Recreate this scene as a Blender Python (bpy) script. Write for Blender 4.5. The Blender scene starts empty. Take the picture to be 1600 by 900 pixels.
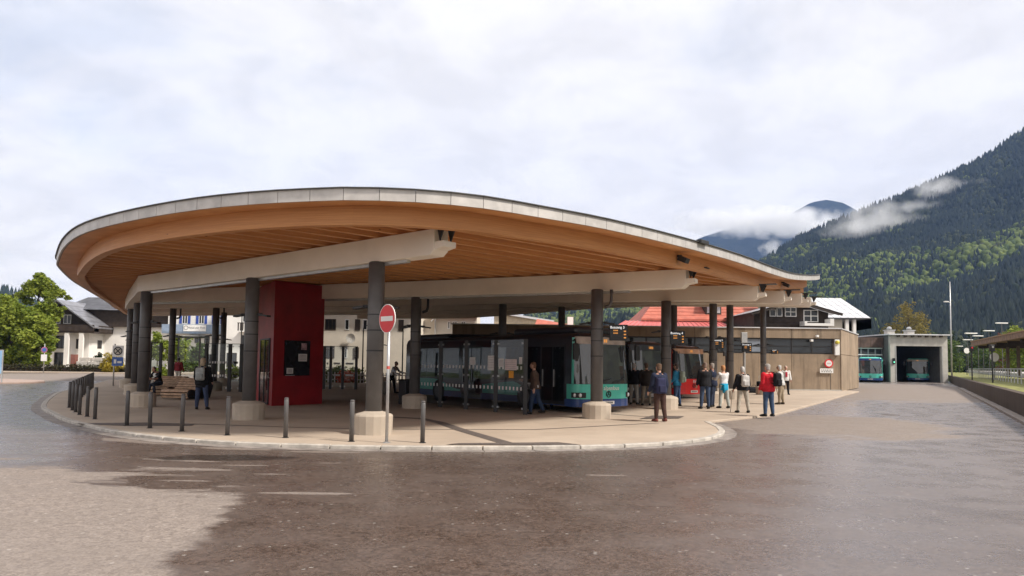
import bpy, bmesh, math, random
import numpy as np
from mathutils import Vector, Matrix, noise as mnoise
from mathutils.geometry import delaunay_2d_cdt
random.seed(7); RNG = np.random.default_rng(7)
R = math.radians
scene = bpy.context.scene
COL = scene.collection

# ------------------------------------------------------------------ camera
FPX, PPX, PPY, PITCH, ROLL, EYE = 1155.0, 800.0, 498.0, 0.06, 0.0125, 1.72
cam_d = bpy.data.cameras.new("camera")
cam_d.sensor_width = 36.0
cam_d.lens = 36.0 * FPX / 1600.0
cam_d.shift_y = (PPY - 450.0) / 1600.0
cam_d.clip_start = 0.1
cam_d.clip_end = 20000.0
cam = bpy.data.objects.new("camera", cam_d)
COL.objects.link(cam)
_fw = Vector((0, math.cos(PITCH), math.sin(PITCH)))
_up0 = Vector((0, -math.sin(PITCH), math.cos(PITCH)))
_r0 = Vector((1, 0, 0))
_c, _s = math.cos(ROLL), math.sin(ROLL)
_rt = _r0 * _c + _up0 * _s
_up = _up0 * _c - _r0 * _s
cam.matrix_world = Matrix(((_rt.x, _up.x, -_fw.x, 0), (_rt.y, _up.y, -_fw.y, 0), (_rt.z, _up.z, -_fw.z, EYE), (0, 0, 0, 1)))
scene.camera = cam


def ray(x, y):
    return _fw + _rt * ((x - PPX) / FPX) + _up * ((PPY - y) / FPX)


def G(x, y, z=0.0):
    """point of the plane at height z that the survey of the photograph puts at (x, y)"""
    d = ray(x, y)
    return Vector((0, 0, EYE)) + d * ((z - EYE) / d.z)


def P(x, y, depth):
    d = ray(x, y)
    return Vector((0, 0, EYE)) + d * (depth / d.y)


# ------------------------------------------------------------------ world, sun, exposure
SUN_EL, SUN_AZ = 46.0, 118.0      # azimuth clockwise from +Y (north)
world = bpy.data.worlds.new("World")
scene.world = world
world.use_nodes = True
wn = world.node_tree.nodes
wl = world.node_tree.links
wn.clear()
w_out = wn.new("ShaderNodeOutputWorld")
w_bg = wn.new("ShaderNodeBackground")
w_bg.inputs["Strength"].default_value = 0.1
sky = wn.new("ShaderNodeTexSky")
sky.sky_type = 'NISHITA'
sky.sun_disc = False
sky.sun_elevation = R(SUN_EL)
sky.sun_rotation = R(SUN_AZ)
w_tc = wn.new("ShaderNodeTexCoord")
w_sep = wn.new("ShaderNodeSeparateXYZ")
wl.new(w_tc.outputs["Generated"], w_sep.inputs[0])


def wmath(op, a, b=None):
    n = wn.new("ShaderNodeMath"); n.operation = op
    for i, v in enumerate((a, b)):
        if v is None: continue
        if isinstance(v, (int, float)): n.inputs[i].default_value = v
        else: wl.new(v, n.inputs[i])
    return n.outputs[0]


w_z = wmath('ADD', wmath('MAXIMUM', w_sep.outputs[2], 0.0), 0.22)
w_comb = wn.new("ShaderNodeCombineXYZ")
wl.new(wmath('DIVIDE', w_sep.outputs[0], w_z), w_comb.inputs[0])
wl.new(wmath('DIVIDE', w_sep.outputs[1], w_z), w_comb.inputs[1])


def wnoise(scale, detail, rough, off):
    m = wn.new("ShaderNodeMapping"); m.inputs["Location"].default_value = off
    wl.new(w_comb.outputs[0], m.inputs[0])
    n = wn.new("ShaderNodeTexNoise"); n.inputs["Scale"].default_value = scale
    n.inputs["Detail"].default_value = detail; n.inputs["Roughness"].default_value = rough
    n.inputs["Distortion"].default_value = 0.35
    wl.new(m.outputs[0], n.inputs["Vector"])
    return n.outputs[0]


def wramp(src, p0, p1, c0, c1):
    n = wn.new("ShaderNodeMapRange"); n.inputs[1].default_value = p0; n.inputs[2].default_value = p1
    n.inputs[3].default_value = c0; n.inputs[4].default_value = c1
    n.interpolation_type = 'SMOOTHSTEP'
    wl.new(src, n.inputs[0])
    return n.outputs[0]


w_cov = wramp(wnoise(1.15, 8, 0.58, (3.1, 1.7, 0)), 0.30, 0.46, 0.72, 1.0)     # thin veil with a few blue gaps
w_brt = wramp(wnoise(3.4, 10, 0.64, (7.3, 4.2, 0)), 0.32, 0.66, 6.15, 7.3)        # cloud luminance
w_cl = wn.new("ShaderNodeCombineXYZ")
wl.new(wmath('MULTIPLY', w_brt, 1.0), w_cl.inputs[0])
wl.new(wmath('MULTIPLY', w_brt, 0.962), w_cl.inputs[1])
wl.new(wmath('MULTIPLY', w_brt, 0.945), w_cl.inputs[2])
w_mix = wn.new("ShaderNodeMix"); w_mix.data_type = 'RGBA'
wl.new(w_cov, w_mix.inputs[0]); wl.new(sky.outputs[0], w_mix.inputs[6]); wl.new(w_cl.outputs[0], w_mix.inputs[7])
wl.new(w_mix.outputs[2], w_bg.inputs["Color"])
wl.new(w_bg.outputs[0], w_out.inputs["Surface"])

sun_d = bpy.data.lights.new("sun", 'SUN')
sun_d.energy = 3.4
sun_d.angle = R(8.0)
sun_d.color = (1.0, 0.93, 0.83)
sun = bpy.data.objects.new("sun", sun_d)
COL.objects.link(sun)
_sd = Vector((math.sin(R(SUN_AZ)) * math.cos(R(SUN_EL)), math.cos(R(SUN_AZ)) * math.cos(R(SUN_EL)), math.sin(R(SUN_EL))))
sun.rotation_euler = _sd.to_track_quat('Z', 'Y').to_euler()
sun.location = (30, -20, 60)

vs = scene.view_settings
vs.view_transform = 'Standard'
vs.look = 'None'
vs.exposure = 0.68
vs.gamma = 1.0
vs.use_curve_mapping = False
cy = scene.cycles
cy.use_denoising = True
cy.max_bounces = 7
cy.diffuse_bounces = 4
cy.glossy_bounces = 3
cy.transmission_bounces = 6
cy.transparent_max_bounces = 24
cy.volume_bounces = 5
cy.volume_step_rate = 3.0
cy.volume_max_steps = 96
cy.caustics_reflective = False
cy.caustics_refractive = False

# ------------------------------------------------------------------ materials
MATS = {}


class NB:
    def __init__(self, name):
        self.m = bpy.data.materials.new(name); self.m.use_nodes = True
        self.n = self.m.node_tree.nodes; self.l = self.m.node_tree.links
        self.b = self.n["Principled BSDF"]; self.out = self.n["Material Output"]
        self.tc = None

    def new(self, t, **kw):
        n = self.n.new(t)
        for k, v in kw.items(): setattr(n, k, v)
        return n

    def put(self, sock, v):
        if isinstance(v, (int, float)): sock.default_value = v
        elif isinstance(v, (tuple, list)): sock.default_value = tuple(v) + ((1.0,) if len(v) == 3 and len(sock.default_value) == 4 else ())
        else: self.l.new(v, sock)

    def obj(self):
        if self.tc is None: self.tc = self.new("ShaderNodeTexCoord")
        return self.tc.outputs["Object"]

    def vec(self, scale=(1, 1, 1), loc=(0, 0, 0), rot=(0, 0, 0)):
        m = self.new("ShaderNodeMapping")
        m.inputs["Scale"].default_value = scale; m.inputs["Location"].default_value = loc; m.inputs["Rotation"].default_value = rot
        self.l.new(self.obj(), m.inputs[0]); return m.outputs[0]

    def noise(self, scale, detail=4, rough=0.55, vec=None, dist=0.0):
        n = self.new("ShaderNodeTexNoise")
        n.inputs["Scale"].default_value = scale; n.inputs["Detail"].default_value = detail
        n.inputs["Roughness"].default_value = rough; n.inputs["Distortion"].default_value = dist
        self.l.new(vec if vec is not None else self.obj(), n.inputs["Vector"]); return n.outputs[0]

    def math(self, op, a, b=0.0, c=0.0, clamp=False):
        n = self.new("ShaderNodeMath", operation=op); n.use_clamp = clamp
        self.put(n.inputs[0], a); self.put(n.inputs[1], b); self.put(n.inputs[2], c); return n.outputs[0]

    def ramp(self, src, a, b, lo=0.0, hi=1.0, smooth=True):
        n = self.new("ShaderNodeMapRange"); n.interpolation_type = 'SMOOTHSTEP' if smooth else 'LINEAR'
        self.put(n.inputs[0], src)
        for i, v in ((1, a), (2, b), (3, lo), (4, hi)): self.put(n.inputs[i], v)
        return n.outputs[0]

    def mix(self, fac, a, b, blend='MIX'):
        n = self.new("ShaderNodeMix"); n.data_type = 'RGBA'; n.blend_type = blend
        self.put(n.inputs[0], fac); self.put(n.inputs[6], a); self.put(n.inputs[7], b); return n.outputs[2]

    def island(self):
        return self.new("ShaderNodeNewGeometry").outputs["Random Per Island"]

    def bump(self, h, strength=0.3, dist=0.02):
        n = self.new("ShaderNodeBump"); n.inputs["Strength"].default_value = strength; n.inputs["Distance"].default_value = dist
        self.put(n.inputs["Height"], h); self.l.new(n.outputs[0], self.b.inputs["Normal"])

    def base(self, c, rough=0.6, metal=0.0, spec=0.5):
        self.put(self.b.inputs["Base Color"], c); self.put(self.b.inputs["Roughness"], rough)
        self.put(self.b.inputs["Metallic"], metal); self.put(self.b.inputs["Specular IOR Level"], spec)
        return self


def c4(c): return (c[0], c[1], c[2], 1.0)


def mat(name, c, rough=0.6, metal=0.0, var=0.12, scale=3.0, bump=0.0, bscale=40.0, spec=0.4, emit=None, es=1.0, coat=0.0):
    """plain material with some wear: colour drifts a little with noise in object space"""
    if name in MATS: return MATS[name]
    b = NB(name)
    n = b.noise(scale, 5, 0.6)
    lo = tuple(max(0.0, v * (1 - var)) for v in c); hi = tuple(min(1.0, v * (1 + var)) for v in c)
    b.base(b.mix(b.ramp(n, 0.3, 0.7), c4(lo), c4(hi)), rough, metal, spec)
    if bump > 0: b.bump(b.noise(bscale, 4, 0.6), bump, 0.01)
    if emit is not None:
        b.put(b.b.inputs["Emission Color"], c4(emit)); b.put(b.b.inputs["Emission Strength"], es)
    if coat > 0: b.b.inputs["Coat Weight"].default_value = coat; b.b.inputs["Coat Roughness"].default_value = 0.08
    MATS[name] = b.m
    return b.m


def glassmat(name, tint=(0.6, 0.66, 0.66), gloss=0.9, rough=0.02, opaque=0.0, body=(0.02, 0.025, 0.03), ior=1.5):
    if name in MATS: return MATS[name]
    b = NB(name)
    tr = b.new("ShaderNodeBsdfTransparent"); tr.inputs[0].default_value = c4(tint)
    gl = b.new("ShaderNodeBsdfGlossy"); gl.inputs["Roughness"].default_value = rough; gl.inputs[0].default_value = (gloss, gloss, gloss, 1)
    fr = b.new("ShaderNodeFresnel"); fr.inputs[0].default_value = ior
    df = b.new("ShaderNodeBsdfDiffuse"); df.inputs[0].default_value = c4(body)
    m0 = b.new("ShaderNodeMixShader"); m0.inputs[0].default_value = opaque
    b.l.new(tr.outputs[0], m0.inputs[1]); b.l.new(df.outputs[0], m0.inputs[2])
    m1 = b.new("ShaderNodeMixShader"); ge = b.new("ShaderNodeNewGeometry")
    b.l.new(b.math('MULTIPLY', fr.outputs[0], b.math('SUBTRACT', 1.0, ge.outputs["Backfacing"])), m1.inputs[0])
    
    b.l.new(m0.outputs[0], m1.inputs[1]); b.l.new(gl.outputs[0], m1.inputs[2])
    b.l.new(m1.outputs[0], b.out.inputs["Surface"])
    MATS[name] = b.m
    return b.m


def leafmat(name, c0, c1, c2=None):
    if name in MATS: return MATS[name]
    b = NB(name)
    isl = b.island()
    big = b.ramp(b.noise(0.35, 3, 0.5), 0.35, 0.65)
    f = b.math('ADD', b.math('MULTIPLY', isl, 0.6), b.math('MULTIPLY', big, 0.4))
    col = b.mix(f, c4(c0), c4(c1))
    b.base(col, 0.65, 0, 0.25)
    b.b.inputs["Transmission Weight"].default_value = 0.0
    tl = b.new("ShaderNodeBsdfTranslucent"); b.l.new(col, tl.inputs[0])
    ms = b.new("ShaderNodeMixShader"); ms.inputs[0].default_value = 0.3
    b.l.new(b.b.outputs[0], ms.inputs[1]); b.l.new(tl.outputs[0], ms.inputs[2])
    b.l.new(ms.outputs[0], b.out.inputs["Surface"])
    MATS[name] = b.m
    return b.m


def wood_glulam():
    b = NB("glulam_spruce")
    v = b.vec((0.6, 0.6, 22.0))
    g = b.noise(2.2, 6, 0.6, v)
    lam = b.noise(1.0, 1, 0.5, b.vec((0.25, 0.25, 25.0)))
    col = b.mix(b.ramp(g, 0.3, 0.72), c4((0.60, 0.275, 0.105)), c4((0.80, 0.43, 0.185)))
    col = b.mix(b.math('MULTIPLY', b.ramp(lam, 0.4, 0.62), 0.35), col, c4((0.50, 0.23, 0.10)))
    vo = b.new("ShaderNodeTexVoronoi"); vo.inputs["Scale"].default_value = 1.7
    b.l.new(b.vec((1, 1, 2.2)), vo.inputs["Vector"])
    kn = b.ramp(vo.outputs["Distance"], 0.03, 0.085, 1.0, 0.0)
    col = b.mix(kn, col, c4((0.16, 0.07, 0.03)))
    oi = b.new("ShaderNodeObjectInfo")
    col = b.mix(b.math('MULTIPLY', oi.outputs["Random"], 0.45), col, c4((0.48, 0.225, 0.09)))
    b.base(col, 0.5, 0, 0.35); b.bump(g, 0.12, 0.01)
    return b.m


def wood_deck():
    b = NB("spruce_deck_boards")
    v = b.vec((1, 1, 1), (0, 0, 0), (0, 0, R(-44)))
    sep = b.new("ShaderNodeSeparateXYZ"); b.l.new(v, sep.inputs[0])
    bw = b.math('DIVIDE', sep.outputs[0], 0.2)
    fr = b.math('FRACT', bw); fl = b.math('FLOOR', bw)
    gap = b.ramp(b.math('ABSOLUTE', b.math('SUBTRACT', fr, 0.5)), 0.455, 0.49)
    wn_ = b.new("ShaderNodeTexWhiteNoise"); wn_.noise_dimensions = '1D'; b.l.new(fl, wn_.inputs["W"])
    g = b.noise(3.0, 5, 0.6, b.vec((9, 0.7, 1), (0, 0, 0), (0, 0, R(-44))))
    col = b.mix(b.math('ADD', b.math('MULTIPLY', wn_.outputs[0], 0.5), b.math('MULTIPLY', b.ramp(g, 0.3, 0.7), 0.5)), c4((0.52, 0.235, 0.095)), c4((0.74, 0.385, 0.17)))
    b.base(b.mix(b.math('MULTIPLY', gap, 0.6), col, c4((0.14, 0.06, 0.03))), 0.55, 0, 0.3)
    return b.m


def asphalt():
    b = NB("asphalt_half_wet")
    sep = b.new("ShaderNodeSeparateXYZ"); b.l.new(b.obj(), sep.inputs[0])
    X, Y = sep.outputs[0], sep.outputs[1]
    n1 = b.noise(0.55, 7, 0.62, b.vec((0.55, 1.25, 1)), 0.3)
    n2 = b.noise(2.4, 6, 0.6, b.vec((0.5, 1.6, 1)))
    n3 = b.noise(0.9, 5, 0.6, b.vec((1, 1, 1), (11, 4, 0)))
    wob = b.math('ADD', b.math('MULTIPLY', b.math('SUBTRACT', n1, 0.5), 3.4), b.math('MULTIPLY', b.math('SUBTRACT', n2, 0.5), 1.7))
    # lower left: edge of the dry patch runs up the picture and then away to the left
    wob_s = b.math('MULTIPLY', wob, 0.28)
    bx = b.math('SUBTRACT', b.math('ADD', -1.6, b.math('MULTIPLY', Y, -0.19)), X)
    s1 = b.math('ADD', bx, wob_s)                                      # >0 dry
    by = b.math('SUBTRACT', b.math('ADD', 8.4, b.math('MULTIPLY', X, -0.46)), Y)
    s2 = b.math('ADD', b.math('MULTIPLY', by, 0.75), b.math('MULTIPLY', wob, 1.15))
    dry1 = b.math('MULTIPLY', b.ramp(s1, -0.1, 0.12), b.ramp(s2, -0.15, 0.35))
    # right: dry tongue beyond the platform tip

    def blob(cx, cy_, ax, ay, rot=0.0, amp=1.0):
        ca, sa = math.cos(rot), math.sin(rot)
        dx = b.math('SUBTRACT', X, cx); dy = b.math('SUBTRACT', Y, cy_)
        u = b.math('DIVIDE', b.math('ADD', b.math('MULTIPLY', dx, ca), b.math('MULTIPLY', dy, sa)), ax)
        w = b.math('DIVIDE', b.math('SUBTRACT', b.math('MULTIPLY', dy, ca), b.math('MULTIPLY', dx, sa)), ay)
        d = b.math('SQRT', b.math('ADD', b.math('MULTIPLY', u, u), b.math('MULTIPLY', w, w)))
        return b.ramp(b.math('ADD', b.math('SUBTRACT', 1.0, d), b.math('MULTIPLY', wob, 0.32 * amp)), -0.05, 0.16)
    dry2 = blob(9.6, 22.2, 3.4, 4.6, -0.5)
    dry3 = blob(27.0, 60.0, 16.0, 24.0, -0.4)
    dry5 = blob(-42.0, 66.0, 16.0, 16.0, 0.3)
    st = b.math('MULTIPLY', b.ramp(b.noise(0.8, 6, 0.6, b.vec((0.45, 1.5, 1), (5, 9, 0)), 0.2), 0.60, 0.66),
                blob(-5.0, 13.6, 3.6, 1.9, -0.25))
    dry = b.math('MAXIMUM', b.math('MAXIMUM', dry1, st), b.math('MAXIMUM', dry5, b.math('MAXIMUM', dry2, dry3)))
    for cx, cy2, ax, ay, ro in ((-7.9, 15.55, 1.4, 0.30, -0.45), (-5.3, 14.45, 1.0, 0.16, -0.15), (-3.5, 14.1, 0.9, 0.12, 0.0), (-2.8, 9.72, 0.75, 0.10, 0.0), (-5.0, 11.7, 0.9, 0.13, -0.1),
                                (-4.6, 10.6, 0.7, 0.08, -0.05), (-5.6, 12.7, 0.9, 0.13, -0.2), (-4.3, 12.2, 0.45, 0.07, 0.0), (1.5, 11.6, 0.35, 0.05, 0), (-3.6, 11.3, 0.4, 0.06, 0.0)):
        dry = b.math('MAXIMUM', dry, b.math('MULTIPLY', blob(cx, cy2, ax * 0.8, ay * 0.8, ro, 2.3), 0.75))
    # stones of the aggregate
    vo = b.new("ShaderNodeTexVoronoi"); vo.inputs["Scale"].default_value = 52.0; b.l.new(b.obj(), vo.inputs["Vector"])
    vo2 = b.new("ShaderNodeTexVoronoi"); vo2.inputs["Scale"].default_value = 18.0; b.l.new(b.obj(), vo2.inputs["Vector"])
    vc = b.new("ShaderNodeSeparateColor"); b.l.new(vo.outputs["Color"], vc.inputs[0])
    vc2 = b.new("ShaderNodeSeparateColor"); b.l.new(vo2.outputs["Color"], vc2.inputs[0])
    grain = b.math('ADD', b.math('MULTIPLY', vc.outputs[0], 0.6), b.math('MULTIPLY', vc2.outputs[0], 0.4))
    spark = b.math('MULTIPLY', b.ramp(vc2.outputs[1], 0.955, 0.98), b.ramp(vo2.outputs["Distance"], 0.2, 0.45, 1, 0))
    dcol = b.mix(grain, c4((0.15, 0.122, 0.106)), c4((0.315, 0.265, 0.23)))
    dcol = b.mix(b.math('MULTIPLY', b.ramp(n3, 0.35, 0.7), 0.4), dcol, c4((0.20, 0.17, 0.15)))
    wcol = b.mix(grain, c4((0.030, 0.022, 0.018)), c4((0.155, 0.112, 0.092)))
    damp = b.ramp(b.math('ADD', b.math('MULTIPLY', n3, 0.6), b.math('MULTIPLY', n1, 0.4)), 0.38, 0.62)
    wcol = b.mix(b.math('MULTIPLY', damp, 0.45), wcol, c4((0.135, 0.108, 0.096)))
    right = b.ramp(b.math('ADD', X, b.math('MULTIPLY', wob, 0.8)), 0.0, 9.0)
    wcol = b.mix(b.math('MULTIPLY', right, 0.85), wcol, c4((0.215, 0.185, 0.175)))  # sky sheen on the wet film, painted as paler colour towards the right
    col = b.mix(dry, wcol, dcol)
    col = b.mix(b.math('MULTIPLY', spark, 0.5), col, c4((0.5, 0.46, 0.42)))
    oil = b.math('MULTIPLY', blob(-5.0, 13.1, 1.3, 0.42, 0.1, 1.2), 0.8)
    col = b.mix(oil, col, c4((0.022, 0.017, 0.015)))
    wr = b.ramp(b.noise(1.2, 5, 0.6), 0.3, 0.7, 0.20, 0.36)
    rough = b.math('ADD', b.math('MULTIPLY', dry, 0.45), wr)
    b.base(col, rough, 0, b.ramp(dry, 0, 1, 0.55, 0.2))
    b.bump(b.math('ADD', b.math('MULTIPLY', vo.outputs["Distance"], 0.6), b.math('MULTIPLY', vo2.outputs["Distance"], 0.5)), 0.16, 0.012)
    return b.m


def paving():
    b = NB("pale_washed_paving")
    n1 = b.noise(0.5, 6, 0.6); n2 = b.noise(60, 3, 0.7)
    st = b.noise(1.6, 7, 0.65, b.vec((0.7, 1.3, 1)))
    col = b.mix(b.ramp(n1, 0.3, 0.7), c4((0.41, 0.335, 0.265)), c4((0.50, 0.415, 0.33)))
    col = b.mix(b.math('MULTIPLY', b.ramp(n2, 0.3, 0.75), 0.35), col, c4((0.30, 0.245, 0.20)))
    col = b.mix(b.math('MULTIPLY', b.ramp(st, 0.56, 0.72), 0.35), col, c4((0.24, 0.20, 0.17)))
    b.base(col, 0.8, 0, 0.25); b.bump(n2, 0.15, 0.006)
    return b.m


def concrete(name, c, streak=0.5, ribs=False):
    if name in MATS: return MATS[name]
    b = NB(name)
    n1 = b.noise(0.7, 6, 0.62)
    sv = b.noise(1.4, 6, 0.65, b.vec((1.6, 1.6, 0.12)))
    col = b.mix(b.ramp(n1, 0.3, 0.72), c4(tuple(v * 0.78 for v in c)), c4(tuple(v * 1.12 for v in c)))
    col = b.mix(b.math('MULTIPLY', b.ramp(sv, 0.48, 0.7), streak), col, c4(tuple(v * 0.42 for v in c)))
    fine = b.noise(30, 4, 0.6)
    b.base(b.mix(b.math('MULTIPLY', fine, 0.25), col, c4(tuple(v * 0.6 for v in c))), 0.85, 0, 0.2)
    b.bump(fine, 0.2, 0.01)
    MATS[name] = b.m
    return b.m


def forestmat(name, c0, c1):
    b = NB(name)
    isl = b.island()
    b.base(b.mix(isl, c4(c0), c4(c1)), 0.8, 0, 0.1)
    return b.m


M_GLU = wood_glulam(); M_DECK = wood_deck(); M_ASPH = asphalt(); M_PAVE = paving()
M_BEAM = mat("white_beam_paint", (0.82, 0.755, 0.665), 0.55, var=0.06, scale=0.8)
M_ZINC = mat("zinc_fascia", (0.50, 0.475, 0.455), 0.5, 0.25, var=0.14, scale=2.2)
M_ZINCD = mat("dark_coping", (0.10, 0.10, 0.10), 0.5, 0.3)
M_STEEL = mat("anthracite_steel", (0.115, 0.11, 0.11), 0.45, 0.2, var=0.12)
M_STEELD = mat("dark_steel", (0.035, 0.035, 0.037), 0.45, 0.2)
M_GALV = mat("galvanised_steel", (0.50, 0.50, 0.50), 0.38, 0.7, var=0.12)
M_PLINTH = concrete("plinth_concrete", (0.52, 0.445, 0.365), 0.12)
M_KERB = mat("kerb_granite", (0.44, 0.405, 0.36), 0.75, var=0.22, scale=5)
M_RED = mat("kiosk_red", (0.27, 0.012, 0.015), 0.42, var=0.22, scale=1.3)
M_GLASS = glassmat("clear_glass", (0.72, 0.75, 0.76))
M_GLASSC = glassmat("pale_glass", (0.92, 0.95, 0.95))
M_BUSGL = glassmat("bus_glass", (0.42, 0.45, 0.46), opaque=0.12, ior=1.7)
M_WSCR = glassmat("windscreen_glass", (0.12, 0.14, 0.15), opaque=0.6, body=(0.075, 0.082, 0.088), ior=1.9)
M_WINGL = glassmat("window_glass", (0.1, 0.1, 0.1), opaque=0.8, body=(0.03, 0.035, 0.04))
M_BLACK = mat("black_plastic", (0.014, 0.014, 0.016), 0.4)
M_RUB = mat("tyre_rubber", (0.02, 0.02, 0.02), 0.8)
M_WHITE = mat("white_paint", (0.78, 0.77, 0.75), 0.55, var=0.05)
M_PAPER = mat("paper", (0.72, 0.70, 0.69), 0.8, var=0.04)
M_SIGNR = mat("sign_red", (0.62, 0.03, 0.035), 0.4, var=0.04)
M_BLUE = mat("sign_blue", (0.05, 0.13, 0.42), 0.4)
M_AMBER = mat("amber_leds", (0.5, 0.2, 0.03), 0.5, emit=(1.0, 0.42, 0.1), es=0.35)
M_LEDW = mat("white_leds", (0.6, 0.6, 0.6), 0.5, emit=(1, 1, 1), es=0.6)
M_TEAL = mat("bus_teal", (0.09, 0.52, 0.42), 0.28, var=0.05, coat=0.6)
M_NAVY = mat("bus_navy", (0.018, 0.055, 0.20), 0.28, var=0.06, coat=0.5)
M_DARKB = mat("bus_dark", (0.022, 0.025, 0.035), 0.3, var=0.1, coat=0.5)  # near-black bus paint, also carrying the shade under the roof
M_BUSRED = mat("bus_red", (0.74, 0.03, 0.03), 0.28, var=0.05, coat=0.6)
M_BUSWH = mat("bus_white", (0.70, 0.69, 0.68), 0.3, coat=0.5)
M_LAMPGL = mat("headlight_lens", (0.62, 0.64, 0.66), 0.12, 0.3)
M_SLAT = mat("bench_larch", (0.46, 0.31, 0.21), 0.6, var=0.25, scale=6)
M_PLASTER = mat("cream_plaster", (0.66, 0.60, 0.51), 0.85, var=0.08, scale=0.5)
M_WHPL = mat("white_plaster", (0.76, 0.74, 0.71), 0.85, var=0.06, scale=0.5)
M_DKWOOD = mat("dark_stained_wood", (0.042, 0.03, 0.024), 0.7, var=0.3, scale=2)
M_SHBLUE = mat("blue_shutter_paint", (0.035, 0.075, 0.33), 0.6)
M_GREYRF = mat("grey_roof_sheet", (0.23, 0.23, 0.25), 0.4, 0.35, var=0.25, scale=1.0)
M_REDRF = mat("red_metal_roof", (0.46, 0.085, 0.06), 0.5, 0.0, var=0.15, scale=0.8)
M_ORRF = mat("orange_tile_roof", (0.42, 0.125, 0.085), 0.7, 0.0, var=0.2, scale=1.2)
M_WHRF = mat("white_metal_roof", (0.60, 0.60, 0.62), 0.4, 0.15, var=0.08, scale=0.6)
M_TRUNK = mat("bark", (0.09, 0.065, 0.05), 0.9, var=0.35, scale=6)
M_GRASS = mat("meadow_grass", (0.11, 0.14, 0.04), 0.9, var=0.4, scale=0.8)
M_CONC = concrete("wall_concrete", (0.34, 0.262, 0.19), 0.75)
M_CONCD = concrete("dark_concrete", (0.10, 0.078, 0.064), 0.6)
M_CONCP = concrete("pale_concrete", (0.50, 0.475, 0.44), 0.3)
M_DRAIN = mat("drain_grating", (0.12, 0.10, 0.09), 0.7, var=0.3, scale=20)
M_SKIN = mat("skin", (0.52, 0.30, 0.22), 0.6, var=0.08)


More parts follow.
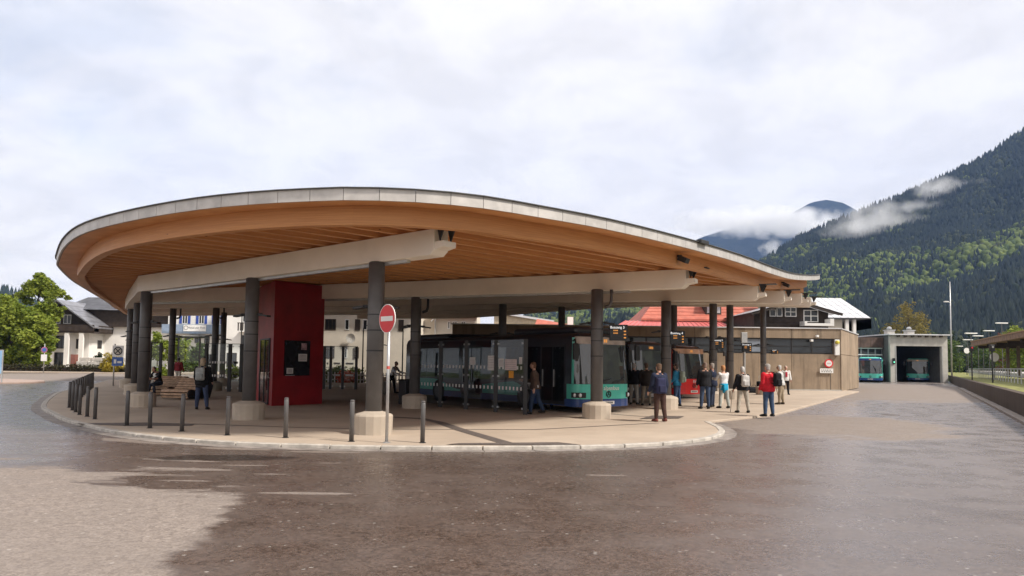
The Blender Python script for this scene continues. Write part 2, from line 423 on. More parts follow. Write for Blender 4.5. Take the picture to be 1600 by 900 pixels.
# ------------------------------------------------------------------ mesh helpers
class MB:
    def __init__(self): self.v = []; self.f = []; self.m = []

    def add(self, vs_, fs, mi=0, M=None):
        o = len(self.v)
        for p in vs_:
            self.v.append(tuple(M @ Vector(p)) if M is not None else tuple(p))
        for f in fs:
            self.f.append(tuple(i + o for i in f)); self.m.append(mi)
        return self

    def box(self, x0, x1, y0, y1, z0, z1, mi=0, M=None):
        return self.add([(x0, y0, z0), (x1, y0, z0), (x1, y1, z0), (x0, y1, z0), (x0, y0, z1), (x1, y0, z1), (x1, y1, z1), (x0, y1, z1)],
                        [(0, 3, 2, 1), (4, 5, 6, 7), (0, 1, 5, 4), (1, 2, 6, 5), (2, 3, 7, 6), (3, 0, 4, 7)], mi, M)

    def bar(self, p, q, w, h, mi=0, up=Vector((0, 0, 1))):
        """box of width w and height h centred on the segment p-q"""
        p, q = Vector(p), Vector(q); d = (q - p).normalized()
        s = d.cross(up)
        s = s.normalized() if s.length > 1e-5 else Vector((1, 0, 0))
        u = s.cross(d)
        c = []
        for e in (p, q):
            for a, b_ in ((-1, -1), (1, -1), (1, 1), (-1, 1)): c.append(e + s * (w / 2 * a) + u * (h / 2 * b_))
        return self.add(c, [(3, 2, 1, 0), (4, 5, 6, 7), (0, 1, 5, 4), (1, 2, 6, 5), (2, 3, 7, 6), (3, 0, 4, 7)], mi)

    def tube(self, pts, rad, n=8, mi=0, cap=True):
        pts = [Vector(p) for p in pts]
        if isinstance(rad, (int, float)): rad = [rad] * len(pts)
        vs_, fs = [], []
        ref = None
        for i, p in enumerate(pts):
            d = (pts[min(i + 1, len(pts) - 1)] - pts[max(i - 1, 0)]).normalized()
            if ref is None:
                ref = Vector((0, 0, 1)) if abs(d.z) < 0.9 else Vector((1, 0, 0))
            s = d.cross(ref)
            if s.length < 1e-4: s = d.cross(Vector((0.3, 1, 0.2)))
            s.normalize(); t = s.cross(d); ref = t.cross(s) if False else ref
            for k in range(n):
                a = 2 * math.pi * k / n
                vs_.append(p + (s * math.cos(a) + t * math.sin(a)) * rad[i])
        for i in range(len(pts) - 1):
            for k in range(n):
                fs.append((i * n + k, i * n + (k + 1) % n, (i + 1) * n + (k + 1) % n, (i + 1) * n + k))
        if cap:
            fs.append(tuple(range(n - 1, -1, -1))); fs.append(tuple(range((len(pts) - 1) * n, len(pts) * n)))
        return self.add(vs_, fs, mi)

    def lathe(self, prof, n=16, mi=0, c=(0, 0, 0), rx=1.0, ry=1.0):
        vs_, fs = [], []
        for r, z in prof:
            for k in range(n):
                a = 2 * math.pi * (k + 0.5) / n
                vs_.append((c[0] + r * math.cos(a) * rx, c[1] + r * math.sin(a) * ry, c[2] + z))
        for i in range(len(prof) - 1):
            for k in range(n):
                fs.append((i * n + k, i * n + (k + 1) % n, (i + 1) * n + (k + 1) % n, (i + 1) * n + k))
        fs.append(tuple(range(n - 1, -1, -1))); fs.append(tuple(range((len(prof) - 1) * n, len(prof) * n)))
        return self.add(vs_, fs, mi)

    def ball(self, c, rx, ry, rz, n=12, m=8, mi=0):
        prof = [(math.sin(math.pi * i / m), -math.cos(math.pi * i / m)) for i in range(m + 1)]
        vs_, fs = [], []
        for i, (r, z) in enumerate(prof):
            r = max(r, 0.02)
            for k in range(n):
                a = 2 * math.pi * k / n
                vs_.append((c[0] + rx * r * math.cos(a), c[1] + ry * r * math.sin(a), c[2] + rz * z))
        for i in range(m):
            for k in range(n):
                fs.append((i * n + k, i * n + (k + 1) % n, (i + 1) * n + (k + 1) % n, (i + 1) * n + k))
        fs.append(tuple(range(n - 1, -1, -1))); fs.append(tuple(range(m * n, m * n + n)))
        return self.add(vs_, fs, mi)

    def prism(self, poly, z0, z1, mi=0):
        n = len(poly)
        vs_ = [(p[0], p[1], z0) for p in poly] + [(p[0], p[1], z1) for p in poly]
        fs = [tuple(range(n - 1, -1, -1)), tuple(range(n, 2 * n))] + [(i, (i + 1) % n, n + (i + 1) % n, n + i) for i in range(n)]
        return self.add(vs_, fs, mi)

    def mesh(self, name, mats, smooth=False):
        me = bpy.data.meshes.new(name)
        me.from_pydata(self.v, [], self.f)
        for m in (mats if isinstance(mats, (list, tuple)) else [mats]): me.materials.append(m)
        if any(self.m): me.polygons.foreach_set("material_index", self.m)
        if smooth: me.polygons.foreach_set("use_smooth", [True] * len(self.f))
        if not isinstance(mats, (list, tuple)) and mats in (M_GLASS, M_GLASSC, M_BUSGL, M_WSCR, M_WINGL):
            bm = bmesh.new(); bm.from_mesh(me); bmesh.ops.recalc_face_normals(bm, faces=bm.faces); bm.to_mesh(me); bm.free()
        me.update()
        return me

    def build(self, name, mats, parent=None, smooth=False, world=False, bevel=0.0, seg=2):
        return link(name, self.mesh(name, mats, smooth), parent, world, bevel, seg)


def wmat(o):
    return (wmat(o.parent) @ o.matrix_parent_inverse if o.parent else Matrix()) @ o.matrix_basis


def link(name, data, parent=None, world=False, bevel=0.0, seg=2):
    o = bpy.data.objects.new(name, data)
    COL.objects.link(o)
    if parent is not None:
        o.parent = parent
        if world: o.matrix_parent_inverse = wmat(parent).inverted()
    if bevel > 0:
        md = o.modifiers.new("bevel", 'BEVEL'); md.width = bevel; md.segments = seg; md.limit_method = 'ANGLE'; md.angle_limit = R(35)
    return o


def tag(o, label, cat, group=None):
    o["label"] = label; o["category"] = cat
    if group: o["group"] = group
    return o


def thing(name, label, cat, loc=(0, 0, 0), rz=0.0, group=None):
    o = bpy.data.objects.new(name, None); COL.objects.link(o)
    o.empty_display_size = 0.3
    o.location = loc; o.rotation_euler = (0, 0, rz)
    return tag(o, label, cat, group)


def struct(o): o["kind"] = "structure"; return o


def stuff(o): o["kind"] = "stuff"; return o


KIDS = {}


def children(o): return [c for c in COL.objects if c.parent == o]


def copy_tree(o, parent=None):
    c = o.copy(); COL.objects.link(c)
    if parent is not None: c.parent = parent
    for ch in children(o): copy_tree(ch, c)
    return c


def text_mesh(body, size, mats, extrude=0.004, align='CENTER'):
    cu = bpy.data.curves.new("lettering", 'FONT')
    cu.body = body; cu.size = size; cu.extrude = extrude; cu.align_x = align; cu.align_y = 'CENTER'; cu.resolution_u = 2
    o = bpy.data.objects.new("lettering_tmp", cu); COL.objects.link(o)
    dg = bpy.context.evaluated_depsgraph_get()
    me = bpy.data.meshes.new_from_object(o.evaluated_get(dg))
    bpy.data.objects.remove(o)
    me.name = "lettering"; me.materials.clear(); me.materials.append(mats)
    return me


def face_to(o, pos, normal, M=None):
    """stand a flat xy mesh upright at pos looking along normal"""
    n = Vector(normal).normalized(); r = Vector((0, 0, 1)).cross(n).normalized(); u = n.cross(r)
    o.matrix_basis = Matrix(((r.x, u.x, n.x, pos[0]), (r.y, u.y, n.y, pos[1]), (r.z, u.z, n.z, pos[2]), (0, 0, 0, 1)))


def catmull(pts, step):
    out = []
    n = len(pts)
    for i in range(n - 1):
        p0, p1, p2, p3 = pts[max(i - 1, 0)], pts[i], pts[i + 1], pts[min(i + 2, n - 1)]
        k = 12
        for j in range(k):
            t = j / k
            out.append(0.5 * ((2 * p1) + (p2 - p0) * t + (2 * p0 - 5 * p1 + 4 * p2 - p3) * t * t + (3 * p1 - p0 - 3 * p2 + p3) * t ** 3))
    out.append(pts[-1].copy())
    res = [out[0]]; acc = 0.0
    for a, b_ in zip(out, out[1:]):
        d = (b_ - a).length
        while acc + d >= step:
            t = (step - acc) / d; a = a.lerp(b_, t); res.append(a.copy()); d = (b_ - a).length; acc = 0.0
        acc += d
    if (res[-1] - out[-1]).length > step * 0.4: res.append(out[-1])
    return res


def fuse(mb, voxel, it=4):
    """weld overlapping lofts into one continuous surface"""
    me = mb.mesh("body_tmp", M_SKIN)
    o = bpy.data.objects.new("body_tmp", me); COL.objects.link(o)
    md = o.modifiers.new("remesh", 'REMESH'); md.mode = 'VOXEL'; md.voxel_size = voxel; md.use_smooth_shade = True
    sm = o.modifiers.new("smooth", 'SMOOTH'); sm.iterations = it; sm.factor = 0.5
    dg = bpy.context.evaluated_depsgraph_get()
    res = bpy.data.meshes.new_from_object(o.evaluated_get(dg))
    bpy.data.objects.remove(o)
    res.polygons.foreach_set("use_smooth", [True] * len(res.polygons))
    return res


ZP = 0.068        # level of the platform paving

# ------------------------------------------------------------------ ground
g = MB(); g.add([(-2450, -300, -0.06), (2750, -300, -0.06), (2750, 4850, -0.06), (-2450, 4850, -0.06)], [(0, 1, 2, 3)])
struct(g.build("ground", M_GRASS))
g = MB(); g.add([(-95, -40, 0), (75, -40, 0), (75, 100, 0), (-95, 100, 0)], [(0, 1, 2, 3)])
struct(g.build("road", M_ASPH))

kerb_pts = [Vector((x, y, 0)) for x, y in [(-30.5, 56), (-27.2, 48.5), (-24.2, 42), (-21.9, 36.0), (-19.4, 31.2), (-17.2, 27.3), (-15.4, 24.4), (-13.8, 22.3), (-12.0, 20.0), (-9.9, 17.8),
            (-8.6, 16.6), (-7.3, 15.7), (-5.8, 15.02), (-4.37, 14.68), (-2.97, 14.56), (-1.23, 14.62), (0.29, 14.83), (2.0, 15.25), (3.4, 15.95),
            (4.45, 16.95), (5.15, 18.1), (5.6, 19.5), (5.78, 20.9), (5.9, 22.2)]]
kerb_line = catmull(kerb_pts, 1.0)
flush = [Vector((x, y, 0)) for x, y in [(9.16, 25.84), (15.55, 36.7), (20.0, 44.5), (24.2, 51.6)]]


def off(line, d):
    res = []
    for i, p in enumerate(line):
        t = (line[min(i + 1, len(line) - 1)] - line[max(i - 1, 0)]); t.z = 0; t.normalize()
        res.append(p + Vector((-t.y, t.x, 0)) * d)
    return res


inner = off(kerb_line, 0.16)
poly = [(p.x, p.y) for p in inner] + [(p.x, p.y) for p in flush] + [(24.2, 57), (-31, 57)]
g = MB(); g.prism(poly, -0.02, ZP)
platform = struct(g.build("platform_pavement", M_PAVE, bevel=0.02))
# kerb stones, one by one, with open joints
k_out = kerb_line
for i in range(len(kerb_line) - 1):
    a, b_ = kerb_line[i], kerb_line[i + 1]; c, d = inner[i], inner[i + 1]
    e = (b_ - a) * 0.012; f_ = (d - c) * 0.012
    q = [a + e, b_ - e, d - f_, c + f_]
    m = MB(); m.prism([(p.x, p.y) for p in q], -0.02, ZP + 0.006 + random.uniform(-0.003, 0.003))
    m.build("kerb_stone", M_KERB, platform, world=True, bevel=0.012, seg=1)
# gutter of flat setts along the kerb
gi, go = off(kerb_line, -0.01), off(kerb_line, -0.30)
for i in range(len(kerb_line) - 1):
    m = MB(); q = [go[i].lerp(go[i + 1], 0.012), go[i + 1], gi[i + 1], gi[i].lerp(gi[i + 1], 0.012)]
    m.prism([(p.x, p.y) for p in q], -0.02, 0.008)
    m.build("gutter_slab", mat("gutter_concrete", (0.25, 0.22, 0.20), 0.7, var=0.3, scale=3), platform, world=True)
# drain channels and tactile strip


def sheet(name, pts, z, m):
    q = MB(); q.add([(p[0], p[1], z) for p in pts], [tuple(range(len(pts)))]); return struct(q.build(name, m))


def strip(name, line, w, z, m):
    a = off([Vector((p[0], p[1], 0)) for p in line], w / 2); b_ = off([Vector((p[0], p[1], 0)) for p in line], -w / 2)
    q = MB()
    for i in range(len(line) - 1):
        q.add([(a[i].x, a[i].y, z), (b_[i].x, b_[i].y, z), (b_[i + 1].x, b_[i + 1].y, z), (a[i + 1].x, a[i + 1].y, z)], [(3, 2, 1, 0)])
    return struct(q.build(name, m))


strip("drain_channel", [(-10.9, 18.75), (-9.4, 19.2), (-7.6, 18.9), (-5.4, 18.4), (-3.2, 18.2), (0.6, 18.6), (4.2, 21.2)], 0.13, ZP + 0.004, M_DRAIN)
sheet("drain_channel", [(-10.9, 18.55), (-9.3, 18.2), (-7.9, 18.45), (-8.0, 18.85), (-9.4, 19.15), (-10.7, 18.85)], ZP + 0.006, M_DRAIN)
strip("drain_channel", [(-4.6, 22.6), (-2.6, 21.7), (-1.95, 20.4), (-1.2, 18.2), (-0.05, 15.3)], 0.30, ZP + 0.008, M_DRAIN)
sheet("tactile_paving", [(-1.3, 14.92), (0.25, 15.02), (1.45, 15.2), (1.0, 15.62), (-1.05, 15.22)], ZP + 0.012, M_DRAIN)
sheet("tactile_paving", [(3.9, 22.6), (5.2, 23.0), (5.6, 24.0), (4.6, 24.2)], ZP + 0.012, M_DRAIN)
strip("drain_channel", [(3.1, 25.0), (4.2, 23.8), (5.4, 23.6)], 0.16, ZP + 0.004, M_DRAIN)
# far pavement on the left with its kerb, and the small traffic island at the left edge
sheetpts = [(-95, 80.0), (-60, 80.6), (-40, 82.5), (-33, 84.0), (-33, 99), (-95, 99)]
g = MB(); g.prism(sheetpts, -0.02, 0.12)
far_pav = struct(g.build("pavement", M_PAVE))
g = MB(); g.prism([(-45, 50), (-38.5, 47.2), (-33.5, 46.0), (-31.6, 47.6), (-31.4, 50.0), (-33, 52.4), (-38, 55), (-46, 58)], -0.02, 0.11)
struct(g.build("traffic_island", mat("island_paving", (0.36, 0.27, 0.23), 0.8), bevel=0.03))
# kerb at the lower right corner of the picture
kp = [Vector(p) for p in [(2.6, 5.56, 0), (3.75, 5.98, 0), (5.2, 6.40, 0), (7.2, 6.75, 0), (9.5, 6.9, 0)]]
kl = catmull(kp, 1.0); ki = off(kl, -0.16)
g = MB(); g.prism([(p.x, p.y) for p in ki] + [(9.5, 3.0), (2.6, 3.0)], -0.02, 0.05)
corner_pav = struct(g.build("pavement", M_PAVE))
for i in range(len(kl) - 1):
    m = MB(); m.prism([(p.x, p.y) for p in (kl[i].lerp(kl[i + 1], .012), kl[i + 1], ki[i + 1], ki[i].lerp(ki[i + 1], .012))], -0.02, 0.055)
    m.build("kerb_stone", M_KERB, corner_pav, world=True, bevel=0.012, seg=1)
# faded markings and a manhole on the road
for a in [(1.9, 11.2)]:
    m = MB(); m.lathe([(0.31, 0.0), (0.31, 0.006), (0.25, 0.006), (0.25, 0.004), (0.0, 0.004)], 24, c=(a[0] + 12, a[1] + 16, 0))
    tag(m.build("manhole_cover", M_DRAIN), "round dark manhole cover in the wet asphalt right of the people", "manhole cover")

# ------------------------------------------------------------------ the bus station canopy
BH = 0.56        # depth of the white main beams


def sstep(x): x = min(1.0, max(0.0, x)); return x * x * (3 - 2 * x)


def zb(x, y):
    """underside of the white main beams: level in front, rising towards the back, more so on the right"""
    t = y - 26.0
    t = t if t > 3 else (0.0 if t < -3 else (t + 3) ** 2 / 12)
    return 4.02 + (0.032 + 0.036 * sstep((x + 5) / 15)) * t


E_UP = 0.82      # fascia bottom above beam underside


def edge_hit(px, py):
    d = ray(px, py)
    Y = 8.0
    while Y < 60:
        p = Vector((0, 0, EYE)) + d * (Y / d.y)
        if p.z > zb(p.x, p.y) + E_UP: break
        Y += 0.02
    return p


edge_px = [(165, 471), (130, 450), (110, 437), (90, 417), (89, 408), (100, 385), (130, 364), (200, 345), (300, 328), (400, 318), (500, 313), (560, 312),
           (650, 315), (750, 324), (850, 340), (950, 358), (1050, 381), (1120, 399.5)]
E = [edge_hit(*p) for p in edge_px]
_e1, _e0 = edge_hit(186, 484.5), E[0]
_e2 = _e1 + (_e1 - _e0) * 0.9; _e2.x += 1.2; _e2.z = zb(_e2.x, _e2.y) + E_UP - 0.15
E = [_e2, _e1] + E
E += [P(1165, 413, 22.8), P(1205, 427, 25.6), P(1235, 435.5, 29.0), P(1258, 437.5, 32.6), P(1275, 437.2, 35.6), P(1281, 435.6, 37.8), P(1271, 436.2, 41.0), P(1250, 437.5, 45.5)]
E += [Vector((14.0, 54.0, E[-1].z + 0.1)), Vector((4, 59.0, zb(4, 59) + E_UP)), Vector((-14, 61.5, zb(-14, 61) + E_UP)), _e2.copy()]
edge = catmull(E, 0.7)[:-1]
NE = len(edge)


def off_closed(line, d):
    res = []; n = len(line)
    for i, p in enumerate(line):
        t = line[(i + 1) % n] - line[i - 1]; t.z = 0; t.normalize()
        res.append(p + Vector((-t.y, t.x, 0)) * d)
    return res


ring_o = off_closed(edge, 0.62)
ring_i = off_closed(edge, 0.84)
canopy = thing("bus_station_canopy", "huge curved timber bus station roof with zinc edge on dark steel columns", "station roof", (0, 20, ZP))
# fascia panels
for i in range(NE):
    a, b_ = edge[i], edge[(i + 1) % NE]
    t = (b_ - a).normalized(); nrm = Vector((t.y, -t.x, 0)).normalized()
    a2, b2 = a + t * 0.006, b_ - t * 0.006
    h = 0.225
    m = MB()
    q = [a2, b2, b2 - nrm * 0.04, a2 - nrm * 0.04]
    m.add([p + Vector((0, 0, -0.008)) for p in q] + [p + Vector((0, 0, h)) for p in q],
          [(3, 2, 1, 0), (4, 5, 6, 7), (0, 1, 5, 4), (1, 2, 6, 5), (2, 3, 7, 6), (3, 0, 4, 7)])
    m.build("fascia_panel", M_ZINC, canopy, world=True)
m = MB()
for i in range(NE):
    a, b_ = edge[i], edge[(i + 1) % NE]
    t = (b_ - a).normalized(); nrm = Vector((t.y, -t.x, 0)).normalized()
    m.bar(a + nrm * 0.0 + Vector((0, 0, 0.237)), b_ + nrm * 0.0 + Vector((0, 0, 0.237)), 0.10, 0.018)
    m.bar(a - nrm * 0.06 + Vector((0, 0, 0.11)), b_ - nrm * 0.06 + Vector((0, 0, 0.11)), 0.02, 0.22)
m.build("coping", M_ZINCD, canopy, world=True)
# wooden overhang and the bent glulam ring
m = MB(); r_ = MB()
for i in range(NE):
    j = (i + 1) % NE
    up = Vector((0, 0, 0.0))
    a, b_, c, d = edge[i] + up, edge[j] + up, ring_i[j] + up, ring_i[i] + up
    for q in (a, b_, c, d): pass
    m.add([a, b_, c + Vector((0, 0, 0.02)), d + Vector((0, 0, 0.02))], [(0, 3, 2, 1)])
    dz = Vector((0, 0, -0.37)); t0 = Vector((0, 0, 0.135))
    r_.add([ring_o[i] + t0, ring_o[j] + t0, ring_o[j] + dz, ring_o[i] + dz, ring_i[i] + t0, ring_i[j] + t0, ring_i[j] + dz, ring_i[i] + dz],
           [(0, 3, 2, 1), (4, 5, 6, 7), (2, 3, 7, 6)])
m.build("overhang_soffit", M_GLU, canopy, world=True, smooth=True)
r_.build("ring_beam", M_GLU, canopy, world=True, bevel=0.0)


# roof deck: boards below, sheet above
def deck_z(x, y, line, add):
    i = min(range(len(line)), key=lambda k: (line[k].x - x) ** 2 + (line[k].y - y) ** 2)
    d = math.hypot(line[i].x - x, line[i].y - y); w = sstep(1 - d / 4.0)
    return (zb(x, y) + E_UP) * (1 - w) + line[i].z * w + add


def inside(x, y, poly):
    c = False; n = len(poly); j = n - 1
    for i in range(n):
        xi, yi, xj, yj = poly[i][0], poly[i][1], poly[j][0], poly[j][1]
        if (yi > y) != (yj > y) and x < (xj - xi) * (y - yi) / (yj - yi) + xi: c = not c
        j = i
    return c


ring2d = [(p.x, p.y) for p in ring_i]
dpts = [Vector((p.x, p.y)) for p in ring_o]
nr = len(dpts)
for gx in np.arange(-30, 20, 2.0):
    for gy in np.arange(13, 62, 2.0):
        if inside(gx, gy, ring2d): dpts.append(Vector((gx, gy)))
vo_, ed_, fo_, *_rest = delaunay_2d_cdt(dpts, [(i, (i + 1) % nr) for i in range(nr)], [list(range(nr))], 1, 1e-5)
m = MB()
m.add([(p.x, p.y, deck_z(p.x, p.y, ring_o, 0.13)) for p in vo_], [tuple(f) for f in fo_])
m.build("deck_boards", M_DECK, canopy, world=True)
dpts = [Vector((p.x, p.y)) for p in off_closed(edge, 0.05)] + dpts[nr:]
nr = len(edge)
vo_, ed_, fo_, *_rest = delaunay_2d_cdt(dpts, [(i, (i + 1) % nr) for i in range(nr)], [list(range(nr))], 1, 1e-5)
m = MB()
m.add([(p.x, p.y, deck_z(p.x, p.y, edge, 0.20)) for p in vo_], [tuple(f) for f in fo_])
m.build("roof_sheet", M_ZINC, canopy, world=True)

# joists: parallel timbers on top of the main beams, clipped by the ring
jd = Vector((math.cos(R(43.5)), math.sin(R(43.5)))); jn = Vector((-jd.y, jd.x))
c0 = Vector((-5, 34))
k = -46
while k < 46:
    o0 = c0 + jn * (k * 0.68)
    hits = []
    n = len(ring2d)
    for i in range(n):
        a = Vector(ring2d[i]); b_ = Vector(ring2d[(i + 1) % n])
        sa, sb = (a - o0).dot(jn), (b_ - o0).dot(jn)
        if (sa > 0) != (sb > 0):
            p = a.lerp(b_, sa / (sa - sb)); hits.append((p - o0).dot(jd))
    hits.sort()
    for h0, h1 in zip(hits[0::2], hits[1::2]):
        if h1 - h0 < 0.8: continue
        ns = max(1, int((h1 - h0) / 6))
        m = MB()
        for s_ in range(ns):
            p = o0 + jd * (h0 + (h1 - h0) * s_ / ns); q = o0 + jd * (h0 + (h1 - h0) * (s_ + 1) / ns)
            m.bar((p.x, p.y, zb(p.x, p.y) + BH + 0.195), (q.x, q.y, zb(q.x, q.y) + BH + 0.195), 0.13, 0.37)
        m.build("joist", M_GLU, canopy, world=True)
    k += 1

# main beams (left end, right end) and their columns
beam_lines = [((-12.95, 25.85), (-1.55, 15.85), [(-12.68, 25.56), (-7.32, 20.76), (-3.15, 17.06)]),
              ((-17.5, 34.0), (5.25, 22.05), [(-17.2, 33.9), (-3.46, 26.6), (2.62, 22.73)]),
              ((-21.9, 42.1), (9.0, 26.9), [(-21.7, 42.0), (-18.6, 40.5), (-15.6, 38.9), (-0.4, 31.6), (5.84, 27.95)]),
              ((-25.6, 50.2), (11.7, 31.6), [(-25.6, 50.0), (-18.1, 46.4), (2.45, 36.4), (9.0, 33.0)]),
              ((-28.3, 57.0), (13.9, 35.3), [(-28.0, 56.8), (8.4, 38.3), (10.9, 36.9)]),
              ((-12.0, 57.8), (17.0, 41.9), [(-10.0, 56.8), (14.7, 43.2)])]
for p, q, cols in beam_lines:
    p, q = Vector(p), Vector(q); d = (q - p).normalized(); s = Vector((-d.y, d.x)) * 0.21
    n = max(6, int((q - p).length / 2.5))
    m = MB(); ring_v = []
    for i in range(n + 1):
        c = p.lerp(q, i / n); z = zb(c.x, c.y)
        lo = z + (0.0 if i < n else 0.10)
        if i == n:
            c1 = c - d * 0.14; ring_v.append([(c1.x + s.x, c1.y + s.y, z), (c1.x - s.x, c1.y - s.y, z), (c1.x - s.x, c1.y - s.y, z + BH), (c1.x + s.x, c1.y + s.y, z + BH)])
        ring_v.append([(c.x + s.x, c.y + s.y, lo), (c.x - s.x, c.y - s.y, lo), (c.x - s.x, c.y - s.y, z + BH), (c.x + s.x, c.y + s.y, z + BH)])
    vs_ = [v for r0 in ring_v for v in r0]; fs = [(0, 1, 2, 3)]
    for i in range(len(ring_v) - 1):
        for k2 in range(4): fs.append((4 * i + k2, 4 * i + 4 + k2, 4 * i + 4 + (k2 + 1) % 4, 4 * i + (k2 + 1) % 4))
    L4 = 4 * (len(ring_v) - 1); fs.append((L4 + 3, L4 + 2, L4 + 1, L4))
    m.add(vs_, fs)
    beam = m.build("main_beam", M_BEAM, canopy, world=True, bevel=0.012)
    # end: stepped white cheek and the dark triangular hanger up to the ring
    zq = zb(q.x, q.y)
    d3 = Vector((d.x, d.y, 0)); s3 = Vector((s.x, s.y, 0)); q3 = Vector((q.x, q.y, 0))
    m = MB()
    a0, a1 = q3 - d3 * 0.02, q3 + d3 * 0.26
    m.add([a0 - s3 * .9 + Vector((0, 0, zq + .11)), a1 - s3 * .9 + Vector((0, 0, zq + .16)), a1 + s3 * .9 + Vector((0, 0, zq + .16)), a0 + s3 * .9 + Vector((0, 0, zq + .11)),
           a0 - s3 * .9 + Vector((0, 0, zq + .28)), a1 - s3 * .9 + Vector((0, 0, zq + .28)), a1 + s3 * .9 + Vector((0, 0, zq + .28)), a0 + s3 * .9 + Vector((0, 0, zq + .28))],
          [(0, 3, 2, 1), (4, 5, 6, 7), (0, 1, 5, 4), (1, 2, 6, 5), (2, 3, 7, 6)])
    m.build("end_cheek", M_BEAM, beam, world=True)
    m = MB()
    for sg in (-0.75, 0.75):
        o3 = q3 + s3 * sg
        tri = [o3 + d3 * 0.13 + Vector((0, 0, zq + .285)), o3 + d3 * 0.27 + Vector((0, 0, zq + .57)), o3 + d3 * 0.05 + Vector((0, 0, zq + .57))]
        w = s3.normalized() * 0.015
        m.add([v - w for v in tri] + [v + w for v in tri], [(0, 1, 2), (5, 4, 3), (0, 3, 4, 1), (1, 4, 5, 2), (2, 5, 3, 0)])
    m.box(-0.05, 0.62, -0.16, 0.16, zq + 0.575, zq + 0.60, M=Matrix.Translation(q3) @ Matrix.Rotation(math.atan2(d.y, d.x), 4, 'Z'))
    m.build("hanger_plate", M_STEELD, beam, world=True)
    if q.y < 25:
        m = MB(); a = p.lerp(q, 0.05); b_ = p.lerp(q, 0.93)
        n2 = 8
        for i in range(n2):
            u, v = a.lerp(b_, i / n2), a.lerp(b_, (i + 1) / n2)
            m.bar((u.x, u.y, zb(u.x, u.y) - 0.035), (v.x, v.y, zb(v.x, v.y) - 0.035), 0.12, 0.07)
        m.build("light_strip", M_GALV, beam, world=True)
    for cx, cy_ in cols:
        z = zb(cx, cy_)
        cr = 0.188 if cy_ < 30 else 0.17
        m = MB(); m.lathe([(cr, ZP + 0.3), (cr, z - 0.02), (cr - 0.03, z + 0.005)], 20, c=(cx, cy_, 0))
        colm = m.build("column", M_STEEL, canopy, world=True, smooth=False)
        for pl in colm.data.polygons: pl.use_smooth = len(pl.vertices) == 4
        m = MB(); m.lathe([(0.435, ZP - 0.02), (0.445, ZP + 0.41), (0.42, ZP + 0.45), (0.20, ZP + 0.52)], 16, c=(cx, cy_, 0))
        m.build("plinth", M_PLINTH, colm, world=True, bevel=0.015)
        m = MB()
        for zz in (1.95, 2.42, 2.78):
            m = MB(); m.lathe([(cr + 0.001, zz), (cr + 0.006, zz), (cr + 0.006, zz + 0.03), (cr + 0.001, zz + 0.03)], 20, c=(cx, cy_, 0))
            m.build("cable_clamp", M_STEELD, colm, world=True)
        # twin floodlights on short arms
        for sg in (-1, 1):
            m = MB(); dv = Vector((math.cos(R(-15)) * sg, math.sin(R(-15)) * sg, 0))
            b0 = Vector((cx, cy_, 3.0)) + dv * 0.19
            m.bar(b0, b0 + dv * 0.14, 0.05, 0.05)
            m.box(0.10, 0.36, -0.09, 0.09, -0.03, 0.02, M=Matrix.Translation(b0 + Vector((0, 0, 0.0))) @ Matrix.Rotation(math.atan2(dv.y, dv.x), 4, 'Z') @ Matrix.Rotation(R(8), 4, 'Y'))
            m.tube([b0 + dv * 0.08 + Vector((0, 0, -0.05)), b0 + dv * 0.08 + Vector((0, 0, 0.03))], 0.055, 8)
            m.build("floodlight", M_STEELD, colm, world=True)
        if (cx, cy_) in ((2.62, 22.73), (-18.6, 40.5), (-15.6, 38.9), (-3.46, 26.6)):
            m = MB(); e0 = Vector((cx + 0.21, cy_ - 0.05, 0))
            m.tube([e0 + Vector((0.02, 0, z - 0.55)), e0 + Vector((0.17, 0, z - 0.50)), e0 + Vector((0.22, 0, z - 0.36)), e0 + Vector((0.22, 0, z))], 0.05, 8)
            m.build("rain_pipe", M_STEEL if cx > 0 else M_STEELD, colm, world=True, smooth=True)
# longitudinal edge beam on the left, over the outer columns
lefts = [Vector(b[0]) for b in beam_lines[:5]]
for a, b_ in zip(lefts, lefts[1:]):
    m = MB(); za, zb_ = zb(a.x, a.y), zb(b_.x, b_.y)
    m.bar((a.x, a.y, za + BH / 2 - 0.003), (b_.x, b_.y, zb_ + BH / 2 - 0.003), 0.36, BH - 0.012)
    m.build("edge_beam", M_BEAM, canopy, world=True, bevel=0.01)
best = min(range(NE), key=lambda i: abs((edge[i].x / edge[i].y) * 1155 + 800 - 1098) + (0 if edge[i].y < 36 else 1e3))
a = edge[best]; t = edge[(best + 1) % NE] - a; t.z = 0
m = MB(); m.box(-0.05, 0.42, -0.12, 0.03, 0.20, 0.30, M=Matrix.Translation(a) @ Matrix.Rotation(math.atan2(t.y, t.x), 4, 'Z'))
m.build("roof_overflow", M_STEELD, canopy, world=True, bevel=0.01)
# small spotlights on the ring
for px_, py_ in ((1068, 404), (1222, 443)):
    best = min(range(NE), key=lambda i: abs((ring_o[i].x / ring_o[i].y) * 1155 + 800 - px_) + (0 if ring_o[i].y < 36 else 1e3))
    a = ring_o[best]; t = edge[best] - a; t.z = 0; t.normalize()
    b0 = a + Vector((0, 0, -0.1))
    m = MB(); m.bar(b0, b0 + t * 0.12, 0.06, 0.06)
    m.box(0.08, 0.34, -0.11, 0.11, -0.09, 0.05, M=Matrix.Translation(b0) @ Matrix.Rotation(math.atan2(t.y, t.x), 4, 'Z') @ Matrix.Rotation(R(25), 4, 'Y'))
    m.build("spotlight", M_STEELD, canopy, world=True)

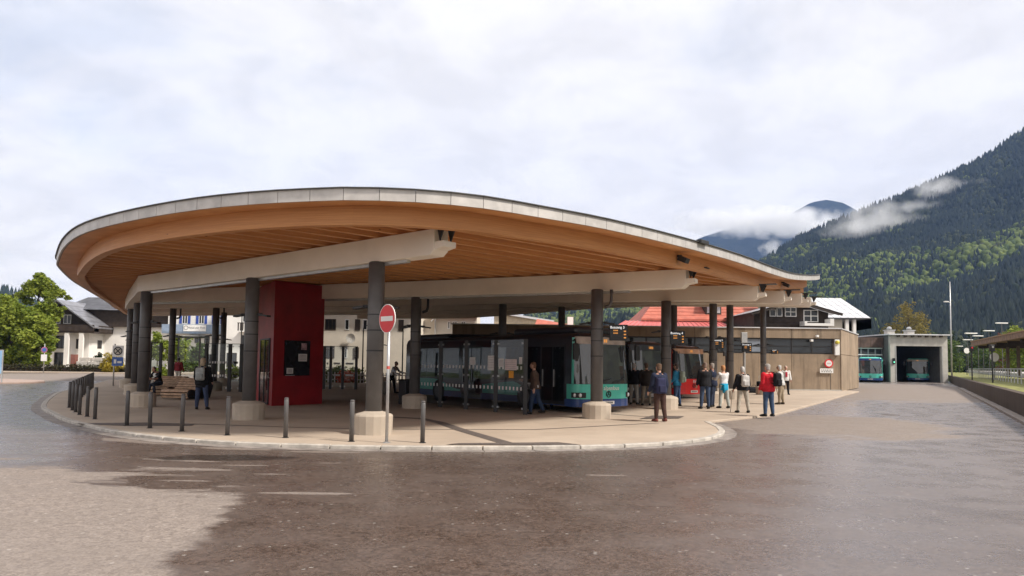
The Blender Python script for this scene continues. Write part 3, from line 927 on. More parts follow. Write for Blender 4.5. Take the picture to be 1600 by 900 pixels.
# ------------------------------------------------------------------ red kiosk
kc1, kc2 = G(424, 634.5, ZP), G(503, 631, ZP)
kx = (kc2 - kc1); kw = kx.length; krot = math.atan2(kx.y, kx.x)
kiosk = thing("ticket_kiosk", "tall dark red kiosk reaching up to the timber roof with dark showcase", "kiosk", kc1, krot)
KH, KD = zb(kc1.x, kc1.y) + E_UP - 0.26 - ZP, 2.9
m = MB()
m.prism([(0, 0), (kw, 0), (kw + 0.6, KD), (1.25, KD)], 0.0, KH)
m.build("wall", M_RED, kiosk, bevel=0.01)
side_d = Vector((1.25, KD, 0)); side_l = side_d.length; sdir = side_d.normalized()
sM = Matrix(((sdir.x, -sdir.y, 0, 0), (sdir.y, sdir.x, 0, 0), (0, 0, 1, 0), (0, 0, 0, 1)))
m = MB(); m.box(0.55, 2.2, 0.0, 0.03, 0.03, 2.45, M=sM)
dr = m.build("door", M_GLASS, kiosk)
m = MB()
for z in (0.03, 2.41): m.box(0.5, 2.25, 0.0, 0.05, z, z + 0.05, M=sM)
for x in (0.5, 1.35, 2.2): m.box(x, x + 0.05, 0.0, 0.05, 0.085, 2.405, M=sM)
m.build("door_frame", M_STEELD, dr)
m = MB(); m.tube([sM @ Vector((0.30, 0.03, 1.0)), sM @ Vector((0.30, 0.09, 1.02)), sM @ Vector((0.30, 0.09, 1.2)), sM @ Vector((0.30, 0.03, 1.22))], 0.015, 8)
m.build("door_handle", M_GALV, kiosk)
m = MB(); m.box(0.50, 1.55, -0.05, 0.0, 1.12, 2.36)
m.box(0.47, 1.58, -0.06, 0.01, 1.09, 1.12); m.box(0.47, 1.58, -0.06, 0.01, 2.36, 2.39); m.box(0.47, 0.50, -0.06, 0.01, 1.12, 2.36); m.box(1.55, 1.58, -0.06, 0.01, 1.12, 2.36); m.box(1.0, 1.03, -0.056, 0.0, 1.12, 2.36)
case = m.build("showcase", mat("showcase_dark", (0.012, 0.011, 0.014), 0.25), kiosk)
for nm, x0, x1, z0, z1 in (("notice", 1.06, 1.44, 1.62, 1.90), ("notice", 0.56, 0.84, 1.16, 1.37), ("poster", 1.18, 1.42, 2.05, 2.30)):
    m = MB(); m.box(x0, x1, -0.062, -0.052, z0, z1)
    pp = m.build(nm, M_PAPER if nm == "notice" else mat("poster_print", (0.45, 0.30, 0.32), 0.6, var=0.6, scale=7), case)
    if nm == "notice":
        m = MB()
        for i in range(4):
            zz = z1 - 0.05 - i * (z1 - z0 - 0.08) / 4
            m.box(x0 + 0.04, x1 - 0.04, -0.065, -0.0625, zz - 0.012, zz)
        stuff(m.build("print_lines", M_STEEL, pp))
m = MB(); m.box(0.5, 0.9, -0.075, -0.06, 1.085, 1.115); m.build("shelf", M_GALV, kiosk)

# ------------------------------------------------------------------ bollards
def make_bollard():
    b = thing("bollard", "x", "bollard")
    m = MB(); m.lathe([(0.048, 0.0), (0.048, 0.80), (0.042, 0.815), (0.042, 0.825), (0.047, 0.83), (0.047, 0.845), (0.03, 0.858), (0.0, 0.862)], 16)
    o = m.build("post", M_STEEL, b)
    for pl in o.data.polygons: pl.use_smooth = abs(pl.normal.z) < 0.3
    m = MB(); m.lathe([(0.075, 0.0), (0.075, 0.008), (0.05, 0.012)], 16); m.build("base_plate", M_STEELD, b)
    return b


b0 = make_bollard()
front = [(660, 692, "right of the no entry sign, last of the front row"), (549, 690, "left of the no entry sign and its column plinth"), (446, 684, "in front of the red kiosk"),
         (355, 680, "left of the middle octagonal plinth"), (284, 674, "below the woman with the grey backpack"), (234, 669, "in front of the seated person and bench"),
         (198, 665, "before the left corner plinth where the kerb bends")]
spots = [(G(x, y, ZP), "dark steel bollard " + t, "bollards along the front kerb") for x, y, t in front]
ordn = ["first", "second", "third", "fourth", "fifth", "sixth", "seventh", "eighth", "ninth", "tenth", "eleventh", "twelfth", "thirteenth", "fourteenth", "fifteenth", "sixteenth", "seventeenth", "eighteenth"]
lft = [(148, 655), (136, 651), (124, 648), (118, 644), (113, 641), (108, 637)]
lp = [G(x, y, ZP) for x, y in lft]
tail_dir = Vector((-0.46, 0.888, 0))
p = lp[-1].copy()
while len(lp) < 18:
    p = p + tail_dir * 1.55; lp.append(p.copy())
for i, q in enumerate(lp):
    spots.append((q, "dark bollard in the dense left kerb row, %s counted from the front" % ordn[i], "bollards along the left kerb"))
for i, (q, lab, grp) in enumerate(spots):
    o = b0 if i == 0 else copy_tree(b0)
    o.location = q; o["label"] = lab; o["group"] = grp
    o.rotation_euler = (R(random.uniform(-.6, .6)), R(random.uniform(-.6, .6)), random.random() * 6)

# ------------------------------------------------------------------ traffic signs


def disc(mb, r, y0, y1, cz, n=32, mi=0, rx=1.0):
    vs_ = [(r * rx * math.cos(2 * math.pi * k / n), y0, cz + r * math.sin(2 * math.pi * k / n)) for k in range(n)] + \
          [(r * rx * math.cos(2 * math.pi * k / n), y1, cz + r * math.sin(2 * math.pi * k / n)) for k in range(n)]
    fs = [tuple(range(n)), tuple(range(2 * n - 1, n - 1, -1))] + [(k, n + k, n + (k + 1) % n, (k + 1) % n) for k in range(n)]
    mb.add(vs_, fs, mi)


sp = G(604, 692, ZP)
ne = thing("no_entry_sign", "red round no entry sign with white bar on thin grey pole", "traffic sign", sp, R(-48))
m = MB(); m.tube([(0, 0, 0), (0, 0, 2.68)], 0.032, 14); m.build("pole", M_GALV, ne, smooth=True)
m = MB(); m.lathe([(0.08, 0.0), (0.08, 0.012), (0.036, 0.03)], 14); m.build("base_plate", M_GALV, ne)
m = MB(); disc(m, 0.30, -0.055, -0.040, 2.53); dsc = m.build("sign_disc", M_WHITE, ne)
m = MB(); disc(m, 0.283, -0.060, -0.0555, 2.53); m.build("red_field", M_SIGNR, dsc)
m = MB(); m.box(-0.225, 0.225, -0.064, -0.0605, 2.48, 2.58); m.build("white_bar", M_WHITE, dsc)
m = MB()
for z in (2.40, 2.66): m.box(-0.05, 0.05, -0.04, 0.045, z - 0.02, z + 0.02)
m.build("clamp", M_GALV, ne)
m = MB(); m.tube([(0, 0, 1.50), (0, 0, 1.56)], 0.035, 14); m.build("sticker", mat("sticker_red", (0.5, 0.1, 0.08)), ne)


def post_sign(px, py, depth, h, label, name="parking_sign"):
    p = P(px, py, depth); p.z = ZP
    s = thing(name, label, "traffic sign", p, R(8))
    m = MB(); m.tube([(0, 0, 0), (0, 0, h)], 0.04, 10); m.build("pole", M_GALV, s, smooth=True)
    return s


s1 = post_sign(177, 598, 44.0, 2.5, "sign post at the pavement end with a round no stopping panel above a blue panel")
m = MB(); m.box(-0.1, 0.52, -0.07, -0.045, 1.75, 2.4); a = m.build("upper_panel", M_WHITE, s1)
m = MB(); disc(m, 0.25, -0.078, -0.071, 2.08); a2 = m.build("ring", M_STEELD, a); a2.location.x = 0.21
m = MB(); disc(m, 0.19, -0.082, -0.0785, 2.08); a2 = m.build("ring_field", mat("sign_cream", (0.6, 0.55, 0.48)), a); a2.location.x = 0.21
m = MB(); m.bar((0.08, -0.084, 1.95), (0.34, -0.084, 2.21), 0.03, 0.05); m.bar((0.08, -0.0845, 2.21), (0.34, -0.0845, 1.95), 0.03, 0.05); m.build("cross", M_STEELD, a)
m = MB(); m.box(-0.1, 0.52, -0.07, -0.045, 1.20, 1.72); a = m.build("lower_panel", M_BLUE, s1)
m = MB(); m.box(0.0, 0.14, -0.075, -0.0705, 1.34, 1.58); m.box(0.2, 0.44, -0.075, -0.0705, 1.36, 1.48); stuff(m.build("pictogram", M_WHITE, a))
s2 = post_sign(68, 580, 79.5, 3.1, "distant no stopping disc over a white plate on a thin pole by the hedge", "no_stopping_sign")
m = MB(); disc(m, 0.32, -0.07, -0.05, 2.45); a = m.build("sign_disc", mat("sign_violet", (0.33, 0.12, 0.22)), s2)
m = MB(); disc(m, 0.20, -0.076, -0.0705, 2.45); m.build("blue_field", M_BLUE, a)
m = MB(); m.box(-0.3, 0.3, -0.07, -0.05, 1.25, 1.95); m.build("lower_plate", M_PAPER, s2)
p = P(-6, 600, 46.5); p.z = 0.11
s3 = thing("info_panel", "pale blue framed notice panel on the small traffic island at the left edge", "sign", p, R(20))
m = MB(); m.box(-0.6, 0.25, -0.03, 0.03, 0.55, 2.0); m.build("panel", mat("panel_blue", (0.25, 0.42, 0.62), 0.4), s3)
m = MB(); m.box(0.25, 0.31, -0.04, 0.04, 0.0, 2.05); m.box(-0.66, -0.6, -0.04, 0.04, 0.0, 2.05); m.box(-0.6, 0.25, -0.035, 0.035, 2.0, 2.05); m.build("frame", M_GALV, s3)

# ------------------------------------------------------------------ buses (front at y = 0 facing -Y, door side at -X)


def bus_outline(L, W, rf=0.38, rr=0.22):
    """plan outline from the front centre round the door side to the rear centre, as (x, y) by length"""
    pts = []
    w = W / 2
    pts.append((0.0, -0.10)); pts.append((-w * 0.5, -0.07))
    for k in range(7):
        a = math.pi / 2 * k / 6
        pts.append((-w + rf - rf * math.sin(a), rf - rf * math.cos(a)))
    pts.append((-w, L - rr))
    for k in range(1, 5):
        a = math.pi / 2 * k / 4
        pts.append((-w + rr - rr * math.cos(a), L - rr + rr * math.sin(a)))
    pts.append((0.0, L))
    return pts


def path_at(pts):
    cum = [0.0]
    for a, b_ in zip(pts, pts[1:]): cum.append(cum[-1] + math.dist(a, b_))
    return cum


class BusShape:
    def __init__(s, L, W, H):
        s.L, s.W, s.H = L, W, H
        s.o = bus_outline(L, W); s.c = path_at(s.o); s.total = s.c[-1]
        s.side0 = next(c for p, c in zip(s.o, s.c) if abs(p[0] + W / 2) < 1e-6)     # arc length where the straight side begins

    def at(s, d):
        """d along the outline (+ = door side), returns point and outward normal"""
        sg = 1 if d >= 0 else -1; d = abs(d)
        for i in range(len(s.c) - 1):
            if d <= s.c[i + 1] or i == len(s.c) - 2:
                t = (d - s.c[i]) / (s.c[i + 1] - s.c[i])
                a, b_ = s.o[i], s.o[i + 1]
                tx, ty = b_[0] - a[0], b_[1] - a[1]; l = math.hypot(tx, ty)
                nx, ny = -ty / l, tx / l
                return Vector((sg * (a[0] + tx * t), a[1] + ty * t, 0)), Vector((sg * nx, ny, 0))

    def lean(s, z, n=None):
        f = max(0.0, -n.y) ** 2 if n is not None else 0.0
        return -(0.025 + 0.21 * f) * max(0.0, (z - 1.0)) / 2.0

    def strip(s, mb, d0, d1, z0, z1, o0=0.006, th=0.02, mi=0, top=None):
        """panel that follows the body between two arc positions; top(d) may give an upper edge"""
        marks = [d0, d1] + [sg * c for c in s.c for sg in (1, -1) if d0 < sg * c < d1]
        marks = sorted(set(round(x, 5) for x in marks))
        if top:
            marks = sorted(set(marks + [d0 + (d1 - d0) * i / 14 for i in range(15)]))
        vs_ = []
        for d in marks:
            p, n = s.at(d)
            zt = top(d) if top else z1
            for z, off_ in ((z0, o0), (zt, o0), (zt, o0 - th), (z0, o0 - th)):
                q = p + n * (off_ + s.lean(z, n)); vs_.append((q.x, q.y, z))
        fs = []
        for i in range(len(marks) - 1):
            for k in range(4): fs.append((4 * i + k, 4 * i + 4 + k, 4 * i + 4 + (k + 1) % 4, 4 * i + (k + 1) % 4))
        e = 4 * (len(marks) - 1); fs.append((3, 2, 1, 0)); fs.append((e, e + 1, e + 2, e + 3))
        mb.add(vs_, fs, mi)


def make_bus(label, loc, rz, L=12.1, W=2.5, H=2.95, front=M_TEAL, body=M_DARKB, skirt=M_NAVY, accent=M_TEAL, letter=None, plate=None, group=None, pods=True, name="city_bus", disp=None, wind=None):
    S = BusShape(L, W, H)
    b = thing(name, label, "bus", loc, rz, group)
    ring_d = [c for c in S.c] + [-c for c in reversed(S.c[1:-1])]
    m = MB(); levels = [(0.30, 0.0), (0.55, 0.0), (1.0, 0.0), (H - 0.30, 0.0), (H - 0.12, -0.07), (H - 0.03, -0.19), (H, -0.39)]
    n = len(ring_d); vs_ = []
    for z, ins in levels:
        for d in ring_d:
            p, nn = S.at(d); q = p + nn * (ins + S.lean(z, nn)); vs_.append((q.x, q.y, z))
    fs = []
    for i in range(len(levels) - 1):
        for k in range(n): fs.append((i * n + k, i * n + (k + 1) % n, (i + 1) * n + (k + 1) % n, (i + 1) * n + k))
    fs.append(tuple(range((len(levels) - 1) * n, len(levels) * n))); fs.append(tuple(range(n - 1, -1, -1)))
    m.add(vs_, fs); bd = m.build("body", body, b)
    bd.data.polygons.foreach_set("use_smooth", [len(p.vertices) == 4 for p in bd.data.polygons])
    s0 = S.side0
    fw_ = s0 - 0.10          # half width of the front face along the arc
    # front: coloured lower mask, bumper, windscreen, header
    m = MB(); S.strip(m, -s0 - 0.25, s0 + 0.25, 0.52, 1.02, 0.008); m.build("front_panel", front, b)
    m = MB(); S.strip(m, -s0 - 0.3, s0 + 0.3, 0.26, 0.515, 0.016, 0.05); bp = m.build("bumper", skirt, b)
    m = MB(); S.strip(m, -fw_, fw_, 1.03, H - 0.40, 0.010); ws = m.build("windscreen", wind or M_WSCR, b)
    m = MB(); S.strip(m, -fw_, fw_, 1.03, H - 0.40, -0.015, 0.01); m.build("windscreen_mask", mat("cab_dark", (0.03, 0.035, 0.04), 0.6), b) if False else None
    m = MB(); S.strip(m, -fw_, fw_, H - 0.395, H - 0.15, 0.008); hd = m.build("destination_display", disp or mat("display_reflect", (0.40, 0.33, 0.28), 0.25, var=0.3, scale=1.5), b)
    m = MB()
    for i in range(10):
        S.strip(m, -0.55 + i * 0.11, -0.48 + i * 0.11, H - 0.33, H - 0.22, 0.012, 0.004)
    stuff(m.build("display_letters", M_AMBER, hd))
    for sg in (1, -1):
        m = MB(); a, c = sorted((sg * (fw_ + 0.0), sg * (fw_ + 0.10))); S.strip(m, a, c, 1.03, H - 0.18, 0.012); m.build("windscreen_pillar", front, b)
        a, c = sorted((sg * (fw_ - 0.42), sg * (fw_ + 0.10)))
        m = MB(); S.strip(m, a, c, 0.56, 0.74, 0.022, 0.03); hl = m.build("headlight", M_BLACK, b)
        for u in (0.12, 0.30):
            p, nn = S.at(sg * (fw_ - 0.35 + u)); m = MB(); p2 = p + nn * 0.02
            m.ball((p2.x, p2.y, 0.65), 0.075, 0.04, 0.075, 12, 6); m.build("lamp", M_LAMPGL, hl, smooth=True)
        # mirror on a curved arm
        p, nn = S.at(sg * (fw_ + 0.05)); e = p + Vector((0, 0, H - 0.30))
        ex = Vector((sg * -1.0, 0, 0)); ex = Vector((-sg, 0, 0))
        m = MB(); tip = e + ex * 0.22 + Vector((0, -0.38, -0.12))
        m.tube([e, e + ex * 0.10 + Vector((0, -0.22, 0.05)), tip], 0.028, 8)
        mr = m.build("mirror_arm", M_BLACK, b, smooth=True)
        m = MB(); m.box(tip.x - 0.11, tip.x + 0.11, tip.y - 0.06, tip.y + 0.06, tip.z - 0.52, tip.z + 0.03); m.build("mirror", M_BLACK, mr, bevel=0.035)
    p, nn = S.at(0.0)
    m = MB(); m.box(-0.26, 0.26, p.y - 0.035, p.y - 0.018, 0.34, 0.45); pl = m.build("number_plate", M_PAPER, b)
    m = MB()
    for i in range(7): m.box(-0.2 + i * 0.058, -0.165 + i * 0.058, p.y - 0.038, p.y - 0.0352, 0.365, 0.425)
    stuff(m.build("plate_letters", M_BLACK, pl))
    # round badge
    m = MB(); nseg = 24; rr = 0.10
    m.tube([(rr * math.cos(2 * math.pi * k / nseg), p.y - 0.022, 0.68 + rr * math.sin(2 * math.pi * k / nseg)) for k in range(nseg + 1)], 0.016, 6, cap=False)
    for a in (90, 210, 330): m.bar((0, p.y - 0.022, 0.68), (rr * math.cos(R(a)), p.y - 0.022, 0.68 + rr * math.sin(R(a))), 0.02, 0.02, up=Vector((0, 1, 0)))
    m.build("badge", M_BLACK, b)
    if letter:
        me = text_mesh(letter, 0.21, M_WHITE); t = link("lettering", me, b)
        face_to(t, (0.12, p.y - 0.030, 0.885), (0, -1, 0))
    for sg in (0.0,):
        m = MB(); m.bar((-0.5, p.y - 0.03, 1.06), (0.1, p.y - 0.02, 1.22), 0.02, 0.03); m.bar((0.2, p.y - 0.03, 1.06), (0.75, p.y - 0.0, 1.2), 0.02, 0.03); m.build("wiper", M_BLACK, ws)
    # sides
    for sg in (1, -1):
        def sr(mb, d0, d1, z0, z1, o=0.006, th=0.02, top=None):
            a, c = sorted((sg * (s0 + d0), sg * (s0 + d1)))
            S.strip(mb, a, c, z0, z1, o, th, 0, (lambda d: top(abs(d) - s0)) if top else None)
        Ls = L - 0.9
        m = MB(); sr(m, 0.3, Ls + 0.2, 0.27, 0.50, 0.010, 0.03); m.build("side_skirt", skirt, b)
        doors = [(0.35, 1.65), (5.4, 6.8)] if sg > 0 else []
        wheels = [2.55, 8.6] if L > 11 else [2.4, L - 3.3]
        # swooping accent band along the flank
        x = 1.75
        m = MB(); sr(m, 1.75, min(5.3, Ls), 0.52, 1.0, 0.007, 0.02, lambda t: 0.56 + 0.46 * (0.5 - 0.5 * math.cos(min(1, (t - 1.75) / 1.6) * math.pi)) * (1 - 0.35 * max(0, (t - 3.4) / 1.9)))
        m.build("livery_wave", accent, b)
        m = MB(); sr(m, 6.9, Ls - 0.5, 0.52, 1.0, 0.007, 0.02, lambda t: 0.60 + 0.40 * (0.5 - 0.5 * math.cos(min(1, max(0, t - 6.9) / 2.2) * math.pi)))
        m.build("livery_wave", accent, b)
        edges = [0.35 + i * 1.33 for i in range(int((Ls - 0.4) / 1.33) + 1)]
        for x0, x1 in zip(edges, edges[1:]):
            if any(d0 - 0.3 < (x0 + x1) / 2 < d1 + 0.3 for d0, d1 in doors): continue
            m = MB(); sr(m, x0 + 0.03, x1 - 0.03, 1.06, H - 0.48, 0.008); m.build("window", M_BUSGL, b)
        for d0, d1 in doors:
            m = MB(); sr(m, d0, d1, 0.30, H - 0.42, 0.012, 0.02); dr_ = m.build("door", M_BLACK, b)
            for q0, q1 in ((d0 + 0.06, (d0 + d1) / 2 - 0.03), ((d0 + d1) / 2 + 0.03, d1 - 0.06)):
                m = MB(); sr(m, q0, q1, 0.42, H - 0.5, 0.016, 0.006); m.build("door_glass", M_BUSGL, dr_)
                m = MB(); sr(m, q1 - 0.08, q1 - 0.05, 0.9, 1.5, 0.05, 0.03); m.build("grab_rail", M_GALV, dr_)
        for wy in wheels:
            xw = -sg * (W / 2)
            m = MB()
            A = Matrix.Translation((xw, wy + 0.38, 0.49)) @ Matrix.Rotation(R(90), 4, 'Y')
            t2 = MB(); t2.lathe([(0.30, -0.14), (0.46, -0.14), (0.49, -0.10), (0.49, 0.10), (0.46, 0.14), (0.30, 0.14)], 24)
            m.add(t2.v, t2.f, 0, Matrix.Translation((-(-sg) * 0.12, 0, 0)) @ A)
            wh = m.build("wheel", M_RUB, b, smooth=False)
            t2 = MB(); t2.lathe([(0.30, -0.152), (0.27, -0.155), (0.10, -0.12), (0.10, 0.12), (0.27, 0.155), (0.30, 0.152)], 20)
            m = MB(); m.add(t2.v, t2.f, 0, Matrix.Translation((sg * 0.12, 0, 0)) @ A); m.build("rim", M_STEEL, wh)
            m = MB(); sr(m, wy - 0.62 + 0.0, wy + 0.62, 0.28, 1.0, 0.004, 0.02, lambda t, wy=wy: 0.30 + 0.75 * math.sqrt(max(0.0, 1 - ((t - wy) / 0.63) ** 2)))
            m.build("wheel_arch", M_BLACK, b)
    if plate:
        m = MB(); a = s0 + 1.72; S.strip(m, s0 + 2.0, s0 + 2.42, 0.75, 1.0, 0.02, 0.012)
        pb = m.build("operator_plate", M_PAPER, b)
        p, nn = S.at(s0 + 2.21)
        t = link("lettering", text_mesh(plate, 0.20, M_BLACK), pb); face_to(t, (p.x - 0.026, p.y, 0.875), (-1, 0, 0))
    if pods:
        m = MB(); w = W / 2 - 0.28
        m.box(-w, w, 0.5, 4.1, H - 0.06, H + 0.22); m.build("roof_pod", body, b, bevel=0.12, seg=3)
        m = MB(); m.box(-w, w, L - 3.4, L - 0.35, H - 0.06, H + 0.16); m.build("engine_hump", body, b, bevel=0.12, seg=3)
    # rear
    m = MB(); S.strip(m, S.total - 1.0, S.total - 0.01, 1.3, H - 0.5, 0.006); m.build("rear_window", M_BUSGL, b)
    for sg in (1, -1):
        m = MB(); a, c = sorted((sg * (S.total - 1.25), sg * (S.total - 1.1))); S.strip(m, a, c, 0.7, 1.1, 0.012); m.build("tail_light", M_SIGNR, b)
    # floor, dashboard, seats visible through the glass
    m = MB(); m.box(-W / 2 + 0.1, W / 2 - 0.1, 0.15, 0.75, 0.8, 1.12); m.build("dashboard", M_BLACK, b, bevel=0.04)
    for sg in (-1, 1):
        for i in range(int((L - 3.5) / 0.85)):
            yy = 2.6 + i * 0.85
            m = MB(); m.box(sg * 0.75 - 0.42, sg * 0.75 + 0.42, yy, yy + 0.42, 0.85, 0.97); m.box(sg * 0.75 - 0.42, sg * 0.75 + 0.42, yy + 0.36, yy + 0.48, 0.97, 1.55)
            m.build("seat", mat("bus_seat", (0.03, 0.05, 0.12), 0.8), b, bevel=0.03)
    return b


HR = R(36.87)


def bus_loc(Lx, Ly, W=2.5): return (Lx + W / 2 * math.cos(HR), Ly + W / 2 * math.sin(HR), 0.0)


bl = bus_loc(2.27, 24.75)
busA = make_bus("teal fronted city bus with dark side standing behind the column and the glass screens", (bl[0], bl[1], 0.02), HR, letter="alpenbus", plate="RVO", H=2.78, group="buses parked in the bays under the roof")
bl = bus_loc(5.15, 31.6)
busC = make_bus("bus with shade-darkened front between the teal bus and the red bus, behind waiting people", (bl[0], bl[1], 0.02), HR, L=10.5, H=2.72, front=M_DARKB, skirt=M_DARKB, accent=M_TEAL, pods=False, group="buses parked in the bays under the roof", disp=mat("display_black", (0.02, 0.02, 0.025), 0.3))  # teal bus in shade: the shade is put into its dark front colour
bl = bus_loc(8.15, 36.6, 2.4)
busD = make_bus("bright red fronted bus with white header behind the man in dark jacket", (bl[0], bl[1], 0.02), HR, L=10.0, W=2.4, H=2.68, front=M_BUSRED, body=M_DARKB, skirt=M_BUSRED, accent=M_BUSRED, letter="RVO", pods=False, name="red_bus", disp=mat("display_orange", (0.62, 0.36, 0.22), 0.3, var=0.4, scale=1.2), group="buses parked in the bays under the roof")
pF = P(1360, 597, 86.0)
busF = make_bus("teal and blue bus parked outside beside the open garage gate", (pF.x, pF.y, 0.0), R(-28), L=9.5, W=2.5, H=2.95, body=M_TEAL, pods=False, disp=M_NAVY, group="buses at the depot garage")
pG = P(1434, 595, 92.5)
busG = make_bus("dark teal bus parked deep inside the open depot garage", (pG.x, pG.y, 0.0), R(-31), L=9.5, W=2.5, H=2.95, body=M_TEAL, pods=False, group="buses at the depot garage")

# ------------------------------------------------------------------ departure boards on the columns


def board(px, py0, px1, py1, colxy, label, head, n):
    depth = colxy[1] - 0.12
    a, b_ = P(px, py1, depth), P(px1, py0, depth)
    cxm = (a.x + b_.x) / 2
    t = thing("departure_board", label, "departure board", (cxm, depth, a.z), R(-6), "departure boards hung on the columns")
    w, h = (b_.x - a.x) / 2, b_.z - a.z
    m = MB(); m.box(-w, w, -0.06, 0.10, 0, h); bx = m.build("housing", M_BLACK, t, bevel=0.012)
    m = MB(); m.box(-w + 0.03, w - 0.03, -0.064, -0.0605, 0.03, h - 0.03); sc = m.build("screen", mat("screen_black", (0.012, 0.010, 0.010), 0.2), t)
    o = link("lettering", text_mesh(head, h * 0.22, M_LEDW, 0.001), sc); face_to(o, (-w * 0.12, -0.0665, h * 0.82), (0, -1, 0))
    m = MB()
    for r0 in range(2):
        for k in range(4): m.box(-w * .55 + k * w * .13, -w * .55 + k * w * .13 + w * .09, -0.068, -0.0645, h * (0.42 + 0.17 * (1 - r0)), h * (0.50 + 0.17 * (1 - r0)))
    for r0 in range(3): m.box(w * 0.58, w * 0.82, -0.068, -0.0645, h * (0.14 + 0.2 * r0), h * (0.22 + 0.2 * r0))
    stuff(m.build("display_letters", M_AMBER, sc))
    m = MB(); cx = colxy[0] - cxm
    for z in (0.25, 0.75): m.bar((cx + 0.1, 0.05, h * z), (-w + 0.02, 0.05, h * z), 0.05, 0.05)
    m.build("bracket", M_STEELD, t)
    return t


board(952, 507.5, 980.5, 532, (2.62, 22.73), "departure board headed Bussteig 3 beside the column before the teal bus", "Bussteig 3", 3)
board(1047, 517, 1070, 538, (5.84, 27.95), "departure board headed Bussteig 4 on the column above the red bus", "Bussteig 4", 4)
board(1114, 529, 1131, 545, (9.0, 33.0), "departure board headed Bussteig 5 on the third column of the right row", "Bussteig 5", 5)
board(1160, 536, 1174, 550, (10.9, 36.9), "small departure board showing a bright line, on the fourth column", "Bussteig 6", 6)
board(1205, 546, 1216, 553, (14.7, 43.2), "smallest departure board on the last column before the concrete wall", "Bussteig 7", 7)

# ------------------------------------------------------------------ glass screens


def glass_screen(label, pts, h, posts, name="glass_screen", dots=True, pw=0.12, group=None, gm=None, z0=0.1):
    """row of glass panes between square posts, pts = ground points of the posts"""
    t = thing(name, label, "glass screen", pts[0], 0.0, group)
    for i, p in enumerate(pts):
        m = MB(); q = p - pts[0]
        if posts == "box": m.box(q.x - pw / 2, q.x + pw / 2, q.y - pw / 2, q.y + pw / 2, 0, h + 0.02)
        m.build("post", M_STEELD, t, bevel=0.01)
    for a, b_ in zip(pts, pts[1:]):
        d = (b_ - a); L = d.length; rz = math.atan2(d.y, d.x); o = a - pts[0]
        X = Matrix.Translation(o) @ Matrix.Rotation(rz, 4, 'Z')
        m = MB(); m.box(pw / 2 + 0.02, L - pw / 2 - 0.02, -0.008, 0.008, z0, h, M=X); pane = m.build("pane", gm or M_GLASS, t)
        m = MB(); m.box(pw / 2, L - pw / 2, -0.02, 0.02, h + 0.001, h + 0.03, M=X); m.build("top_rail", M_STEELD, pane)
        m = MB()
        for z in (z0 + 0.08, h * 0.5, h - 0.12):
            for x in (pw / 2 + 0.06, L - pw / 2 - 0.06): m.box(x - 0.035, x + 0.035, -0.025, 0.025, z - 0.03, z + 0.03, M=X)
        stuff(m.build("clamp", M_GALV, pane))
        if dots:
            m = MB(); nd = 7
            for z in (0.82, 1.50):
                for k in range(nd):
                    x = 0.2 + (L - 0.4) * k / (nd - 1)
                    m.box(x - 0.036, x + 0.036, -0.012, -0.0085, z - 0.055, z + 0.055, M=X)
            stuff(m.build("safety_marks", M_PAPER, pane))
    return t


gp = [G(x, y, ZP) for x, y in [(640, 628), (690, 629.5), (730, 633), (776, 639), (822, 646)]]
line0, line1 = Vector((-3.6, 28.7, ZP)), Vector((0.50, 23.9, ZP))
tq = []
for px_ in (652, 690, 730, 776, 822):
    k_ = (px_ - 800) / 1155
    # point of the screen line that lies on this bearing
    d = line1 - line0; s_ = (k_ * line0.y - line0.x) / (d.x - k_ * d.y); tq.append(line0 + d * s_)
gs = glass_screen("dark framed glass wind screen with white dot rows and paper notices before the teal bus", tq, 2.42, "box", pw=0.14)
# notices stuck to the two right hand panes


def on_screen(a, b_, u0, u1, z0, z1, nm, m_, parent):
    d = b_ - a; L = d.length; X = Matrix.Translation(a - tq[0]) @ Matrix.Rotation(math.atan2(d.y, d.x), 4, 'Z')
    m = MB(); m.box(L * u0, L * u1, -0.016, -0.0125, z0, z1, M=X)
    return m.build(nm, m_, parent)


for a, b_, lst in ((tq[2], tq[3], [(0.12, 0.32, 1.58, 1.84), (0.74, 0.97, 1.40, 1.90)]), (tq[3], tq[4], [(0.1, 0.28, 1.52, 1.8), (0.32, 0.72, 1.42, 1.78), (0.80, 0.9, 1.62, 1.85)])):
    for u0, u1, z0, z1 in lst:
        nt = on_screen(a, b_, u0, u1, z0, z1, "notice", M_PAPER if u0 != 0.32 else mat("pink_paper", (0.68, 0.58, 0.58), 0.8), gs)
        d = b_ - a; L = d.length; X = Matrix.Translation(a - tq[0]) @ Matrix.Rotation(math.atan2(d.y, d.x), 4, 'Z')
        m = MB()
        for k_ in range(5):
            zz = z1 - 0.05 - (z1 - z0 - 0.06) * k_ / 5; m.box(L * u0 + 0.03, L * u1 - 0.03, -0.019, -0.0165, zz - 0.012, zz, M=X)
        stuff(m.build("print_lines", mat("print_grey", (0.35, 0.3, 0.32), 0.8), nt))
on_screen(tq[3], tq[4], 0.46, 0.62, 1.16, 1.40, "orange_notice", mat("orange_paper", (0.75, 0.33, 0.04), 0.7), gs)
m = MB(); m.box(-0.2, 0.2, -0.18, 0.18, 0.0, 0.95); m.box(-0.21, 0.21, -0.19, 0.19, 0.95, 1.0)
bn = thing("litter_bin", "dark square litter bin at the left end of the dotted glass screen", "litter bin", line0 + Vector((-0.45, -0.25, 0)), R(-40))
m2 = MB(); m2.box(-0.2, 0.2, -0.18, 0.18, 0.03, 0.93); m2.build("bin_body", M_STEELD, bn, bevel=0.03)
m2 = MB(); m2.box(-0.22, 0.22, -0.2, 0.2, 0.931, 0.985); m2.build("lid", M_BLACK, bn, bevel=0.015)
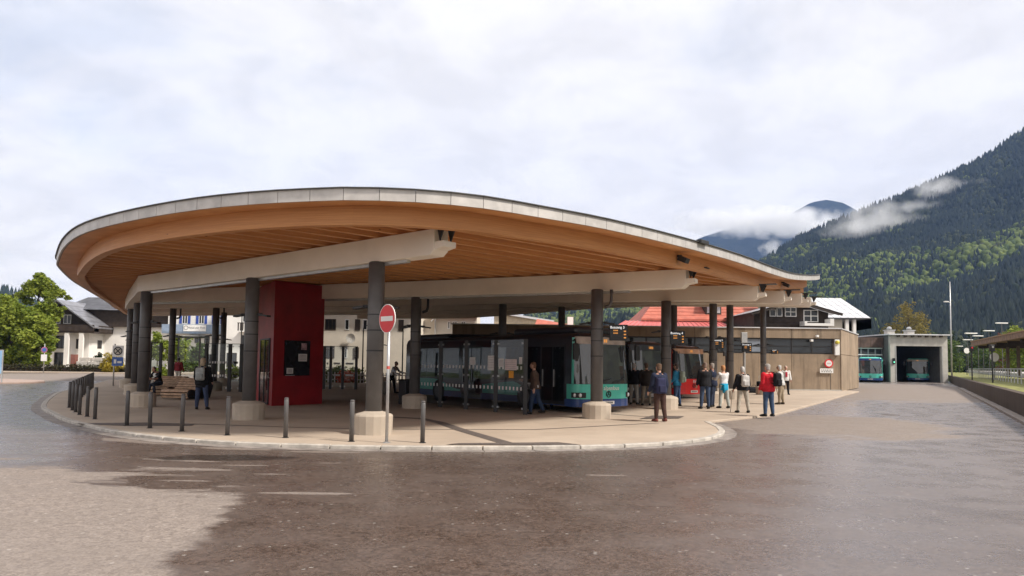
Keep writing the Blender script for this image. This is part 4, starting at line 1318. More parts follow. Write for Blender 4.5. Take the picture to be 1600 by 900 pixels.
# pale screens at the back left and behind the kiosk
ls = [Vector((x, y, ZP)) for x, y in [(-18.55, 38.0), (-18.05, 38.1)]]
glass_screen("narrow clear glass screen with two dark posts left of the seated person", ls, 2.45, "box", gm=M_GLASSC, pw=0.13, group="clear glass screens at the back of the platform", dots=False)
ls = [P(x, 600, 38.3) for x in (321, 358, 376)]
for v in ls: v.z = ZP
glass_screen("clear glass screen with three dark posts between the woman and the middle column", ls, 2.45, "box", gm=M_GLASSC, pw=0.16, group="clear glass screens at the back of the platform")
ls = [P(x, 600, 43.5) for x in (506, 516, 535, 556)]
for v in ls: v.z = ZP
glass_screen("clear glass screen with dark posts between the red kiosk and the front column", ls, 2.5, "box", gm=M_GLASSC, pw=0.14, group="clear glass screens at the back of the platform")

# ------------------------------------------------------------------ benches with rolled slats


def wave_bench(label, loc, rz, W, group):
    """double sided lounger: rolled seat, high curved back"""
    t = thing("slat_bench", label, "bench", loc, rz, group)
    prof = [(-0.95, 0.12), (-1.0, 0.26), (-0.96, 0.40), (-0.82, 0.46), (-0.62, 0.44), (-0.42, 0.40), (-0.26, 0.42), (-0.12, 0.54), (0.02, 0.72), (0.16, 0.88), (0.32, 0.95), (0.48, 0.90), (0.58, 0.76), (0.60, 0.58), (0.54, 0.42)]
    pv = catmull([Vector((a, 0, b_ * 0.88)) for a, b_ in prof], 0.125)
    for i, p in enumerate(pv):
        t0 = (pv[min(i + 1, len(pv) - 1)] - pv[max(i - 1, 0)]).normalized(); nn = Vector((-t0.z, 0, t0.x))
        m = MB(); c = p - nn * 0.0
        m.bar(c + Vector((0, -W / 2, 0)), c + Vector((0, W / 2, 0)), 0.088, 0.035, up=nn)
        m.build("slat", M_SLAT, t)
    for y in (-W / 2 - 0.035, W / 2 + 0.0):
        out = [(p.x, p.z) for p in pv]
        inn = [(0.42, 0.03), (-0.85, 0.03)]
        poly = out + inn; n = len(poly); m = MB()
        m.add([(a, y, b_) for a, b_ in poly] + [(a, y + 0.03, b_) for a, b_ in poly], [tuple(range(n)), tuple(range(2 * n - 1, n - 1, -1))] + [(i, n + i, n + (i + 1) % n, (i + 1) % n) for i in range(n)])
        m.build("side_panel", M_BLACK, t)
    return t


bp1, bp2 = P(297, 618, 31.2), P(262, 608, 34.0)
for v in (bp1, bp2): v.z = ZP
wave_bench("front wooden slat bench with black rolled ends beside the woman", bp1, R(76), 1.25, "rolled slat benches under the roof")
wave_bench("rear wooden slat bench on which a person in black sits", bp2, R(76), 1.5, "rolled slat benches under the roof")

# ------------------------------------------------------------------ people


def rot_y(v, a): return Vector((v.x * math.cos(a) + v.z * math.sin(a), v.y, -v.x * math.sin(a) + v.z * math.cos(a)))


CL = {}


def cloth(c, rough=0.85):
    k = "cloth_%d_%d_%d" % tuple(int(v * 1000) for v in c)
    return mat(k, c, rough, var=0.22, scale=7, bump=0.25, bscale=25, spec=0.2)


def ell(mb, sections, n=14):
    """loft of ellipses: (centre Vector, rx forward, ry sideways)"""
    vs_ = []
    for c, rx, ry in sections:
        for k in range(n):
            a = 2 * math.pi * k / n; vs_.append((c.x + rx * math.cos(a), c.y + ry * math.sin(a), c.z))
    fs = []
    for i in range(len(sections) - 1):
        for k in range(n): fs.append((i * n + k, i * n + (k + 1) % n, (i + 1) * n + (k + 1) % n, (i + 1) * n + k))
    fs.append(tuple(range(n - 1, -1, -1))); fs.append(tuple(range((len(sections) - 1) * n, len(sections) * n)))
    mb.add(vs_, fs)


def person(label, loc, face, H=1.7, top=(0.1, 0.1, 0.1), legs=(0.05, 0.07, 0.14), hair=(0.2, 0.14, 0.09), shoe=(0.02, 0.02, 0.02), lh=(4, 4), lk=(3, 3), ab=(4, 4), af=(8, 8), aa=(9, 9), ae=(18, 18),
           lean=2, head=(0, 0), bulk=1.0, jacket=True, long_hair=False, cap=None, skirt=None, inner=None, sit=False, toes=(8, 8), hem=0.0, sleeve=1.0):
    """one continuous body; clothes, hair and shoes are its children. Local +X is where the person faces."""
    root = thing("person", label, "person", loc, R(face))
    s = H
    th, sh, ank = 0.245 * s, 0.235 * s, 0.045 * s
    # legs from the hip down
    legj = []
    hip = Vector((0, 0, 0))
    for i, sg in enumerate((1, -1)):
        h0 = Vector((0, sg * 0.055 * s, 0))
        a, k_, b_ = R(lh[i]), R(lk[i]), R(ab[i]) * sg
        d1 = Vector((math.sin(a), math.sin(b_) * math.cos(a), -math.cos(a) * math.cos(b_)))
        d2 = Vector((math.sin(a - k_), math.sin(b_) * 0.8 * math.cos(a - k_), -math.cos(a - k_)))
        kn = h0 + d1 * th; an = kn + d2.normalized() * sh
        legj.append((h0, kn, an))
    low = min(j[2].z for j in legj)
    z0 = -low + ank
    up = Vector((0, 0, z0))
    legj = [tuple(v + up for v in j) for j in legj]
    pel = hip + up
    ln = R(lean)
    sp_ = lambda t: pel + Vector((math.sin(ln) * t, 0, math.cos(ln) * t))      # point t above the pelvis along the spine
    tor = 0.30 * s
    chest = sp_(tor * 0.72); neck = sp_(tor + 0.02 * s)
    hd_c = neck + Vector((math.sin(ln + R(head[1])) * 0.085 * s, 0, math.cos(ln + R(head[1])) * 0.085 * s)) + Vector((0.012 * s, 0, 0.012 * s))
    # arms
    armj = []
    for i, sg in enumerate((1, -1)):
        s0 = sp_(tor * 0.93) + Vector((0, sg * 0.108 * s * (0.6 + 0.4 * bulk), 0))
        a, b_, e = R(af[i]), R(aa[i]), R(ae[i])
        d1 = Vector((math.sin(a), sg * math.sin(b_) * max(0.2, math.cos(a)), -math.cos(a) * math.cos(b_))).normalized()
        d2 = Vector((math.sin(a + e), sg * math.sin(b_) * 0.2, -math.cos(a + e))).normalized()
        el = s0 + d1 * 0.172 * s; wr = el + d2 * 0.145 * s
        armj.append((s0, el, wr, d2))

    def torso(mb, g=0.0, lo=-0.02, hi=1.0, flare=0.0):
        secs = []
        for t, rx, ry in ((-0.035, 0.060, 0.085), (0.03, 0.066, 0.098), (0.09, 0.064, 0.094), (0.15, 0.062, 0.092), (0.21, 0.070, 0.104), (0.26, 0.066, 0.112), (0.295, 0.046, 0.082), (0.318, 0.034, 0.040)):
            if lo <= t <= hi:
                f = flare * max(0, (0.12 - t)) * 1.4
                secs.append((sp_(t * s) if t > -0.02 else pel + Vector((0, 0, t * s)), (rx * bulk + g + f) * s, (ry * (0.55 + 0.45 * bulk) + g + f) * s))
        ell(mb, secs)

    def arm(mb, i, g=0.0, end=1.0):
        s0, el, wr, d2 = armj[i]
        pts = [s0 + Vector((0, 0, 0.012 * s)), s0.lerp(el, 0.5), el, el.lerp(wr, 0.5)]; rr = [0.034, 0.029, 0.025, 0.023]
        if end > 0.5: pts.append(el.lerp(wr, end)); rr.append(0.0165)
        else: pts, rr = pts[:2] + [s0.lerp(el, 0.9)], rr[:2] + [0.027]
        mb.tube(pts, [(r_ + g) * s for r_ in rr], 10)
        mb.ball(s0, (0.036 + g) * s, (0.036 + g) * s, (0.036 + g) * s, 10, 6)
        if end > 0.5: mb.ball(el, (0.025 + g) * s, (0.025 + g) * s, (0.025 + g) * s, 10, 6)

    def leg(mb, i, g=0.0, end=1.0):
        h0, kn, an = legj[i]
        mb.tube([h0 + Vector((0, 0, 0.02 * s)), h0.lerp(kn, 0.5), kn, kn.lerp(an, 0.35), kn.lerp(an, end)], [(r_ + g) * s for r_ in (0.056, 0.046, 0.034, 0.033, 0.022)], 10)
        mb.ball(kn, (0.034 + g) * s, (0.034 + g) * s, (0.034 + g) * s, 10, 6)

    # body
    mb = MB(); torso(mb)
    mb.tube([sp_(0.29 * s), neck + Vector((0, 0, 0.0)), hd_c + Vector((-0.01 * s, 0, -0.01 * s))], [0.036 * s, 0.032 * s, 0.032 * s], 10)
    yaw = R(head[0]); fx, fy = math.cos(yaw), math.sin(yaw); fwd = Vector((fx, fy, 0)); sid = Vector((-fy, fx, 0))
    mb.ball(hd_c, 0.054 * s, 0.046 * s, 0.067 * s, 14, 10)
    mb.ball(hd_c + fwd * 0.014 * s + Vector((0, 0, -0.026 * s)), 0.040 * s, 0.036 * s, 0.040 * s, 12, 8)
    mb.tube([hd_c + fwd * 0.050 * s + Vector((0, 0, 0.012 * s)), hd_c + fwd * 0.064 * s + Vector((0, 0, -0.012 * s)), hd_c + fwd * 0.052 * s + Vector((0, 0, -0.017 * s))], [0.006 * s, 0.010 * s, 0.008 * s], 6)
    for sg in (1, -1): mb.ball(hd_c + sid * sg * 0.047 * s, 0.012 * s, 0.008 * s, 0.017 * s, 8, 6)
    for i in (0, 1):
        arm(mb, i); leg(mb, i)
        h0, kn, an = legj[i]; foot_d = Vector((math.cos(R(toes[i]) * (1 if i == 0 else -1)), math.sin(R(toes[i]) * (1 if i == 0 else -1)), 0))
        mb.tube([an, an + Vector((0, 0, -0.025 * s)) + foot_d * 0.02 * s, an + Vector((0, 0, -0.033 * s)) + foot_d * 0.09 * s], [0.022 * s, 0.022 * s, 0.012 * s], 8)
        # hand: palm, thumb and four fingers, slightly curled
        s0, el, wr, d2 = armj[i]; sg = 1 if i == 0 else -1
        side = Vector((0, sg, 0)); fwd_h = d2.cross(side).normalized() * (1 if sg > 0 else -1)
        fwd_h = fwd_h if fwd_h.x >= 0 else -fwd_h
        pc = wr + d2 * 0.028 * s
        mb.tube([wr - d2 * 0.01 * s, pc, wr + d2 * 0.052 * s], [0.0155 * s, 0.020 * s, 0.018 * s], 8)
        for f_, (off_, ln_) in enumerate(((0.0165, 0.040), (0.0055, 0.046), (-0.0055, 0.043), (-0.0165, 0.034))):
            b0 = wr + d2 * 0.050 * s + fwd_h * off_ * s
            k1 = b0 + d2 * ln_ * 0.55 * s - side * 0.004 * s; k2 = k1 + (d2 * 0.75 - side * 0.55).normalized() * ln_ * 0.5 * s
            mb.tube([b0 - d2 * 0.01 * s, k1, k2], [0.0062 * s, 0.0056 * s, 0.0045 * s], 6)
        tb = wr + d2 * 0.018 * s + fwd_h * 0.017 * s
        mb.tube([tb, tb + (d2 * 0.6 + fwd_h * 0.8).normalized() * 0.022 * s, tb + (d2 * 0.9 + fwd_h * 0.45).normalized() * 0.042 * s], [0.0075 * s, 0.0066 * s, 0.005 * s], 6)
    me = fuse(mb, 0.0105, 3); me.materials.clear(); me.materials.append(M_SKIN); me.name = "body"
    body = link("body", me, root)
    # eyes and mouth
    for sg in (1, -1):
        m = MB(); m.ball(hd_c + fwd * 0.0495 * s + sid * sg * 0.018 * s + Vector((0, 0, 0.002 * s)), 0.006 * s, 0.006 * s, 0.0045 * s, 8, 6); m.build("eye", M_BLACK, body, smooth=True)
    m = MB(); m.bar(hd_c + fwd * 0.054 * s - sid * 0.013 * s + Vector((0, 0, -0.036 * s)), hd_c + fwd * 0.054 * s + sid * 0.013 * s + Vector((0, 0, -0.036 * s)), 0.006 * s, 0.005 * s); m.build("mouth", mat("lips", (0.35, 0.12, 0.10)), body)
    # trousers
    mb = MB(); torso(mb, 0.006, -0.05, 0.10)
    for i in (0, 1): leg(mb, i, 0.010, 0.97)
    me = fuse(mb, 0.015, 4); me.materials.clear(); me.materials.append(cloth(legs)); me.name = "trousers"
    link("trousers", me, body)
    mb = MB(); torso(mb, 0.016 if jacket else 0.009, -0.04 - hem if jacket else 0.03, 0.30, 0.12 if jacket else 0.0)
    if hem:
        ell(mb, [(pel + Vector((0, 0, -hem * s)), 0.080 * bulk * s, 0.105 * bulk * s), (pel + Vector((0, 0, 0.05 * s)), 0.080 * bulk * s, 0.108 * bulk * s)])
    for i in (0, 1): arm(mb, i, 0.013 if jacket else 0.008, 0.96 * sleeve)
    if jacket: mb.tube([sp_(0.29 * s), sp_(0.325 * s)], [0.052 * s, 0.043 * s], 12)
    me = fuse(mb, 0.014, 4); me.materials.clear(); me.materials.append(cloth(top)); me.name = "jacket" if jacket else "shirt"
    link(me.name, me, body)
    if skirt:
        mb = MB(); ell(mb, [(pel + Vector((0, 0, -0.10 * s)), 0.092 * s, 0.118 * s), (pel + Vector((0.0, 0, 0.0)), 0.088 * s, 0.112 * s), (pel + Vector((0, 0, 0.06 * s)), 0.078 * s, 0.104 * s)])
        mb.tube([pel + Vector((-0.09 * s, 0.05 * s, 0.03 * s)), pel + Vector((-0.105 * s, 0.06 * s, -0.10 * s)), pel + Vector((-0.09 * s, 0.07 * s, -0.16 * s))], [0.03 * s, 0.04 * s, 0.02 * s], 8)
        me = fuse(mb, 0.014, 3); me.materials.clear(); me.materials.append(cloth(skirt)); link("tied_jacket", me, body)
    if inner:
        m = MB(); m.bar(sp_(0.10 * s) + Vector((0.085 * s * bulk, 0, 0)), sp_(0.27 * s) + Vector((0.072 * s * bulk, 0, 0)), 0.07 * s, 0.03 * s, up=Vector((1, 0, 0))); m.build("shirt_front", cloth(inner), body, bevel=0.01)
    # shoes
    for i in (0, 1):
        h0, kn, an = legj[i]; fa = R(toes[i]) * (1 if i == 0 else -1)
        fd = Vector((math.cos(fa), math.sin(fa), 0)); b0 = Vector((an.x, an.y, an.z - ank))
        mb = MB()
        mb.tube([b0 - fd * 0.035 * s + Vector((0, 0, 0.026 * s)), b0 + fd * 0.02 * s + Vector((0, 0, 0.030 * s)), b0 + fd * 0.075 * s + Vector((0, 0, 0.022 * s)), b0 + fd * 0.115 * s + Vector((0, 0, 0.016 * s))], [0.024 * s, 0.030 * s, 0.026 * s, 0.015 * s], 10)
        mb.tube([b0 + Vector((0, 0, 0.03 * s)), b0 + Vector((0, 0, 0.06 * s))], [0.028 * s, 0.025 * s], 10)
        me = fuse(mb, 0.011, 2); me.materials.clear(); me.materials.append(cloth(shoe, 0.6)); link("shoe", me, body)
    # hair or cap
    mb = MB(); hc = hd_c - fwd * 0.011 * s + Vector((0, 0, 0.012 * s))
    mb.ball(hc, 0.053 * s, 0.051 * s, 0.062 * s, 14, 10)
    mb.ball(hd_c - fwd * 0.022 * s + Vector((0, 0, -0.022 * s)), 0.038 * s, 0.044 * s, 0.045 * s, 12, 8)
    if long_hair: mb.ball(hd_c - fwd * 0.026 * s + Vector((0, 0, -0.05 * s)), 0.036 * s, 0.052 * s, 0.055 * s, 12, 8)
    for k_ in range(9):
        a = random.random() * 6.28; mb.ball(hc + Vector((math.cos(a) * 0.034, math.sin(a) * 0.034, random.uniform(-0.01, 0.035))) * s, 0.02 * s, 0.02 * s, 0.02 * s, 8, 5)
    me = fuse(mb, 0.012, 2); me.materials.clear(); me.materials.append(cloth(cap or hair)); link("hair" if cap is None else "hat", me, body)
    pts = dict(pel=pel, chest=chest, back=sp_(tor * 0.62) - Vector((0.075 * bulk * s + 0.02, 0, 0)), hands=[a[2] + a[3] * 0.06 * s for a in armj], head=hd_c)
    W = Matrix.Translation(loc) @ Matrix.Rotation(R(face), 4, 'Z')
    root_pts = {k_: ([W @ v for v in p] if isinstance(p, list) else W @ p) for k_, p in pts.items()}
    return root, root_pts


def backpack(label, at_, face, c, w=0.28, h=0.42, d=0.15, straps=None):
    t = thing("backpack", label, "backpack", at_, R(face))
    m = MB(); m.box(-d, 0.0, -w / 2, w / 2, -h * 0.55, h * 0.45); m.build("main_compartment", cloth(c), t, bevel=min(w, d) * 0.35, seg=4)
    m = MB(); m.box(-d - 0.045, -d * 0.7, -w * 0.36, w * 0.36, -h * 0.48, -h * 0.02); m.build("front_pocket", cloth(tuple(v * 0.8 for v in c)), t, bevel=0.03, seg=3)
    for sg in (1, -1):
        y = sg * w * 0.30
        m = MB(); m.tube([(-0.02, y * 0.7, h * 0.40), (0.05, y * 1.15, h * 0.52), (0.17, y * 1.25, h * 0.50), (0.23, y * 1.3, h * 0.25), (0.21, y * 1.35, -0.02), (0.10, y * 1.5, -0.12), (-0.02, y * 1.2, -h * 0.35)], 0.014, 6)
        m.build("strap", cloth(straps or c), t, smooth=True)
    return t


def GP(x, y): return G(x, y, ZP)


NAVY = (0.022, 0.028, 0.055); BLACKC = (0.014, 0.014, 0.017); JEAN = (0.045, 0.065, 0.11); GREYH = (0.34, 0.32, 0.30)
_, q = person("woman in black coat and jeans standing with a pale grey backpack by the slat bench", GP(314, 640), 96, 1.69, BLACKC, (0.05, 0.065, 0.12), (0.42, 0.33, 0.24), lh=(7, -4), ab=(6, 9), af=(10, 10), ae=(40, 40), long_hair=True, hem=0.09, bulk=1.12)
backpack("small pale grey backpack worn over the black coat by the slat bench", q["back"], 96, (0.40, 0.42, 0.42))
sp0 = P(249, 612, 33.1)
root, q = person("person in black t shirt with white print sitting bent forward on the slat bench", Vector((sp0.x, sp0.y, ZP)), -112, 1.72, BLACKC, (0.03, 0.035, 0.05), (0.03, 0.025, 0.02), lh=(82, 78), lk=(84, 70), ab=(10, 12), af=(38, 38), aa=(10, 10), ae=(50, 55), lean=22, head=(0, 30), jacket=False, sleeve=0.3, shoe=(0.03, 0.03, 0.03))
m = MB(); rn = random.Random(4)
for k_ in range(6):
    y0, z0 = rn.uniform(-0.11, 0.04), rn.uniform(0.83, 1.0)
    m.box(0.245 + (z0 - 0.83) * 0.35, 0.262 + (z0 - 0.83) * 0.35, y0, y0 + rn.uniform(0.04, 0.09), z0, z0 + rn.uniform(0.03, 0.07))
stuff(m.build("shirt_print", M_WHITE, [c for c in children(root) if c.name.startswith("body")][0]))
pr = P(278, 597, 50.0); pr.z = ZP
person("person in dark red jacket and pale trousers standing far back near the small trees", pr, 80, 1.72, (0.22, 0.03, 0.04), (0.55, 0.52, 0.46), (0.05, 0.04, 0.035), bulk=1.15, af=(-4, 6), aa=(14, 14))
_, q = person("man in brown jumper and jeans walking left with one hand raised to the glass screen", GP(836, 647), 172, 1.70, (0.085, 0.055, 0.042), (0.03, 0.048, 0.09), (0.13, 0.07, 0.045), lh=(14, -12), lk=(8, 14), af=(-14, 26), ae=(22, 66), aa=(14, 8), lean=5, shoe=(0.02, 0.02, 0.02), bulk=1.05)
m = MB(); tb = thing("belt_bag", "small pale pouch at the belt of the man in the brown jumper", "pouch", q["pel"] + Vector((0.05, -0.16, 0.03)), 0)
m.box(-0.045, 0.045, -0.03, 0.03, -0.045, 0.045); m.build("pouch_body", M_PAPER, tb, bevel=0.015); m = MB(); m.box(-0.046, 0.046, -0.034, -0.02, 0.005, 0.035); m.build("flap", M_GALV, tb, bevel=0.005)
person("person in dark clothes half hidden behind the man in the brown jumper", GP(856, 640), -60, 1.66, (0.09, 0.05, 0.045), BLACKC, (0.08, 0.05, 0.035), af=(30, 10), ae=(60, 20))
_, q = person("person in navy jacket and brown trousers walking away alone on the pale paving", GP(1031, 659), 112, 1.68, NAVY, (0.058, 0.032, 0.026), (0.12, 0.075, 0.05), lh=(3, -5), lk=(2, 8), ab=(1, 1), af=(6, -8), ae=(30, 30), bulk=1.08, hem=0.03, shoe=(0.16, 0.05, 0.04), lean=4)
backpack("navy rucksack worn by the person in brown trousers", q["back"] + Vector((-0.10, -0.03, -0.12)), 112, (0.028, 0.03, 0.07), 0.30, 0.46, 0.16)
_, q = person("man in bright blue jacket and jeans beside the second octagonal plinth", GP(1058, 635), 150, 1.70, (0.03, 0.20, 0.36), (0.035, 0.06, 0.12), (0.10, 0.08, 0.07), af=(10, 4), ae=(40, 30), lh=(4, -4))
backpack("grey green backpack on the man in the bright blue jacket", q["back"], 150, (0.26, 0.29, 0.24), 0.30, 0.46, 0.17)
person("man in black jacket and jeans standing with his back turned before the red bus", GP(1102, 639), 98, 1.76, BLACKC, (0.045, 0.068, 0.12), (0.22, 0.16, 0.13), bulk=1.18, af=(8, 16), ae=(20, 60), hem=0.03)
person("man in navy jacket facing the red bus, right behind the man in black", GP(1114, 636), 150, 1.74, NAVY, (0.03, 0.04, 0.07), (0.30, 0.26, 0.23), bulk=1.12, af=(10, 10), ae=(40, 40), hem=0.03)
_, q = person("woman in white top with a bright blue jacket tied round her waist", GP(1131, 638), 110, 1.66, (0.62, 0.61, 0.62), (0.34, 0.36, 0.34), (0.45, 0.22, 0.10), skirt=(0.02, 0.28, 0.46), jacket=False, lh=(4, -6), ab=(5, 5), af=(40, 20), ae=(60, 50))
_, q = person("person in black jumper, beige trousers and white cap with a white string bag", GP(1161, 645), 98, 1.62, BLACKC, (0.36, 0.33, 0.28), (0.5, 0.48, 0.46), cap=(0.46, 0.445, 0.43), ab=(8, 8), lh=(2, -2), af=(6, 4), aa=(16, 14), ae=(24, 14), bulk=1.08)
backpack("white string bag on the back of the person in the black jumper", q["back"], 98, (0.56, 0.54, 0.52), 0.27, 0.40, 0.13, straps=(0.7, 0.68, 0.66))
hw = q["hands"][0]
stk = thing("walking_stick", "thin dark walking stick held by the person with the white string bag", "walking stick", (hw.x - 0.02, hw.y, ZP))
m = MB(); m.tube([(-0.06, 0.05, 0.0), (0.0, 0.0, hw.z - ZP + 0.02)], 0.009, 6); m.build("shaft", M_STEEL, stk); m = MB(); m.tube([(0, 0, hw.z - ZP + 0.02), (0.0, 0.07, hw.z - ZP + 0.04)], 0.015, 8); m.build("handle", M_BLACK, stk)
_, q = person("man in bright red jacket, jeans and grey hair with a black backpack", GP(1201, 651), 118, 1.72, (0.52, 0.018, 0.03), (0.045, 0.075, 0.135), GREYH, bulk=1.2, hem=0.05, af=(4, 6), ae=(25, 30), aa=(7, 7), ab=(4, 4), lh=(2, -2), toes=(14, 20))
backpack("black backpack on the man in the bright red jacket", q["back"] + Vector((0.1, -0.02, 0.02)), 118, BLACKC, 0.28, 0.44, 0.16)
_, q = person("person in pale grey jacket and khaki trousers behind the man in red", GP(1221, 632), 150, 1.70, (0.50, 0.50, 0.49), (0.30, 0.24, 0.17), GREYH, cap=(0.46, 0.445, 0.43), lh=(6, -2), lean=6, af=(16, 10), ae=(40, 20), shoe=(0.05, 0.04, 0.03))
hw = q["hands"][1]
stk = thing("walking_stick", "ochre walking stick tilted beside the man in red", "walking stick", (hw.x, hw.y, ZP))
m = MB(); m.tube([(0.06, -0.35, 0.0), (0.0, 0.0, hw.z - ZP + 0.02)], 0.013, 6); m.build("shaft", mat("stick_wood", (0.5, 0.33, 0.14)), stk); m = MB(); m.tube([(0, 0, hw.z - ZP + 0.02), (0.0, 0.07, hw.z - ZP + 0.05)], 0.017, 8); m.build("handle", M_BLACK, stk)
person("person in open white jacket over a red top and dark trousers near the concrete wall", GP(1228, 616.5), -95, 1.68, (0.62, 0.61, 0.60), BLACKC, (0.55, 0.5, 0.45), inner=(0.45, 0.03, 0.06), af=(4, 4), aa=(12, 14), ae=(20, 20), ab=(3, 7), hem=0.04)
person("person in black jacket and pale trousers boarding beside the teal bus", GP(990, 632), 60, 1.70, BLACKC, (0.42, 0.41, 0.38), GREYH, af=(12, 12), ae=(40, 40))
person("person in dark brown coat and khaki trousers in the shade beside the dark bus", GP(1010, 634), 90, 1.72, (0.03, 0.025, 0.022), (0.22, 0.19, 0.15), (0.10, 0.07, 0.05), hem=0.06, bulk=1.12)
pr = P(612, 610, 39.0); pr.z = ZP
person("person in white shirt bending forward behind the no entry sign pole", pr, -20, 1.70, (0.60, 0.60, 0.62), BLACKC, (0.12, 0.09, 0.07), lean=20, jacket=False, lh=(10, -16), af=(40, 30), ae=(40, 40))

# luggage, planters
p = GP(1183, 613); p.y -= 0.8
t = thing("suitcase", "dark soft suitcase standing on the paving left of the man in red", "suitcase", p, R(20))
m = MB(); m.box(-0.28, 0.28, -0.15, 0.15, 0.05, 0.72); m.build("case_shell", cloth(BLACKC), t, bevel=0.06, seg=3)
m = MB(); m.tube([(-0.12, 0.08, 0.72), (-0.12, 0.08, 1.05), (0.12, 0.08, 1.05), (0.12, 0.08, 0.72)], 0.012, 6); m.build("handle", M_GALV, t)
for sx in (-0.2, 0.2):
    m = MB(); m.tube([(sx - 0.02, 0.1, 0.04), (sx + 0.02, 0.1, 0.04)], 0.04, 10); m.build("wheel", M_RUB, t)
t = thing("travel_bag", "low dark travel bag lying beside the suitcase", "bag", p + Vector((-0.55, -0.25, 0)), R(5))
m = MB(); m.box(-0.35, 0.3, -0.16, 0.16, 0.0, 0.36); m.build("bag_body", cloth(BLACKC), t, bevel=0.1, seg=3)
m = MB(); m.tube([(-0.15, 0, 0.34), (-0.1, 0, 0.48), (0.1, 0, 0.48), (0.15, 0, 0.34)], 0.015, 6); m.build("handle", cloth(BLACKC), t)


def planter(label, loc, r, h, m_):
    t = thing("planter", label, "planter", loc)
    m = MB(); m.lathe([(r * 0.86, 0), (r, h * 0.2), (r, h), (r - 0.07, h), (r - 0.09, h - 0.1)], 20); m.build("tub", m_, t)
    m = MB(); m.lathe([(0, h - 0.09), (r - 0.09, h - 0.09)], 20); m.build("soil", M_TRUNK, t)
    return t


p = P(1147, 617, 39.5); p.z = ZP
planter("brown round tub standing behind the woman with the blue tied jacket", p, 0.36, 0.75, mat("tub_brown", (0.15, 0.09, 0.07), 0.7))
p = P(604, 612, 38.5); p.z = ZP
planter("grey round concrete tub behind the no entry sign pole", p + Vector((-0.3, -0.6, 0)), 0.62, 0.62, M_CONCP)

# ------------------------------------------------------------------ buildings


def wall_rect(mb, X, u0, u1, z0, z1, t0, t1, mi=0): mb.box(u0, u1, t0, t1, z0, z1, mi, X)


def window(parent, X, u0, u1, z0, z1, frame=M_WHITE, shutters=None, mull=1, trans=0, t=-0.04):
    """X: x along the facade, -y outwards"""
    m = MB(); f = 0.07
    m.box(u0, u1, t, 0.0, z0, z0 + f, 0, X); m.box(u0, u1, t, 0.0, z1 - f, z1, 0, X)
    m.box(u0, u0 + f, t, 0.0, z0 + f, z1 - f, 0, X); m.box(u1 - f, u1, t, 0.0, z0 + f, z1 - f, 0, X)
    for i in range(mull):
        c = u0 + (u1 - u0) * (i + 1) / (mull + 1); m.box(c - f / 2, c + f / 2, t, 0.0, z0 + f, z1 - f, 0, X)
    for i in range(trans):
        c = z0 + (z1 - z0) * (i + 1) / (trans + 1); m.box(u0 + f, u1 - f, t * 0.8, 0.0, c - f / 2, c + f / 2, 0, X)
    w = m.build("window", frame, parent)
    m = MB(); m.box(u0 + f, u1 - f, t * 0.4, -0.002, z0 + f, z1 - f, 0, X); m.build("pane", M_WINGL, w)
    if shutters:
        sw = (u1 - u0) * 0.5
        for a, b_ in ((u0 - sw, u0 - 0.03), (u1 + 0.03, u1 + sw)):
            m = MB(); m.box(a, b_, t * 1.3, 0, z0, z1, 0, X); m.build("shutter", shutters, parent)
    return w


def gable_roof(parent, X, w, d, ez, az, oh, m_, th=0.18, front_oh=0.8):
    """ridge along the local +y axis, gable facing -y"""
    for sg in (-1, 1):
        sl = (az - ez) / (w / 2)
        x1 = sg * (w / 2 + oh); z1 = ez - sl * oh
        m = MB()
        m.add([(0, -front_oh, az), (x1, -front_oh, z1), (x1, d + front_oh, z1), (0, d + front_oh, az), (0, -front_oh, az - th), (x1, -front_oh, z1 - th), (x1, d + front_oh, z1 - th), (0, d + front_oh, az - th)],
              [(0, 1, 2, 3), (7, 6, 5, 4), (0, 4, 5, 1), (1, 5, 6, 2), (2, 6, 7, 3)], 0, X)
        r0 = m.build("roof", m_, parent)
        m = MB(); nseam = int((w / 2 + oh) / 0.9)
        for i in range(1, nseam):
            t = i / nseam; xx = x1 * t; zz = az + (z1 - az) * t
            m.box(xx - 0.02, xx + 0.02, -front_oh, d + front_oh, zz - 0.02, zz + 0.03, 0, X)
        stuff(m.build("roof_seam", m_, r0))


def TX(x, y, rz=0): return Matrix.Translation((x, y, 0)) @ Matrix.Rotation(rz, 4, 'Z')


# -- left: dark timbered chalet
chx, chy = -59.7, 98.0
ch = thing("chalet", "alpine house with dark timber gable, grey sheet roof and white ground floor beyond the hedge", "house", (chx, chy, 0))
I4 = Matrix()
m = MB(); m.box(-3.7, 3.7, 0, 24, 0, 5.0, 0); m.build("wall", M_WHPL, ch)
m = MB(); m.prism([(-3.72, 0.0), (3.72, 0.0), (3.72, 24), (-3.72, 24)], 5.0, 6.7)
m.add([(-3.7, 0, 6.7), (3.7, 0, 6.7), (0, 0, 9.1), (-3.7, 24, 6.7), (3.7, 24, 6.7), (0, 24, 9.1)], [(0, 1, 2), (5, 4, 3)]); m.build("timber_storey", M_DKWOOD, ch)
gable_roof(ch, I4, 7.4, 24, 6.7, 9.3, 1.3, M_GREYRF, front_oh=1.4)
SX = Matrix.Translation((3.7, 0, 0)) @ Matrix.Rotation(R(90), 4, 'Z')     # the side towards the station
m = MB(); m.box(-3.9, 5.0, -1.25, 0.0, 5.0, 5.15); m.box(-3.9, 5.0, -1.3, -1.22, 5.15, 6.05); bal = m.build("balcony", M_DKWOOD, ch)
m = MB(); m.box(0, 22, -1.2, 0.0, 5.0, 5.15, 0, SX); m.box(0, 22, -1.25, -1.18, 5.15, 6.0, 0, SX); m.build("balcony", M_DKWOOD, ch)
m = MB()
for x in (-2.9, -1.2, 1.4, 3.3): m.box(x - 0.28, x + 0.28, -1.2, -0.9, 0, 4.99)
